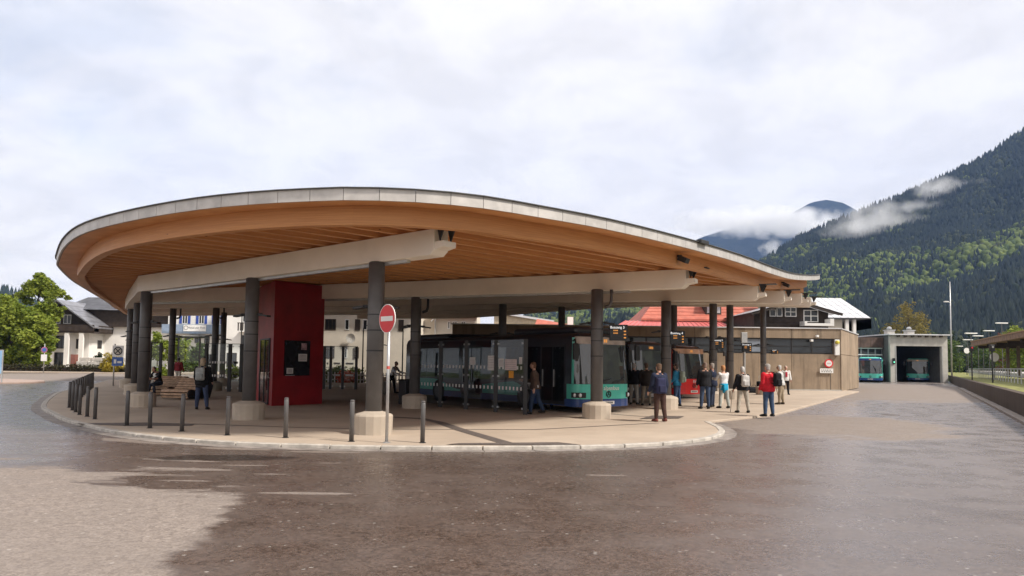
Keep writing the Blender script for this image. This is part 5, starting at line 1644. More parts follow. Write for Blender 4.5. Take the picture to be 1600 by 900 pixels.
m.build("pillar", M_WHPL, ch)
for u0, u1, z0, z1 in ((-2.6, -1.5, 0.6, 2.6), (-0.8, 0.9, 0.2, 2.4), (-0.8, 0.9, 2.9, 4.6), (2.0, 2.9, 2.9, 4.2)): window(ch, I4, u0, u1, z0, z1, M_DKWOOD)
for u0, u1, z0, z1 in ((2.0, 3.0, 3.0, 4.1), (2.0, 3.2, 0.8, 2.0), (6.0, 8.0, 0.2, 2.6), (11, 12.2, 2.8, 4.1), (15, 16.4, 2.8, 4.1), (11, 13, 0.4, 2.2)): window(ch, SX, u0, u1, z0, z1, M_DKWOOD, t=-0.05)
for u0 in (-1.2, 0.2): window(ch, I4, u0, u0 + 1.0, 6.2, 7.4, M_WHITE, t=-0.05)
# cross gable with pale roof on the station side
m = MB(); m.box(1.5, 6.0, 9.0, 15.0, 6.0, 7.2); m.build("dormer", M_DKWOOD, ch)
m = MB()
m.add([(1.0, 12, 8.7), (6.8, 12, 8.3), (6.8, 8.0, 7.15), (1.0, 8.0, 7.4), (6.8, 16.0, 7.15), (1.0, 16.0, 7.4)], [(0, 3, 2, 1), (0, 1, 4, 5), (1, 2, 4)]); m.build("dormer_roof", mat("pale_roof_sheet", (0.42, 0.43, 0.45), 0.35, 0.3), ch)
m = MB(); m.box(-0.4, 0.3, 16, 16.8, 8.6, 10.1); m.build("chimney", M_WHPL, ch)
m = MB(); m.box(6.76, 6.84, 8.0, 16.0, 7.0, 7.12); m.build("gutter", M_REDRF, ch)

# -- white hotel with blue shutters, seen under the roof
h0x, hy = P(262, 520, 100).x, 100.0
ho = thing("hotel", "white hotel with blue shutters and a pale blue sign band seen under the roof", "hotel", (h0x, hy, 0))
m = MB(); m.box(0, 12.5, 0, 14, 0, 9.2); m.build("wall", M_WHPL, ho)
m = MB(); m.box(-14, -0.01, 1.5, 12, 0, 6.0); m.build("side_wing", M_WHPL, ho)
m = MB(); m.box(-14.5, -0.01, 1.0, 12.5, 6.0, 8.3); m.build("timber_storey", M_DKWOOD, ho)
m = MB(); m.add([(-15, 0.2, 8.3), (0.3, 0.2, 8.3), (0.3, 7, 10.5), (-15, 7, 10.5)], [(0, 1, 2, 3), (3, 2, 1, 0)]); m.build("wing_roof", M_GREYRF, ho)
gable_roof(ho, Matrix.Translation((6.25, 0, 0)), 12.5, 14, 9.2, 12.0, 0.8, M_GREYRF)
m = MB(); m.box(-0.3, 9.3, -1.1, 0, 5.15, 5.35); m.box(-0.3, 9.3, -1.15, -1.08, 5.35, 6.35); m.build("sign_band", mat("band_blue_grey", (0.24, 0.31, 0.42), 0.6), ho)
for px0, px1 in ((297, 300), (318, 321), (338, 340)):
    u0, u1 = P(px0 - 4, 500, hy).x - h0x, P(px1 + 1, 500, hy).x - h0x
for u in (1.9, 4.15, 6.3): window(ho, I4, u, u + 0.75, 6.5, 7.75, M_WHITE, M_SHBLUE)
for u in (2.4, 3.7, 5.0, 6.3, 7.4): window(ho, I4, u, u + 0.7, 3.9, 4.9, M_DKWOOD)
for u in (2.2, 5.2): window(ho, I4, u, u + 1.4, 0.9, 2.4, M_DKWOOD)
sb0 = P(293, 513, hy).x - h0x
m = MB(); m.box(sb0, sb0 + 3.0, -1.25, -1.16, 5.45, 6.28); sgn = m.build("name_sign", M_WHITE, ho)
t = link("lettering", text_mesh("Hotel zur Post", 0.40, mat("sign_grey_print", (0.16, 0.17, 0.2)), 0.004), sgn); face_to(t, (sb0 + 1.75, -1.262, 5.92), (0, -1, 0))
m = MB(); m.tube([(sb0 + 0.36 + 0.26 * math.cos(2 * math.pi * k / 14), -1.26, 5.92 + 0.26 * math.sin(2 * math.pi * k / 14)) for k in range(15)], 0.03, 5, cap=False); m.build("emblem", mat("sign_grey_print", (0.16, 0.17, 0.2)), sgn)
m = MB(); m.box(sb0 + 0.2, sb0 + 2.2, -1.9, -0.02, 4.75, 4.82); m.build("awning", M_WHITE, ho)
# white annex right of it
ax0 = P(352, 520, 96).x
an = thing("apartment_house", "plain white house with a dark balcony right of the hotel, behind the clear screens", "house", (ax0, 96, 0))
m = MB(); m.box(0, 9.5, 0, 11, 0, 10.5); m.build("wall", M_WHPL, an)
m = MB(); m.box(1.9, 6.0, -1.0, -0.02, 5.3, 5.45); m.build("balcony", M_WHITE, an)
m = MB()
for k in range(14): m.box(1.95 + k * 0.3, 2.1 + k * 0.3, -1.02, -0.97, 5.46, 6.4)
m.box(1.9, 6.0, -1.05, -0.96, 6.4, 6.5); stuff(m.build("balcony_rail", M_DKWOOD, an))
for u in (2.2, 3.6): window(an, I4, u, u + 0.9, 3.3, 4.9, M_DKWOOD); window(an, I4, u, u + 0.9, 6.6, 8.2, M_WHITE)
window(an, I4, 0.3, 1.6, 0.8, 2.6, M_DKWOOD); window(an, I4, 3.0, 5.0, 0.8, 2.4, M_DKWOOD)
m = MB(); m.box(-0.4, 9.9, -0.6, 11.5, 10.5, 10.8); m.build("roof", M_GREYRF, an)

# -- cream building behind the front column
by = 64.0
bx0 = P(470, 540, by).x
cb = thing("cream_house", "long cream rendered house with satellite dish behind the red kiosk and front column", "house", (bx0, by, 0))
U = lambda px: P(px, 540, by).x - bx0
Zp = lambda py, px=560, d=by: P(px, py, d).z
m = MB(); m.box(0, U(655), 0, 10, 0, 6.6); m.build("wall", M_PLASTER, cb)
m = MB(); m.box(U(655) + 0.01, U(742), 3.0, 10, 0, 6.2); m.build("wing", M_PLASTER, cb)
m = MB(); m.add([(-1, -0.9, 6.5), (U(655) + 0.5, -0.9, 6.5), (U(655) + 0.5, 5, 8.6), (-1, 5, 8.6), (-1, -0.9, 6.3), (U(655) + 0.5, -0.9, 6.3)], [(0, 1, 2, 3), (4, 5, 1, 0)]); m.build("roof", M_REDRF, cb)
m = MB(); x1 = U(742) + 0.8
m.add([(U(655) + 0.6, 2.2, 6.0), (x1, 2.2, 6.0), (x1 - 2.6, 6, 7.25), (U(655) + 0.6, 6, 7.25), (U(655) + 0.6, 2.2, 5.85), (x1, 2.2, 5.85)], [(0, 1, 2, 3), (4, 5, 1, 0)]); m.build("wing_roof", M_REDRF, cb)
for a, b_, z0, z1, mu in ((507, 524, Zp(516), Zp(499), 2), (538, 545, Zp(516), Zp(499), 0), (566, 580, Zp(516), Zp(499), 1), (507, 523, Zp(560), Zp(541), 2), (538, 543, Zp(560), Zp(541), 0), (600, 612, Zp(516), Zp(499), 1)):
    window(cb, I4, U(a), U(b_), z0, z1, M_WHITE if mu != 2 else M_DKWOOD, mull=mu)
for px_, z0 in ((554, Zp(516)), (622, Zp(516)), (553, Zp(560))):
    m = MB(); m.box(U(px_), U(px_ + 8), -0.06, 0, z0, z0 + 0.95); m.build("shutter", M_DKWOOD, cb)
WX = Matrix.Translation((0, 3.0, 0))
for a, b_ in ((694, 698), (702, 710), (716, 724)): window(cb, WX, U(a), U(b_), Zp(514, 705, 67), Zp(502, 705, 67), M_WHITE, mull=1 if b_ - a > 5 else 0)
m = MB(); m.tube([(U(549), -0.3, Zp(530)), (U(549), 0, Zp(532))], 0.03, 6)
m.add(*(lambda n: ([(U(549) + 0.42 * math.cos(6.283 * k / n) * 0.95, -0.34 - 0.05 * math.sin(6.283 * k / n), Zp(529) + 0.42 * math.sin(6.283 * k / n)) for k in range(n)] + [(U(549), -0.22, Zp(529))], [(k, (k + 1) % n, n) for k in range(n)] + [(n, (k + 1) % n, k) for k in range(n)]))(18))
m.build("satellite_dish", M_WHITE, cb)
m = MB(); m.bar((U(668), 2.2, Zp(503, 668, 67)), (U(676), 2.6, Zp(494, 676, 67)), 0.08, 0.08); m.tube([(U(674), 2.8, 0), (U(674), 2.8, 6.3)], 0.06, 8); m.build("downpipe", M_GALV, cb)
# awnings / garden fence before it
fe = thing("garden_fence", "low white picket fence and flower bed before the cream house", "fence", (bx0 + 3, 57.5, 0.0))
for k in range(38):
    m = MB(); m.box(k * 0.25, k * 0.25 + 0.1, -0.02, 0.02, 0.05, 0.85); m.build("picket", M_WHITE, fe)
m = MB(); m.box(0, 9.4, 0.021, 0.05, 0.25, 0.32); m.box(0, 9.4, 0.021, 0.05, 0.62, 0.69); m.build("rail", M_WHITE, fe)

# -- tan flat roofed hall and the small red roof, far between the columns
fx = P(772, 495, 84).x
fh = thing("tan_hall", "flat roofed tan hall with white edge beyond the concrete wall", "hall", (fx, 84, 0))
m = MB(); m.add([(0, 0, 0), (6.6, 0, 0), (6.6, 12, 0), (0, 12, 0), (0, 0, 7.4), (6.6, 0, 6.4), (6.6, 12, 6.4), (0, 12, 7.4)], [(0, 1, 5, 4), (1, 2, 6, 5), (2, 3, 7, 6), (3, 0, 4, 7), (4, 5, 6, 7)]); m.build("wall", mat("tan_render", (0.52, 0.43, 0.31), 0.8), fh)
m = MB(); m.bar((-0.2, -0.15, 7.52), (6.8, -0.15, 6.5), 0.5, 0.22); m.build("roof_edge", M_WHRF, fh)
rx = P(876, 500, 78).x
rh = thing("small_house", "small house with orange red roof and chimney between the columns above the wall", "house", (rx, 78, 0))
m = MB(); m.box(-2.2, 2.2, 0, 6, 0, 5.0); m.build("wall", M_PLASTER, rh)
m = MB(); m.add([(-3, -0.5, 5.0), (3.2, -0.5, 4.9), (2.2, 3, 5.9), (-2.4, 3, 6.6)], [(0, 1, 2, 3), (3, 2, 1, 0)]); m.build("roof", M_ORRF, rh)
m = MB(); m.box(0.9, 1.5, 2.0, 2.6, 5.4, 6.8); m.build("chimney", M_WHPL, rh)

# -- long concrete depot wall at the right
WY = 52.0
cx0, cx1 = -4.2, 23.1
dep = thing("depot_building", "long low building of ribbed board marked concrete with a dark window band", "depot building", (cx0, WY, 0))
LW = cx1 - cx0
m = MB(); m.prism([(0, 0.12), (LW - 0.1, 0.12), (LW + 5.5, 9.6), (0, 9.6)], 0, 4.38); m.build("core", M_CONCD, dep)
npan = 8; pw_ = LW / npan
for i in range(npan):
    u0, u1 = i * pw_ + 0.012, (i + 1) * pw_ - 0.012
    for nm, z0, z1, y0 in (("wall_panel", 0.14, 2.62, 0.0), ("upper_panel", 3.72, 4.40, -0.04)):
        m = MB(); nr_ = 22; rw = (u1 - u0) / nr_
        m.box(u0, u1, y0 + 0.02, 0.13 + y0, z0, z1)
        for k in range(nr_):
            m.box(u0 + k * rw, u0 + k * rw + rw * 0.8, y0 + random.uniform(.0135, .0165), y0 + 0.0199, z0, z1)
        m.build(nm, M_CONC, dep)
    if i < 7 or True:
        m = MB(); ue = u1 if i < 7 else u1 - 0.5
        m.box(u0, ue, 0.06, 0.10, 2.66, 2.74); m.box(u0, ue, 0.06, 0.10, 3.62, 3.70); m.box(u0, u0 + 0.08, 0.05, 0.10, 2.74, 3.62); m.box((u0 + ue) / 2 - 0.05, (u0 + ue) / 2 + 0.05, 0.05, 0.10, 2.74, 3.62); m.box(u0 + 0.08, ue, 0.07, 0.1, 3.13, 3.18)
        wf = m.build("window", M_STEELD, dep)
        for a, b_ in ((u0 + 0.09, (u0 + ue) / 2 - 0.06), ((u0 + ue) / 2 + 0.06, ue)):
            m = MB(); m.box(a, b_, 0.10, 0.115, 2.74, 3.12); m.box(a, b_, 0.10, 0.115, 3.19, 3.62); m.build("pane", mat("blind_pane", (0.22, 0.25, 0.30), 0.3) if i == 6 and a < (u0 + 0.2) else M_WINGL, wf)
m = MB(); m.box(-0.1, LW + 0.05, -0.10, 0.25, 4.40, 4.47); m.build("coping", M_WHRF, dep)
m = MB(); m.box(-0.1, LW + 0.0, -0.22, 0.0, 0.0, 0.14); m.build("base_course", M_CONCP, dep)
EXm = Matrix.Translation((LW, 0, 0)) @ Matrix.Rotation(math.atan2(10.4, 6.2), 4, 'Z')
m = MB(); m.box(0.0, 11.0, -0.06, 0.12, 0.05, 2.60, 0, EXm); m.build("end_panel", M_CONC, dep)
m = MB(); m.box(0.0, 11.0, -0.06, 0.12, 2.63, 4.40, 0, EXm); m.build("end_panel", M_CONC, dep)
m = MB(); m.box(-0.05, 11.1, -0.12, 0.2, 4.403, 4.472, 0, EXm); m.build("coping", M_WHRF, dep)
m = MB(); m.box(LW - 0.45, LW - 0.12, -0.22, -0.04, 2.55, 3.65); hb = m.build("service_box", M_WHITE, dep, bevel=0.03)
m = MB(); m.lathe([(0.13, 0.0), (0.15, 0.1), (0.1, 0.22)], 12, c=(LW - 0.3, -0.26, 3.36)); m.build("beacon", mat("beacon_yellow", (0.6, 0.5, 0.05), 0.4), hb)
for u, z in ((LW - 1.7, 3.86), (LW - 2.1, 3.55)):
    m = MB(); m.box(u - 0.09, u + 0.09, -0.35, -0.10, z - 0.07, z + 0.08); m.bar((u, -0.1, z), (u, -0.04, z), 0.05, 0.05); m.build("camera_lamp", M_WHITE, dep, bevel=0.02)
sgp = Vector((cx1 - 0.85, WY - 0.05, 0))
ws_ = thing("wall_sign", "round red rimmed prohibition sign over a white plate on the concrete wall end", "traffic sign", sgp)
m = MB(); disc(m, 0.30, -0.06, -0.03, 1.98); a = m.build("sign_rim", M_SIGNR, ws_)
m = MB(); disc(m, 0.215, -0.066, -0.0605, 1.98); m.build("white_field", M_PAPER, a)
m = MB(); m.box(-0.13, 0.13, -0.07, -0.0665, 1.93, 2.03); stuff(m.build("pictogram", mat("sign_grey", (0.5, 0.42, 0.40)), a))
m = MB(); m.box(-0.62, 0.30, -0.06, -0.03, 1.30, 1.62); a = m.build("text_plate", M_WHITE, ws_)
m = MB()
for r0 in range(2):
    x = -0.54
    while x < 0.16:
        l = random.uniform(0.05, 0.14); m.box(x, min(x + l, 0.24), -0.064, -0.0605, 1.36 + r0 * 0.12, 1.42 + r0 * 0.12); x += l + 0.04
stuff(m.build("print_lines", M_STEEL, a))
m = MB(); m.tube([(0.1, -0.05, 0.14), (0.1, -0.05, 1.30)], 0.02, 6); m.build("conduit", M_STEELD, ws_)
# loading bay clutter before the wall
for k, (px_, lab) in enumerate(((1135, "thin dark post standing by the concrete wall behind the woman in white"), (1163, "pale post with a small box standing before the concrete wall, left of the last column"))):
    p = P(px_, 600, 49.5); t = thing("post", lab, "post", (p.x, 49.5, ZP))
    m = MB(); m.tube([(0, 0, 0), (0, 0, 3.6 if k else 2.6)], 0.06 if k == 0 else 0.09, 8); m.build("shaft", M_STEELD if k == 0 else M_GALV, t)
    m = MB(); m.box(-0.2, 0.2, -0.1, 0.1, 3.2 if k else 2.3, 3.9 if k else 2.62); m.build("box", M_GALV if k else M_STEELD, t, bevel=0.02)

# -- orange and red roofs behind the wall
oy = 70.0
o0 = P(1012, 497, oy).x
orr = thing("red_roofed_house", "house with steep orange tiled roof and red sheet lean-to behind the concrete wall", "house", (o0, oy, 0))
w_ = P(1192, 497, oy).x - o0
m = MB(); m.box(0, w_, 0.5, 10, 0, 6.2); m.build("wall", M_PLASTER, orr)
z1 = P(1012, 497.5, oy).z
m = MB(); m.add([(-0.6, 0, z1), (w_ + 0.5, 0, z1), (w_ + 0.2, 6, z1 + 3.3), (2.6, 6, z1 + 3.3), (-0.6, 0, z1 - 0.2), (w_ + 0.5, 0, z1 - 0.2), (w_ + 0.2, 12, z1 - 0.2), (-0.6, 12, z1 - 0.2)], [(0, 1, 2, 3), (4, 5, 1, 0), (1, 5, 6, 2), (2, 6, 7, 3), (3, 7, 4, 0)]); rf = m.build("roof", M_ORRF, orr)
m = MB()
for k in range(1, 9):
    t = k / 9; m.box(-0.6 + 3.2 * t, w_ + 0.5 - 0.3 * t, 6 * t - 0.02, 6 * t + 0.05, z1 + 3.3 * t - 0.02, z1 + 3.3 * t + 0.05)
stuff(m.build("tile_course", M_ORRF, rf))
dx = P(1098, 490, oy + 2).x - o0
m = MB(); m.box(dx, dx + 1.5, 0.9, 3.2, z1 + 0.5, z1 + 1.55); dm = m.build("dormer", M_DKWOOD, orr)
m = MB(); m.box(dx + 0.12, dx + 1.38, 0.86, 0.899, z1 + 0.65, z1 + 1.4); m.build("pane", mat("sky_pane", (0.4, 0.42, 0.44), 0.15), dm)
m = MB(); m.add([(dx - 0.3, 0.5, z1 + 1.6), (dx + 1.8, 0.5, z1 + 1.6), (dx + 1.8, 3.6, z1 + 1.95), (dx - 0.3, 3.6, z1 + 1.95), (dx - 0.3, 0.5, z1 + 1.5), (dx + 1.8, 0.5, z1 + 1.5)], [(0, 1, 2, 3), (4, 5, 1, 0)]); m.build("dormer_roof", M_DKWOOD, dm)
z0 = P(985, 511, 66).z
lx0, lx1 = P(962, 511, 66).x - o0, P(1150, 511, 66).x - o0
m = MB(); m.add([(lx0, -4, z0), (lx1, -4, z0), (lx1, 0.4, z1 - 0.22), (lx0 + 1.6, 0.4, z1 - 0.22), (lx0, -4, z0 - 0.15), (lx1, -4, z0 - 0.15)], [(0, 1, 2, 3), (4, 5, 1, 0)]); rf = m.build("lean_to_roof", mat("pink_red_sheet", (0.50, 0.12, 0.11), 0.45), orr)
m = MB(); nse = 24
for k in range(nse):
    t = k / nse; m.bar((lx0 + (lx1 - lx0) * t, -4, z0 + 0.02), (lx0 + 1.6 + (lx1 - lx0 - 1.6) * t, 0.4, z1 - 0.2), 0.05, 0.06)
stuff(m.build("roof_seam", mat("pink_red_sheet", (0.50, 0.12, 0.11), 0.45), rf))
m = MB(); m.box(lx0 + 0.4, lx1 - 0.3, -3.6, 0.45, 0, z0 - 0.2); m.build("lean_to_wall", M_PLASTER, orr)

# -- dark timber gable with white grid roof
gy = 63.0
g0 = P(1239, 480, gy).x
gh = thing("gabled_house", "dark timber gable with white framed windows and a white sheet metal roof", "house", (g0, gy, 0))
hw_ = P(1300, 488, gy).x - g0
ez, az = P(1296, 489, gy).z, P(1239, 471, gy).z
m = MB(); m.add([(-hw_, 0, 3.5), (hw_ * 0.9, 0, 3.5), (hw_ * 0.9, 0, ez), (0, 0, az - 0.1), (-hw_, 0, ez), (-hw_, 9, 3.5), (hw_ * 0.9, 9, 3.5), (hw_ * 0.9, 9, ez), (0, 9, az - 0.1), (-hw_, 9, ez)],
              [(0, 1, 2, 3, 4), (1, 6, 7, 2), (9, 8, 7, 6, 5), (0, 4, 9, 5)]); m.build("timber_wall", M_DKWOOD, gh)
for sg in (-1, 1):
    sl = (az - ez) / hw_
    x1 = sg * (hw_ + 0.5); zz = ez - sl * 0.5
    m = MB(); m.add([(0, -0.9, az + 0.06), (x1, -0.9, zz + 0.06), (x1, 9, zz + 0.06), (0, 9, az + 0.06)], [(0, 1, 2, 3), (3, 2, 1, 0)]); m.build("roof", M_WHRF, gh)
    m = MB(); m.bar((0, -0.92, az - 0.06), (x1, -0.92, zz - 0.06), 0.06, 0.22); m.bar((0, -0.5, az - 0.02), (x1, -0.5, zz - 0.02), 0.9, 0.06); m.build("verge_board", M_DKWOOD, gh)
UG = lambda px: P(px, 490, gy).x - g0
ZG = lambda py: P(1240, py, gy).z
for a, b_, y1, y0, mu, tr in ((1202, 1212, 495, 484, 0, 0), (1213, 1222, 495, 481, 0, 0), (1226, 1244, 495, 480, 1, 1), (1255, 1278, 503, 484, 1, 1)):
    window(gh, I4, UG(a), UG(b_), ZG(y1), ZG(y0), M_WHITE, mull=mu, trans=tr, t=-0.08)
for k in range(7):
    m = MB(); m.box(-hw_ + 0.05, hw_ * 0.9 - 0.05, -0.03, -0.001, 3.9 + k * 0.26, 4.13 + k * 0.26); m.build("cladding_board", M_DKWOOD, gh)
# roof with the visible sheet grid
r0, r1 = P(1262, 497, 66).x - g0, P(1361, 497, 66).x - g0
zA, zB = P(1320, 497, 66).z, P(1320, 466.5, 72).z
m = MB(); m.add([(r0 - 3, 3.0, zA - 0.05), (r1, 3.0, zA - 0.05), (r1, 9.0, zB - 0.05), (r0 - 3, 9.0, zB - 0.05), (r1, 15, zA)], [(0, 1, 2, 3), (1, 4, 2)]); m.build("long_roof", M_ZINCD, gh)
ncx, ncy = 13, 5
for i in range(ncx):
    for j in range(ncy):
        xa, xb = r0 - 3 + (r1 - r0 + 3) * i / ncx, r0 - 3 + (r1 - r0 + 3) * (i + 1) / ncx; ta, tb_ = j / ncy, (j + 1) / ncy
        m = MB(); e = 0.025
        m.bar(((xa + e), 3.0 + 6 * (ta + tb_) / 2, zA + (zB - zA) * (ta + tb_) / 2 + 0.02), ((xb - e), 3.0 + 6 * (ta + tb_) / 2, zA + (zB - zA) * (ta + tb_) / 2 + 0.02), math.hypot(6, zB - zA) / ncy - 0.05, 0.04, up=Vector((0, -(zB - zA), 6)))
        m.build("roof_panel", M_WHRF, gh)
m = MB(); m.box(r0 - 3, r1 - 2.4, 3.4, 14, 2, zA - 0.1); m.build("wall", M_PLASTER, gh)
m = MB(); m.box(r1 - 2.2, r1 - 1.9, 3.2, 3.5, 2, zA - 0.1); m.box(r1 - 1.5, r1 - 1.25, 3.2, 3.5, 2, zA - 0.1); m.build("corner_post", M_WHPL, gh)
m = MB(); m.add([(r1 + 0.02, 3.0, zA), (r1 + 0.02, 9, zB), (r1 + 0.02, 15, zA), (r1 + 0.02, 15, zA - 1.2), (r1 + 0.02, 3.0, zA - 0.9)], [(0, 1, 2, 3, 4), (4, 3, 2, 1, 0)]); m.build("gable_end", M_DKWOOD, gh)
m = MB(); m.box(UG(1247), UG(1292), -1.4, -0.3, ZG(510), ZG(506)); m.box(UG(1286), UG(1292), -1.4, -0.3, ZG(506) + .003, ZG(499)); m.box(UG(1247), UG(1251), -1.4, -0.3, ZG(506) + .003, ZG(503)); m.build("balcony_parapet", M_WHPL, gh)

# -- depot garage at the end of the yard
ggy = 89.0
gx0, gx1 = P(1391, 560, ggy).x, P(1481, 560, ggy).x
GW = gx1 - gx0; GH = P(1436, 524, ggy).z
ga = thing("depot_garage", "pale concrete garage with a wide open dark gate at the end of the yard", "garage", (gx0, ggy, 0))
oh_ = P(1436, 541, ggy).z
m = MB(); m.box(0, 0.75, 0, 0.4, 0, oh_); m.box(GW - 0.75, GW, 0, 0.4, 0, oh_); m.box(0, GW, 0.0, 0.4, oh_ + 0.002, GH); m.build("portal_wall", M_CONCP, ga, bevel=0.02)
m = MB(); m.box(0.0, 0.2, 0.41, 22, 0, GH); m.box(GW - 0.2, GW, 0.41, 22, 0, GH); m.box(0.2, GW - 0.2, 21.8, 22, 0, GH); m.box(0.2, GW - 0.2, 0.41, 21.8, GH - 0.25, GH); m.build("hall_wall", mat("dark_hall_wall", (0.12, 0.12, 0.12), 0.9), ga)  # even dark grey for the inside of the hall
m = MB(); m.box(-0.3, GW + 0.3, -0.5, 22.2, GH + 0.002, GH + 0.14); m.build("roof", M_WHRF, ga)
for k in range(7):
    m = MB(); x = 0.8 + k * (GW - 1.8) / 6; m.box(x, x + 0.3, -0.3, -0.002, GH - 0.22, GH - 0.001); m.build("roof_bracket", M_CONCD, ga)
m = MB(); m.box(0.62, 0.72, -0.04, -0.002, 0.05, oh_); m.box(GW - 0.72, GW - 0.62, -0.04, -0.002, 0.05, oh_); m.build("gate_rail", M_GALV, ga)
m = MB(); m.box(0.25, 0.55, -0.14, -0.002, 2.2, 2.9); sgl = m.build("signal_box", M_BLACK, ga, bevel=0.03)
m = MB(); disc(m, 0.09, -0.16, -0.141, 2.42, 12); o = m.build("green_lamp", mat("signal_green", (0.1, 0.4, 0.25), 0.4, emit=(0.2, 1, 0.6), es=0.8), sgl); o.location.x = 0.4
for x in (GW * 0.32, GW * 0.68):
    m = MB(); m.box(x - 0.45, x + 0.45, 4, 4.9, GH + 0.15, GH + 0.75); v_ = m.build("roof_vent", M_CONCP, ga)
    m = MB(); m.box(x - 0.55, x + 0.55, 3.9, 5.0, GH + 0.76, GH + 0.84); m.lathe([(0.1, 0), (0.3, 0.12), (0.28, 0.3), (0.1, 0.42)], 10, c=(x, 4.45, GH + 0.84)); m.build("vent_cowl", M_GALV, v_)
lx = P(1334, 560, 90.5).x
lk_ = thing("link_building", "low link with dark timber fascia and a white framed glazed gate behind the parked bus", "building", (lx, 90.5, 0))
LL = gx0 - lx - 0.05
zt, zm = P(1365, 527, 90).z, P(1365, 543, 90).z
m = MB(); m.box(0, LL, 0.3, 12, 0, zt - 0.1); m.build("wall", M_CONCD, lk_)
for k in range(9):
    m = MB(); m.box(LL * k / 9 + 0.01, LL * (k + 1) / 9 - 0.01, -0.1, 0.29, zm, zt); m.build("fascia_board", mat("brown_fascia", (0.09, 0.055, 0.045), 0.7, var=0.35, scale=1.5), lk_)
gt = MB(); gt.box(0.1, LL - 0.1, 0.1, 0.28, 0.02, zm - 0.01); gtt = gt.build("gate", mat("gate_grey", (0.22, 0.23, 0.25), 0.5), lk_)
for i in range(4):
    for j in range(5):
        w0, w1 = 0.1 + (LL - 0.2) * i / 4, 0.1 + (LL - 0.2) * (i + 1) / 4; q0, q1 = 0.05 + (zm - 0.1) * j / 5, 0.05 + (zm - 0.1) * (j + 1) / 5
        m = MB(); m.box(w0 + 0.1, w1 - 0.1, 0.06, 0.099, q0 + 0.1, q1 - 0.1); m.build("pane", M_WINGL, gtt)
m = MB()
for j in range(6): m.box(0.1, LL - 0.1, 0.04, 0.098, 0.02 + (zm - 0.14) * j / 5, 0.11 + (zm - 0.14) * j / 5)
m.build("gate_frame", M_WHITE, gtt)
# mast with lamp beside the garage
p = P(1487, 567, 88); ms = thing("lamp_mast", "tall thin white lamp mast with one short arm beside the open garage", "lamp mast", (p.x, 88, 0.5))
mh = P(1484, 440, 88).z - 0.5
m = MB(); m.tube([(0, 0, 0), (0, 0, mh * 0.5), (0, 0, mh)], [0.10, 0.08, 0.04], 10); m.build("pole", M_GALV, ms, smooth=True)
za = P(1484, 472, 88).z - 0.5
m = MB(); m.bar((-0.05, 0, za - 0.05), (-0.25, -0.05, za), 0.06, 0.06); m.box(-0.75, -0.22, -0.16, 0.12, za - 0.02, za + 0.1); m.build("lamp_head", M_WHITE, ms, bevel=0.04)

# ------------------------------------------------------------------ retaining wall, railing and station platform on the right
wd = Vector((56.0 - 17.8, 94.8 - 25.8, 0)); WL = wd.length; wdir = wd.normalized()
wrz = math.atan2(wd.y, wd.x)
w0p = Vector((17.8, 25.8, 0)) - wdir * 45
rw_ = thing("retaining_wall", "dark stained concrete retaining wall along the right side of the yard", "retaining wall", w0p, wrz)
nseg = 21; sl_ = (WL + 45) / nseg
for i in range(nseg):
    m = MB(); m.box(i * sl_ + 0.01, (i + 1) * sl_ - 0.01, -0.35, 0.0, -0.02, 0.86); m.build("wall_segment", M_CONCD, rw_, bevel=0.015)
for i in range(58):
    u = i * 1.55
    if u > 88: break
    m = MB(); m.box(u, u + 1.53, 0.0 + 0.003, 0.32, -0.02, 0.10); m.build("kerb_stone", mat("kerb_concrete", (0.30, 0.26, 0.23), 0.8, var=0.2), rw_, bevel=0.015, seg=1)
Wn = Vector((wdir.y, -wdir.x, 0))      # away from the yard
ln_ = MB(); a, b_ = w0p + Wn * 0.3, w0p + wdir * (WL + 45 + 120) + Wn * 0.3
ln_.add([(a.x, a.y, 0.80), (a.x + Wn.x * 6.2, a.y + Wn.y * 6.2, 0.80), (b_.x + Wn.x * 6.2, b_.y + Wn.y * 6.2, 0.80), (b_.x, b_.y, 0.80)], [(0, 1, 2, 3)])
struct(ln_.build("lawn", mat("spring_lawn", (0.20, 0.20, 0.06), 0.9, var=0.45, scale=1.5)))
ra = thing("railing", "grey steel railing with two rails on the grass strip above the retaining wall", "railing", w0p + Wn * 2.4 + Vector((0, 0, 0.8)), wrz)
RL = WL + 50
m = MB(); m.box(0, RL, -0.03, 0.03, 0.92, 0.99); m.build("top_rail", M_GALV, ra)
m = MB(); m.box(0, RL, -0.025, 0.025, 0.45, 0.51); m.build("middle_rail", M_GALV, ra)
for i in range(int(RL / 2.0) + 1):
    m = MB(); m.box(i * 2.0 - 0.035, i * 2.0 + 0.035, -0.035, 0.034, 0, 0.915); m.build("post", M_GALV, ra)
tr = MB(); a = w0p + Wn * 6.5; b_ = a + wdir * 360
tr.add([(a.x, a.y, 0.3), (a.x + Wn.x * 90, a.y + Wn.y * 90, 0.3), (b_.x + Wn.x * 90, b_.y + Wn.y * 90, 0.3), (b_.x, b_.y, 0.3)], [(0, 1, 2, 3)])
struct(tr.build("track_bed", mat("ballast", (0.16, 0.13, 0.11), 0.95, var=0.4, scale=4, bump=0.6, bscale=9)))
plat = MB(); X0 = Matrix.Translation(w0p + Wn * 7.0) @ Matrix.Rotation(wrz, 4, 'Z')
plat.box(50, 280, -7.0, 0, 0.3, 1.28, 0, X0); struct(plat.build("station_platform", M_CONCP))
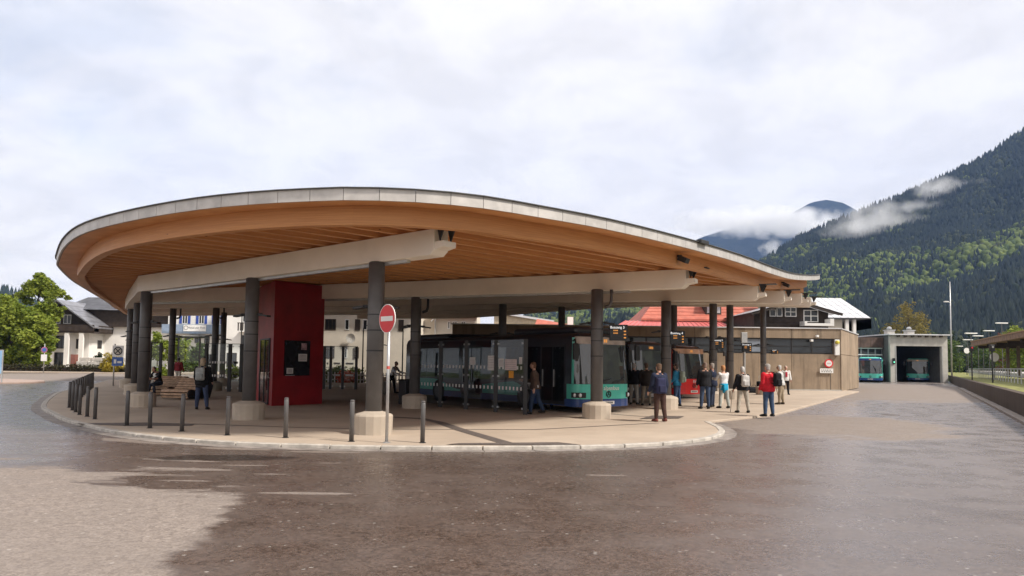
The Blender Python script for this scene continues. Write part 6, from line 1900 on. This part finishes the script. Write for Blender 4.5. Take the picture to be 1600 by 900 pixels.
# platform roof
cr0 = P(1600, 526, 56.0); cr1 = P(1517, 541, 80.0)
cd = Vector((cr1.x - cr0.x, cr1.y - cr0.y, 0)).normalized(); cn = Vector((cd.y, -cd.x, 0))
pr0 = Vector((cr0.x, cr0.y, 0)) - cd * 22; PL = (Vector((cr1.x, cr1.y, 0)) - pr0).length
crz = math.atan2(cd.y, cd.x)
zc = cr0.z
pc_ = thing("platform_roof", "long brown platform roof on posts beyond the railing at the right edge", "platform roof", pr0, crz)
m = MB(); m.prism([(0, 0), (PL, 0), (PL, -6), (0, -6)], zc - 0.05, zc + 0.40); m.build("roof_slab", mat("brown_roof", (0.20, 0.12, 0.07), 0.7, var=0.3, scale=2), pc_)
m = MB(); m.box(0.0, PL, -6.05, 0.05, zc + 0.41, zc + 0.5); m.build("roof_edge", mat("ochre_edge", (0.33, 0.20, 0.10), 0.7), pc_)
for i in range(9):
    u = PL - 2.0 - i * 5.2
    m = MB(); m.box(u - 0.13, u + 0.13, -3.13, -2.87, 0.9, zc - 0.06); m.build("post", mat("post_brown", (0.12, 0.09, 0.07), 0.7), pc_)
    m = MB(); m.box(u - 0.08, u + 0.08, -5.6, -0.4, zc - 0.32, zc - 0.052); m.build("cross_beam", M_DKWOOD, pc_)
# platform lamps: thin masts with flat white heads
for k, (px_, py_, dd) in enumerate(((1565, 505, 120), (1545, 517, 130), (1528, 525, 140), (1512, 531, 150), (1536, 532, 165), (1517, 521, 118), (1498, 541, 175), (1558, 532, 150))):
    q = P(px_, py_, dd); t = thing("platform_lamp", "flat white lamp head on a thin mast above the tracks, %s of the cluster" % ["highest", "second highest", "left middle", "lower left", "lower middle", "small grey", "farthest", "lowest right"][k], "platform lamp", (q.x, q.y, 0.3), 0, "platform lamps over the tracks")
    m = MB(); m.tube([(0, 0, 0), (0, 0, q.z - 0.35)], 0.06, 6); m.build("mast", M_STEEL, t)
    m = MB(); m.box(-0.95, 0.95, -0.2, 0.2, q.z - 0.38, q.z - 0.20); m.build("lamp_head", M_WHITE, t, bevel=0.05)
for px_, py_, dd, lab, mm in ((1553, 558, 70, "white round platform sign beside the railing", M_WHITE), (1510, 548, 110, "small white ring sign far along the platform", M_PAPER)):
    q = P(px_, py_, dd); t = thing("platform_sign", lab, "sign", (q.x, q.y, 0.8))
    m = MB(); m.tube([(0, 0, 0), (0, 0, q.z - 0.8)], 0.05, 8); m.build("pole", M_STEELD, t)
    m = MB(); disc(m, 0.42, -0.1, -0.06, q.z - 0.8, 20); m.build("sign_disc", mm, t)
for k, (px_, dd) in enumerate(((1519, 62), (1551, 50))):
    q = P(px_, 590, dd); t = thing("signal_post", ["thin dark post with red light on the grass above the wall", "dark thin post on the grass strip nearer the right edge"][k], "post", (q.x, q.y, 0.8))
    hh = P(px_, 548, dd).z - 0.8
    m = MB(); m.tube([(0, 0, 0), (0, 0, hh)], 0.05, 8); m.build("shaft", M_STEELD, t)
    m = MB(); m.box(-0.16, 0.16, -0.1, 0.1, hh - 0.05, hh + 0.4); hd = m.build("head", M_BLACK, t, bevel=0.03)
    m = MB(); disc(m, 0.07, -0.12, -0.101, hh + 0.25, 12); m.build("lens", M_SIGNR if k == 0 else M_GALV, hd)

# street furniture further back on the left
q = P(296, 527, 62); bs = thing("bus_shelter", "small glass shelter with thin green roof behind the woman with the backpack", "bus shelter", (q.x, q.y, 0.0))
zr = q.z
m = MB(); m.box(-1.3, 1.3, -0.8, 0.8, zr - 0.06, zr + 0.08); m.build("roof", mat("green_grey_roof", (0.13, 0.17, 0.14), 0.5), bs)
for sx in (-1.2, 1.2):
    for sy in (-0.7, 0.7):
        m = MB(); m.box(sx - 0.05, sx + 0.05, sy - 0.05, sy + 0.05, 0, zr - 0.065); m.build("post", M_STEEL, bs)
m = MB(); m.box(-1.14, 1.14, 0.69, 0.71, 0.2, zr - 0.1); m.build("pane", M_GLASSC, bs)
for px_, ptop, dd, lab in ((568, 508, 58, "dark curved street lamp in front of the cream house"), (630, 508, 60, "dark street lamp before the cream house wing"), (379, 470, 70, "slim dark street lamp by the apartment house")):
    q = P(px_, ptop, dd); t = thing("street_lamp", lab, "street lamp", (q.x, q.y, 0.0))
    m = MB(); m.tube([(0, 0, 0), (0, 0, q.z - 0.3), (0.08, 0, q.z - 0.08), (0.4, 0, q.z)], [0.06, 0.045, 0.04, 0.035], 8); m.build("pole", M_STEELD, t, smooth=True)
    m = MB(); m.box(0.3, 0.9, -0.1, 0.1, q.z - 0.05, q.z + 0.05); m.build("lamp_head", M_STEELD, t, bevel=0.03)

# ------------------------------------------------------------------ vegetation near the station


def leaf_cloud(name, clumps, n, size, m_, parent, squash=1.0, seed=1):
    """many small leaf faces spread through clumps (centre, radius xyz)"""
    rg = np.random.default_rng(seed)
    vol = np.array([c[1][0] * c[1][1] * c[1][2] for c in clumps]) ** 0.75
    idx = rg.choice(len(clumps), n, p=vol / vol.sum())
    C = np.array([c[0] for c in clumps])[idx]; Rr = np.array([c[1] for c in clumps])[idx]
    d = rg.normal(size=(n, 3)); d /= np.linalg.norm(d, axis=1)[:, None]
    r = rg.random(n) ** 0.42
    p = C + d * Rr * r[:, None]
    a = rg.normal(size=(n, 3)); a[:, 2] *= 0.6; a /= np.linalg.norm(a, axis=1)[:, None]
    b_ = np.cross(a, rg.normal(size=(n, 3))); b_ /= np.linalg.norm(b_, axis=1)[:, None] + 1e-9
    s = size * (0.55 + 0.9 * rg.random(n))[:, None]
    v = np.stack([p - a * s, p + b_ * s * 0.55, p + a * s, p - b_ * s * 0.55], axis=1).reshape(-1, 3)
    me = bpy.data.meshes.new(name)
    me.vertices.add(4 * n); me.vertices.foreach_set("co", v.ravel())
    me.loops.add(4 * n); me.loops.foreach_set("vertex_index", np.arange(4 * n))
    me.polygons.add(n); me.polygons.foreach_set("loop_start", np.arange(n) * 4); me.polygons.foreach_set("loop_total", np.full(n, 4))
    me.materials.append(m_); me.update(calc_edges=True)
    return link(name, me, parent)


LF_SPRING = leafmat("spring_leaves", (0.11, 0.165, 0.018), (0.30, 0.34, 0.05))
LF_MID = leafmat("mid_leaves", (0.05, 0.085, 0.018), (0.12, 0.17, 0.035))
LF_DARK = leafmat("conifer_needles", (0.012, 0.025, 0.012), (0.03, 0.05, 0.022))
LF_YEL = leafmat("yellow_leaves", (0.22, 0.17, 0.02), (0.42, 0.33, 0.04))
LF_BUD = leafmat("budding_twigs", (0.17, 0.13, 0.04), (0.30, 0.25, 0.08))
LF_HEDGE = leafmat("hedge_leaves", (0.03, 0.03, 0.016), (0.07, 0.065, 0.03))
LF_RED = leafmat("red_petals", (0.45, 0.05, 0.02), (0.65, 0.12, 0.03))


def tree(name, label, loc, h, w, m_, n, leaf, seed, trunk_h=0.25, nl=9, shape=1.0, group=None, cat="tree", tr=0.03, open_=0.32):
    rg = random.Random(seed)
    t = thing(name, label, cat, loc, rg.random() * 6.28, group)
    m = MB(); clumps = []
    top = Vector((rg.uniform(-.04, .04) * w, rg.uniform(-.04, .04) * w, h * 0.93))
    mid = Vector((0, 0, h * trunk_h))
    m.tube([(0, 0, -0.05), mid * 0.5, mid, mid.lerp(top, 0.5) + Vector((w * .03, 0, 0)), top], [tr * h * 0.55, tr * h * 0.42, tr * h * 0.35, tr * h * 0.18, 0.02], 8)
    for i in range(nl):
        f = (i + 0.5) / nl
        z = h * (trunk_h + (0.92 - trunk_h) * f)
        prof = math.sin(math.pi * min(1, 0.16 + 0.80 * f)) ** 0.75 * shape + (1 - shape) * (1 - f)
        for k in range(3 if f < 0.85 else 2):
            a = i * 2.4 + k * 2.1 + rg.uniform(-.4, .4); r = w * 0.5 * prof * rg.uniform(0.45, 0.78)
            e = Vector((math.cos(a) * r, math.sin(a) * r, z + rg.uniform(-.04, .06) * h))
            s0 = mid.lerp(top, max(0.0, f * 0.85 - 0.08))
            m.tube([s0, s0.lerp(e, 0.55) + Vector((0, 0, 0.02 * h)), e], [tr * h * 0.13, tr * h * 0.08, 0.012], 5)
            c = w * open_ * rg.uniform(0.55, 0.95) * (0.55 + 0.45 * prof)
            clumps.append(((e.x, e.y, e.z), (c, c, c * 0.72)))
            for q in range(2):
                cc = c * rg.uniform(.35, .6); clumps.append(((e.x + rg.uniform(-1, 1) * c, e.y + rg.uniform(-1, 1) * c, e.z + rg.uniform(-.6, .8) * c), (cc, cc, cc * .8)))
    m.build("trunk", M_TRUNK, t)
    leaf_cloud("crown", clumps, n, leaf, m_, t, seed=seed)
    return t


def gl(px, depth):
    p = P(px, 560, depth); return Vector((p.x, p.y, 0))


tree("broadleaf_tree", "tall loose spring green tree rising over the dense trees left of the chalet", gl(58, 92), 13.2, 5.4, LF_SPRING, 8500, 0.19, 11, trunk_h=0.45, nl=8, open_=0.21)
tree("broadleaf_tree", "broad dense light green tree at the left edge behind the hedge", gl(18, 88), 9.0, 7.6, LF_SPRING, 15000, 0.21, 12, trunk_h=0.08, nl=9, open_=0.30)
tree("broadleaf_tree", "dense light green tree touching the chalet, with its stem in the hedge gap", gl(56, 86.5), 7.4, 4.3, LF_SPRING, 11000, 0.20, 13, trunk_h=0.10, nl=8, open_=0.30)
tree("broadleaf_tree", "darker green tree cut by the left picture edge", gl(-6, 98), 9.5, 8.0, LF_MID, 9000, 0.24, 14, trunk_h=0.08, nl=8, open_=0.30)


def spruce(label, loc, h, w, seed, n=3500):
    rg = random.Random(seed); t = thing("spruce_tree", label, "tree", loc)
    m = MB(); m.tube([(0, 0, 0), (0, 0, h * 0.5), (0, 0, h)], [0.02 * h, 0.012 * h, 0.01], 7); m.build("trunk", M_TRUNK, t)
    cl = []
    for i in range(16):
        f = i / 15; z = h * (0.12 + 0.86 * f); r = w * 0.5 * (1 - f) * rg.uniform(.85, 1.1) + 0.08
        for k in range(5):
            a = k * 1.257 + i * 0.7; cl.append(((math.cos(a) * r * .6, math.sin(a) * r * .6, z - r * .2), (r * .45, r * .45, h * 0.035)))
    leaf_cloud("crown", cl, n, 0.16, LF_DARK, t, seed=seed); return t


spruce("slim dark spruce tip behind the dense trees at the left edge", gl(15, 110), 11.8, 3.4, 21)
tree("garden_shrub", "yellow leaved rounded shrub beside the blue parking sign", gl(175, 84), 2.5, 2.3, LF_YEL, 2600, 0.10, 31, trunk_h=0.08, nl=5, cat="shrub", open_=0.36)
tree("garden_shrub", "small dark columnar evergreen in front of the chalet wall", gl(154, 88), 2.6, 1.1, LF_DARK, 1800, 0.09, 32, trunk_h=0.05, nl=6, cat="shrub", open_=0.40)
tree("young_tree", "young light green tree left of the second back column", gl(246, 76), 4.5, 2.3, LF_SPRING, 2600, 0.13, 33, trunk_h=0.35, nl=6)
tree("young_tree", "young light green street tree seen beside the small shelter", gl(278, 74), 4.1, 2.3, LF_SPRING, 2600, 0.13, 34, trunk_h=0.38, nl=6)
tree("young_tree", "olive green young tree before the hotel, right of the shelter post", gl(312, 84), 4.0, 1.8, LF_MID, 2600, 0.13, 35, trunk_h=0.3, nl=6)
tree("young_tree", "dull green bushy tree behind the small shelter", gl(296, 92), 2.8, 3.6, LF_MID, 3800, 0.14, 36, trunk_h=0.1, nl=6)
for k, (px_, dd, hh, mm, lab) in enumerate(((520, 58.6, 1.1, LF_MID, "low green shrub left in the bed before the cream house"), (533, 58.8, 1.3, LF_MID, "low green shrub in the middle of the bed before the cream house"), (556, 58.6, 1.2, LF_SPRING, "low light green shrub right in the bed before the cream house"), (541, 57.0, 0.9, LF_RED, "red flowering shrub before the cream house"), (365, 66, 1.2, LF_SPRING, "low light green shrub before the apartment house"), (255, 70, 1.0, LF_SPRING, "low green shrub at the foot of the young trees"))):
    tree("garden_shrub", lab, gl(px_, dd), hh, 1.7, mm, 1300, 0.09, 40 + k, trunk_h=0.05, nl=4, cat="shrub", open_=0.36)
# hedge along the far road on the left
hd_ = thing("hedge", "low clipped brownish hedge along the far road in front of the chalet", "hedge", (-62, 83.5, 0.12))
cl = []
rg_ = random.Random(3)
for i in range(70):
    u = i / 69; cl.append(((-26 + 46 * u, -1.2 + 3.0 * u, 0.42), (0.65, 0.35, 0.42 + rg_.uniform(-.06, .1))))
leaf_cloud("foliage", cl, 9000, 0.12, LF_HEDGE, hd_, seed=5)
m = MB(); m.box(-26, 20, 0.5, 0.7, 0, 0.42, 0, Matrix.Rotation(R(3.7), 4, 'Z')); m.build("inner_branches", M_TRUNK, hd_)
bw = thing("garden_wall", "pale stacked stone wall with red brown gate posts before the chalet", "wall", gl(122, 85.5))
for j in range(4):
    for i in range(4):
        x = -0.1 + i * 1.35 + (0.35 if j % 2 else 0)
        m = MB(); m.box(x, x + 1.28, -0.2 + random.uniform(-.03, .03), 0.2, j * 0.45, j * 0.45 + 0.41); m.build("stone", mat("pale_stone", (0.45, 0.42, 0.38), 0.85, var=0.25, scale=2), bw, bevel=0.03, seg=1)
for x in (-0.7, 5.9):
    m = MB(); m.box(x, x + 0.55, -0.3, 0.25, 0, 2.1); m.build("gate_post", mat("gate_post_red", (0.20, 0.08, 0.06), 0.8), bw)
# trees at the right: budding tree behind the garage, belts behind the platform
tree("budding_tree", "tall yellowish budding tree behind the garage roof", gl(1420, 128), 13.2, 8.2, LF_BUD, 5200, 0.17, 51, trunk_h=0.3, nl=9, open_=0.25)
tree("broadleaf_tree", "bright green tree top over the platform roof at the right edge", gl(1592, 125), 8.9, 7.0, LF_SPRING, 5000, 0.22, 52, trunk_h=0.2, nl=7)
tree("broadleaf_tree", "reddish brown budding tree behind the platform roof", gl(1577, 150), 9.5, 6.0, leafmat("red_buds", (0.12, 0.05, 0.035), (0.24, 0.10, 0.06)), 3000, 0.2, 53, trunk_h=0.2, nl=6)
# the wood beyond the tracks reads as one mass
rg_ = random.Random(8); cl = []; cl2 = []
for k in range(60):
    px_ = 1325 + k * 5.6 + rg_.uniform(-5, 5); q = gl(px_, rg_.uniform(150, 260)); hh = rg_.uniform(5, 10)
    if rg_.random() < 0.35:
        for f in range(7): cl2.append(((q.x, q.y, hh * 1.4 * (0.08 + f * 0.14)), (hh * 0.24 * (1 - f / 7.5), hh * 0.24 * (1 - f / 7.5), hh * 0.12)))
    else:
        for f in range(9):
            a = rg_.random() * 6.28; r0 = hh * 0.38 * rg_.random(); c_ = hh * rg_.uniform(.14, .26); cl.append(((q.x + math.cos(a) * r0, q.y + math.sin(a) * r0, hh * rg_.uniform(.15, .85)), (c_, c_, c_)))
stuff(leaf_cloud("tree_belt", cl, 30000, 0.30, LF_MID, None, seed=77))
stuff(leaf_cloud("spruce_belt", cl2, 14000, 0.30, LF_DARK, None, seed=78))

# ------------------------------------------------------------------ mountains and forest
fB = 1155.0


def interp(tab, x):
    xs = [a for a, _ in tab]; ys = [b_ for _, b_ in tab]
    return np.interp(x, xs, ys)


def mount_point(px, py, depth):
    """vectorised P()"""
    px, py, depth = np.asarray(px, float), np.asarray(py, float), np.asarray(depth, float)
    u = (px - PPX) / FPX; v = (PPY - py) / FPX
    dx = _fw.x + _rt.x * u + _up.x * v; dy = _fw.y + _rt.y * u + _up.y * v; dz = _fw.z + _rt.z * u + _up.z * v
    t = depth / dy
    return np.stack([dx * t, dy * t, EYE + dz * t], axis=-1)


NEAR = [(500, 545), (760, 520), (900, 492), (950, 470), (1040, 462), (1110, 448), (1170, 424), (1211, 403), (1242, 380), (1270, 367), (1290, 358), (1342, 336), (1370, 325), (1430, 302), (1475, 283), (1540, 250), (1600, 208), (1700, 150), (1850, 95), (2100, 60)]
FAR = [(500, 545), (760, 525), (850, 497), (900, 470), (1000, 424), (1060, 391), (1095, 371), (1136, 358), (1180, 346), (1220, 340), (1248, 327), (1268, 316), (1292, 312), (1318, 317), (1346, 333), (1400, 365), (1600, 420), (2000, 500)]
LEFTH = [(-900, 420), (-400, 440), (-150, 447), (0, 457), (30, 466), (70, 492), (130, 530), (220, 553), (400, 560)]


def fbm(x, y, s):
    return np.array([mnoise.fractal(Vector((a / s, b_ / s, 0.3)), 1.0, 2.0, 5) for a, b_ in zip(x.ravel(), y.ravel())]).reshape(x.shape)


def mountain(name, tab, d0, d1, p0, p1, npx, nt, m_, pw=1.0, rough=0.0, rs=120.0):
    px = np.linspace(p0, p1, npx); t = np.linspace(0, 1, nt)
    PXg, T = np.meshgrid(px, t, indexing='ij')
    ry = interp(tab, PXg)
    hy_ = 571.0 + (PXg - 1100) * 0.0125
    py = hy_ + (ry - hy_) * T ** pw
    D = d0 + (d1 - d0) * T
    pts = mount_point(PXg, py, D)
    if rough:
        n_ = fbm(pts[..., 0], pts[..., 1], rs); pts[..., 2] += n_ * rough * np.sin(np.pi * np.clip(T, 0, 1)) ** 0.6
    back = pts[:, -1:, :].copy(); back[..., 1] += (d1 - d0) * 0.6; back[..., 2] *= 0.2
    pts = np.concatenate([pts, back], axis=1); nt += 1
    pts[:, 0, 2] = -1.0
    V = pts.reshape(-1, 3)
    F = [(i * nt + j, (i + 1) * nt + j, (i + 1) * nt + j + 1, i * nt + j + 1) for i in range(npx - 1) for j in range(nt - 1)]
    me = bpy.data.meshes.new(name); me.from_pydata(V.tolist(), [], F); me.materials.append(m_); me.polygons.foreach_set("use_smooth", [True] * len(F)); me.update()
    o = bpy.data.objects.new(name, me); COL.objects.link(o); struct(o)
    return pts[:, :-1, :]


M_FLOOR = mat("forest_floor", (0.012, 0.017, 0.010), 0.95, var=0.5, scale=0.02)
M_FARM = NB("far_forest"); _n = M_FARM.noise(0.012, 8, 0.7); M_FARM.base(M_FARM.mix(M_FARM.ramp(_n, 0.35, 0.7), c4((0.008, 0.012, 0.012)), c4((0.028, 0.034, 0.026))), 0.95, 0, 0.0); M_FARM.bump(M_FARM.noise(0.05, 6, 0.7), 1.0, 14.0); M_FARM = M_FARM.m
near_pts = mountain("near_mountain", NEAR, 430, 1500, 820, 2050, 140, 60, M_FLOOR, 0.92, 40.0, 190.0)
mountain("far_mountain", FAR, 2300, 4200, 600, 1800, 140, 40, M_FARM, 1.0, 160.0, 520.0)
left_pts = mountain("left_hill", LEFTH, 500, 1300, -800, 400, 80, 24, M_FLOOR, 1.0, 14.0, 150.0)


# unseen valley side right of the frame, added and shaped for the windscreen reflections
V = []; ny_ = 40; nx_ = 14
for i in range(ny_):
    for j in range(nx_):
        y = -320 + i * 27.0; t = j / (nx_ - 1); x = 520 + 620 * t + 60 * math.sin(i * 0.35)
        V.append((x + 0.35 * (y - 300), y, -1.0 + 215 * t ** 0.95 + (25 * mnoise.noise(Vector((x / 130, y / 130, 1))) if 0 < j < nx_ - 1 else 0)))
me = bpy.data.meshes.new("unseen_slope"); me.from_pydata(V, [], [(i * nx_ + j, i * nx_ + j + 1, (i + 1) * nx_ + j + 1, (i + 1) * nx_ + j) for i in range(ny_ - 1) for j in range(nx_ - 1)]); me.materials.append(mat('side_forest', (0.055, 0.07, 0.03), 0.95, var=0.8, scale=0.03))
struct(link("unseen_slope", me))


def bilerp(A, i, j):
    i0 = np.clip(i.astype(int), 0, A.shape[0] - 2); j0 = np.clip(j.astype(int), 0, A.shape[1] - 2)
    fi, fj = (i - i0)[:, None], (j - j0)[:, None]
    return A[i0, j0] * (1 - fi) * (1 - fj) + A[i0 + 1, j0] * fi * (1 - fj) + A[i0, j0 + 1] * (1 - fi) * fj + A[i0 + 1, j0 + 1] * fi * fj


def mesh_np(name, V, F, m_):
    me = bpy.data.meshes.new(name); k = F.shape[1]; n = len(F)
    me.vertices.add(len(V)); me.vertices.foreach_set("co", V.astype(np.float32).ravel())
    me.loops.add(k * n); me.loops.foreach_set("vertex_index", F.astype(np.int32).ravel())
    me.polygons.add(n); me.polygons.foreach_set("loop_start", np.arange(n, dtype=np.int32) * k); me.polygons.foreach_set("loop_total", np.full(n, k, np.int32))
    me.materials.append(m_); me.update(calc_edges=True)
    o = bpy.data.objects.new(name, me); COL.objects.link(o); return stuff(o)


def conifers(name, pts, h, w, m_, rg):
    n = len(pts); S = 6
    a = np.arange(S) * 2 * np.pi / S
    vs_ = []
    parts = ((0.06, 0.62, 1.0), (0.42, 1.0, 0.66))
    F = []; base = 0
    jit = rg.random((n, S)) * 0.5 + 0.75
    ph = rg.random(n) * 6.28
    allv = []
    for z0, z1, rr in parts:
        ring_ = np.stack([np.cos(a[None, :] + ph[:, None]) * jit * (w * rr)[:, None], np.sin(a[None, :] + ph[:, None]) * jit * (w * rr)[:, None], np.broadcast_to((h * z0)[:, None], (n, S)) * 1.0], axis=-1)
        tip = np.stack([np.zeros(n), np.zeros(n), h * z1], axis=-1)[:, None, :]
        allv.append(np.concatenate([ring_, tip], axis=1))
    V = np.concatenate(allv, axis=1) + pts[:, None, :]
    nv = 2 * (S + 1)
    f = np.array([(b_ * (S + 1) + k, b_ * (S + 1) + (k + 1) % S, b_ * (S + 1) + S) for b_ in range(2) for k in range(S)])
    F = (np.arange(n)[:, None, None] * nv + f[None]).reshape(-1, 3)
    return mesh_np(name, V.reshape(-1, 3), F, m_)


def broadleaves(name, pts, h, w, m_, rg):
    n = len(pts)
    bm = bmesh.new(); bmesh.ops.create_icosphere(bm, subdivisions=2, radius=1.0)
    bv = np.array([v.co[:] for v in bm.verts]); bf = np.array([[v.index for v in f.verts] for f in bm.faces]); bm.free()
    V = bv[None] * (1 + 0.34 * (rg.random((n, len(bv), 1)) - 0.5) * 1.6)
    V = V * np.stack([w, w, h * 0.5], axis=-1)[:, None, :] + pts[:, None, :] + np.stack([np.zeros(n), np.zeros(n), h * 0.5], axis=-1)[:, None, :]
    F = (np.arange(n)[:, None, None] * len(bv) + bf[None]).reshape(-1, 3)
    return mesh_np(name, V.reshape(-1, 3), F, m_)


rg = np.random.default_rng(3)
NT = 90000
ii = rg.random(NT) * (near_pts.shape[0] - 1); jj = (rg.random(NT) ** 0.8) * (near_pts.shape[1] - 1)
tp = bilerp(near_pts, ii, jj)
pxs = 820 + ii / (near_pts.shape[0] - 1) * (2050 - 820)
hyp = 571 + (pxs - 1100) * 0.0125
# height in the frame decides the mix: spring green beech belt low on the slope, spruce above; their tones also carry sun patches and cloud shade
pyf = hyp + (interp(NEAR, pxs) - hyp) * (jj / (near_pts.shape[1] - 1)) ** 0.92
BELT_TOP = [(900, 470), (1180, 440), (1240, 438), (1330, 425), (1400, 405), (1480, 386), (1580, 362), (1750, 340)]
BELT_BOT = [(900, 530), (1230, 492), (1290, 492), (1330, 478), (1400, 462), (1480, 436), (1540, 425), (1600, 398), (1750, 370)]
nz = np.array([mnoise.fractal(Vector((a / 130, b_ / 130, 2.0)), 1.0, 2.0, 4) for a, b_ in zip(tp[:, 0], tp[:, 1])])
nz2 = np.array([mnoise.fractal(Vector((a / 45, b_ / 45, 7.0)), 1.0, 2.0, 3) for a, b_ in zip(tp[:, 0], tp[:, 1])])
inb = (pyf > interp(BELT_TOP, pxs) + nz * 16) & (pyf < interp(BELT_BOT, pxs) + nz * 16)
up_patch = (pyf > 360 + (1400 - pxs) * 0.16) & (pyf < 400 + (1400 - pxs) * 0.10) & (pxs < 1420) & (nz > 0.05)
pl_ = np.where(inb, 0.60 + nz * 0.5, np.where(up_patch, 0.34, -0.08)) + nz2 * 0.30
leafy = rg.random(NT) < pl_
near_enough = rg.random(NT) < 1.0
con = tp[~leafy]; nb = len(con)
mixed = (rg.random(nb) < np.clip(0.16 + 0.9 * nz[~leafy], 0.03, 0.5))
sm_ = 0.6 + 0.6 * rg.random(mixed.sum())
broadleaves("mixed_forest", con[mixed][:9000], 12 * sm_[:9000], 4.4 * sm_[:9000], forestmat("beech_dull", (0.018, 0.026, 0.014), (0.055, 0.062, 0.028)), rg)
con = con[~mixed]; nb = len(con)
sc_ = 0.6 + 0.75 * rg.random(nb)
conifers("spruce_forest", con, 15 * sc_, 3.6 * sc_, forestmat("spruce_far", (0.005, 0.009, 0.009), (0.018, 0.025, 0.020)), rg)
bl_ = tp[leafy]; nb = len(bl_)
sc_ = 0.6 + 0.6 * rg.random(nb)
broadleaves("beech_forest", bl_[:13000], 12 * sc_[:13000], 4.6 * sc_[:13000], forestmat("beech_spring", (0.042, 0.064, 0.018), (0.125, 0.152, 0.04)), rg)
ii = rg.random(6000) * (left_pts.shape[0] - 1); jj = rg.random(6000) * (left_pts.shape[1] - 1)
tp = bilerp(left_pts, ii, jj); sc_ = 0.7 + 0.5 * rg.random(6000)
conifers("hillside_forest", tp, 20 * sc_, 4.5 * sc_, forestmat("hill_forest", (0.010, 0.018, 0.012), (0.03, 0.04, 0.022)), rg)

# ------------------------------------------------------------------ air: haze box and mist on the slopes
hz = MB(); hz.box(-2480, 2780, -330, 4890, -1.4, 1330)
hzm = bpy.data.materials.new("haze_air"); hzm.use_nodes = True
nt = hzm.node_tree; nt.nodes.clear()
ho_ = nt.nodes.new("ShaderNodeOutputMaterial"); hv = nt.nodes.new("ShaderNodeVolumePrincipled")
hv.inputs["Color"].default_value = (0.36, 0.55, 1.0, 1); hv.inputs["Density"].default_value = 0.00008; hv.inputs["Anisotropy"].default_value = 0.0
nt.links.new(hv.outputs[0], ho_.inputs["Volume"])
stuff(hz.build("haze", hzm))


def mist(c, r, dens, scale, seed, thr=0.5):
    m = MB(); m.ball((0, 0, 0), r[0], r[1], r[2], 20, 12)
    o = m.build("mist_cloud", None); o.location = c
    mm = bpy.data.materials.new("mist"); mm.use_nodes = True; nt = mm.node_tree; nt.nodes.clear()
    out = nt.nodes.new("ShaderNodeOutputMaterial"); pv_ = nt.nodes.new("ShaderNodeVolumePrincipled")
    pv_.inputs["Color"].default_value = (1.0, 1.0, 1.0, 1); pv_.inputs["Anisotropy"].default_value = 0.1
    tc = nt.nodes.new("ShaderNodeTexCoord"); mp = nt.nodes.new("ShaderNodeMapping"); mp.inputs["Location"].default_value = (seed * 37.1, seed * 11.3, 0)
    nz_ = nt.nodes.new("ShaderNodeTexNoise"); nz_.inputs["Scale"].default_value = scale; nz_.inputs["Detail"].default_value = 5; nz_.inputs["Roughness"].default_value = 0.62
    nt.links.new(tc.outputs["Object"], mp.inputs[0]); nt.links.new(mp.outputs[0], nz_.inputs["Vector"])
    dv = nt.nodes.new("ShaderNodeVectorMath"); dv.operation = 'DIVIDE'; dv.inputs[1].default_value = r; nt.links.new(tc.outputs["Object"], dv.inputs[0])
    ln2 = nt.nodes.new("ShaderNodeVectorMath"); ln2.operation = 'LENGTH'; nt.links.new(dv.outputs[0], ln2.inputs[0])
    sb = nt.nodes.new("ShaderNodeMath"); sb.operation = 'SUBTRACT'; nt.links.new(nz_.outputs[0], sb.inputs[0])
    ml = nt.nodes.new("ShaderNodeMath"); ml.operation = 'MULTIPLY_ADD'; ml.inputs[1].default_value = 0.45; ml.inputs[2].default_value = thr - 0.32; nt.links.new(ln2.outputs["Value"], ml.inputs[0])
    nt.links.new(ml.outputs[0], sb.inputs[1])
    mx = nt.nodes.new("ShaderNodeMath"); mx.operation = 'MULTIPLY'; mx.inputs[1].default_value = dens * 8; mx.use_clamp = False
    cl_ = nt.nodes.new("ShaderNodeMath"); cl_.operation = 'MAXIMUM'; cl_.inputs[1].default_value = 0.0
    nt.links.new(sb.outputs[0], cl_.inputs[0]); nt.links.new(cl_.outputs[0], mx.inputs[0]); nt.links.new(mx.outputs[0], pv_.inputs["Density"])
    nt.links.new(pv_.outputs[0], out.inputs["Volume"])
    o.data.materials.clear(); o.data.materials.append(mm)
    return stuff(o)


p = P(1190, 348, 3000); mist((p.x, p.y, p.z), (420, 220, 62), 0.007, 0.015, 1, 0.41)
p = P(1300, 359, 3000); mist((p.x, p.y, p.z), (250, 180, 50), 0.006, 0.018, 2, 0.45)
p = P(1372, 345, 1330); mist((p.x, p.y, p.z), (110, 60, 44), 0.007, 0.028, 3, 0.46)
p = P(1340, 356, 1300); mist((p.x, p.y, p.z), (80, 50, 26), 0.006, 0.038, 4, 0.46)
p = P(1466, 296, 1400); mist((p.x, p.y, p.z), (60, 40, 30), 0.01, 0.045, 5, 0.43)
p = P(1524, 291, 1380); mist((p.x, p.y, p.z), (50, 40, 15), 0.008, 0.05, 6, 0.45)
p = P(1205, 388, 1900); mist((p.x, p.y, p.z), (36, 40, 30), 0.01, 0.05, 7, 0.45)
p = P(1432, 322, 1360); mist((p.x, p.y, p.z), (66, 40, 16), 0.006, 0.04, 8, 0.47)
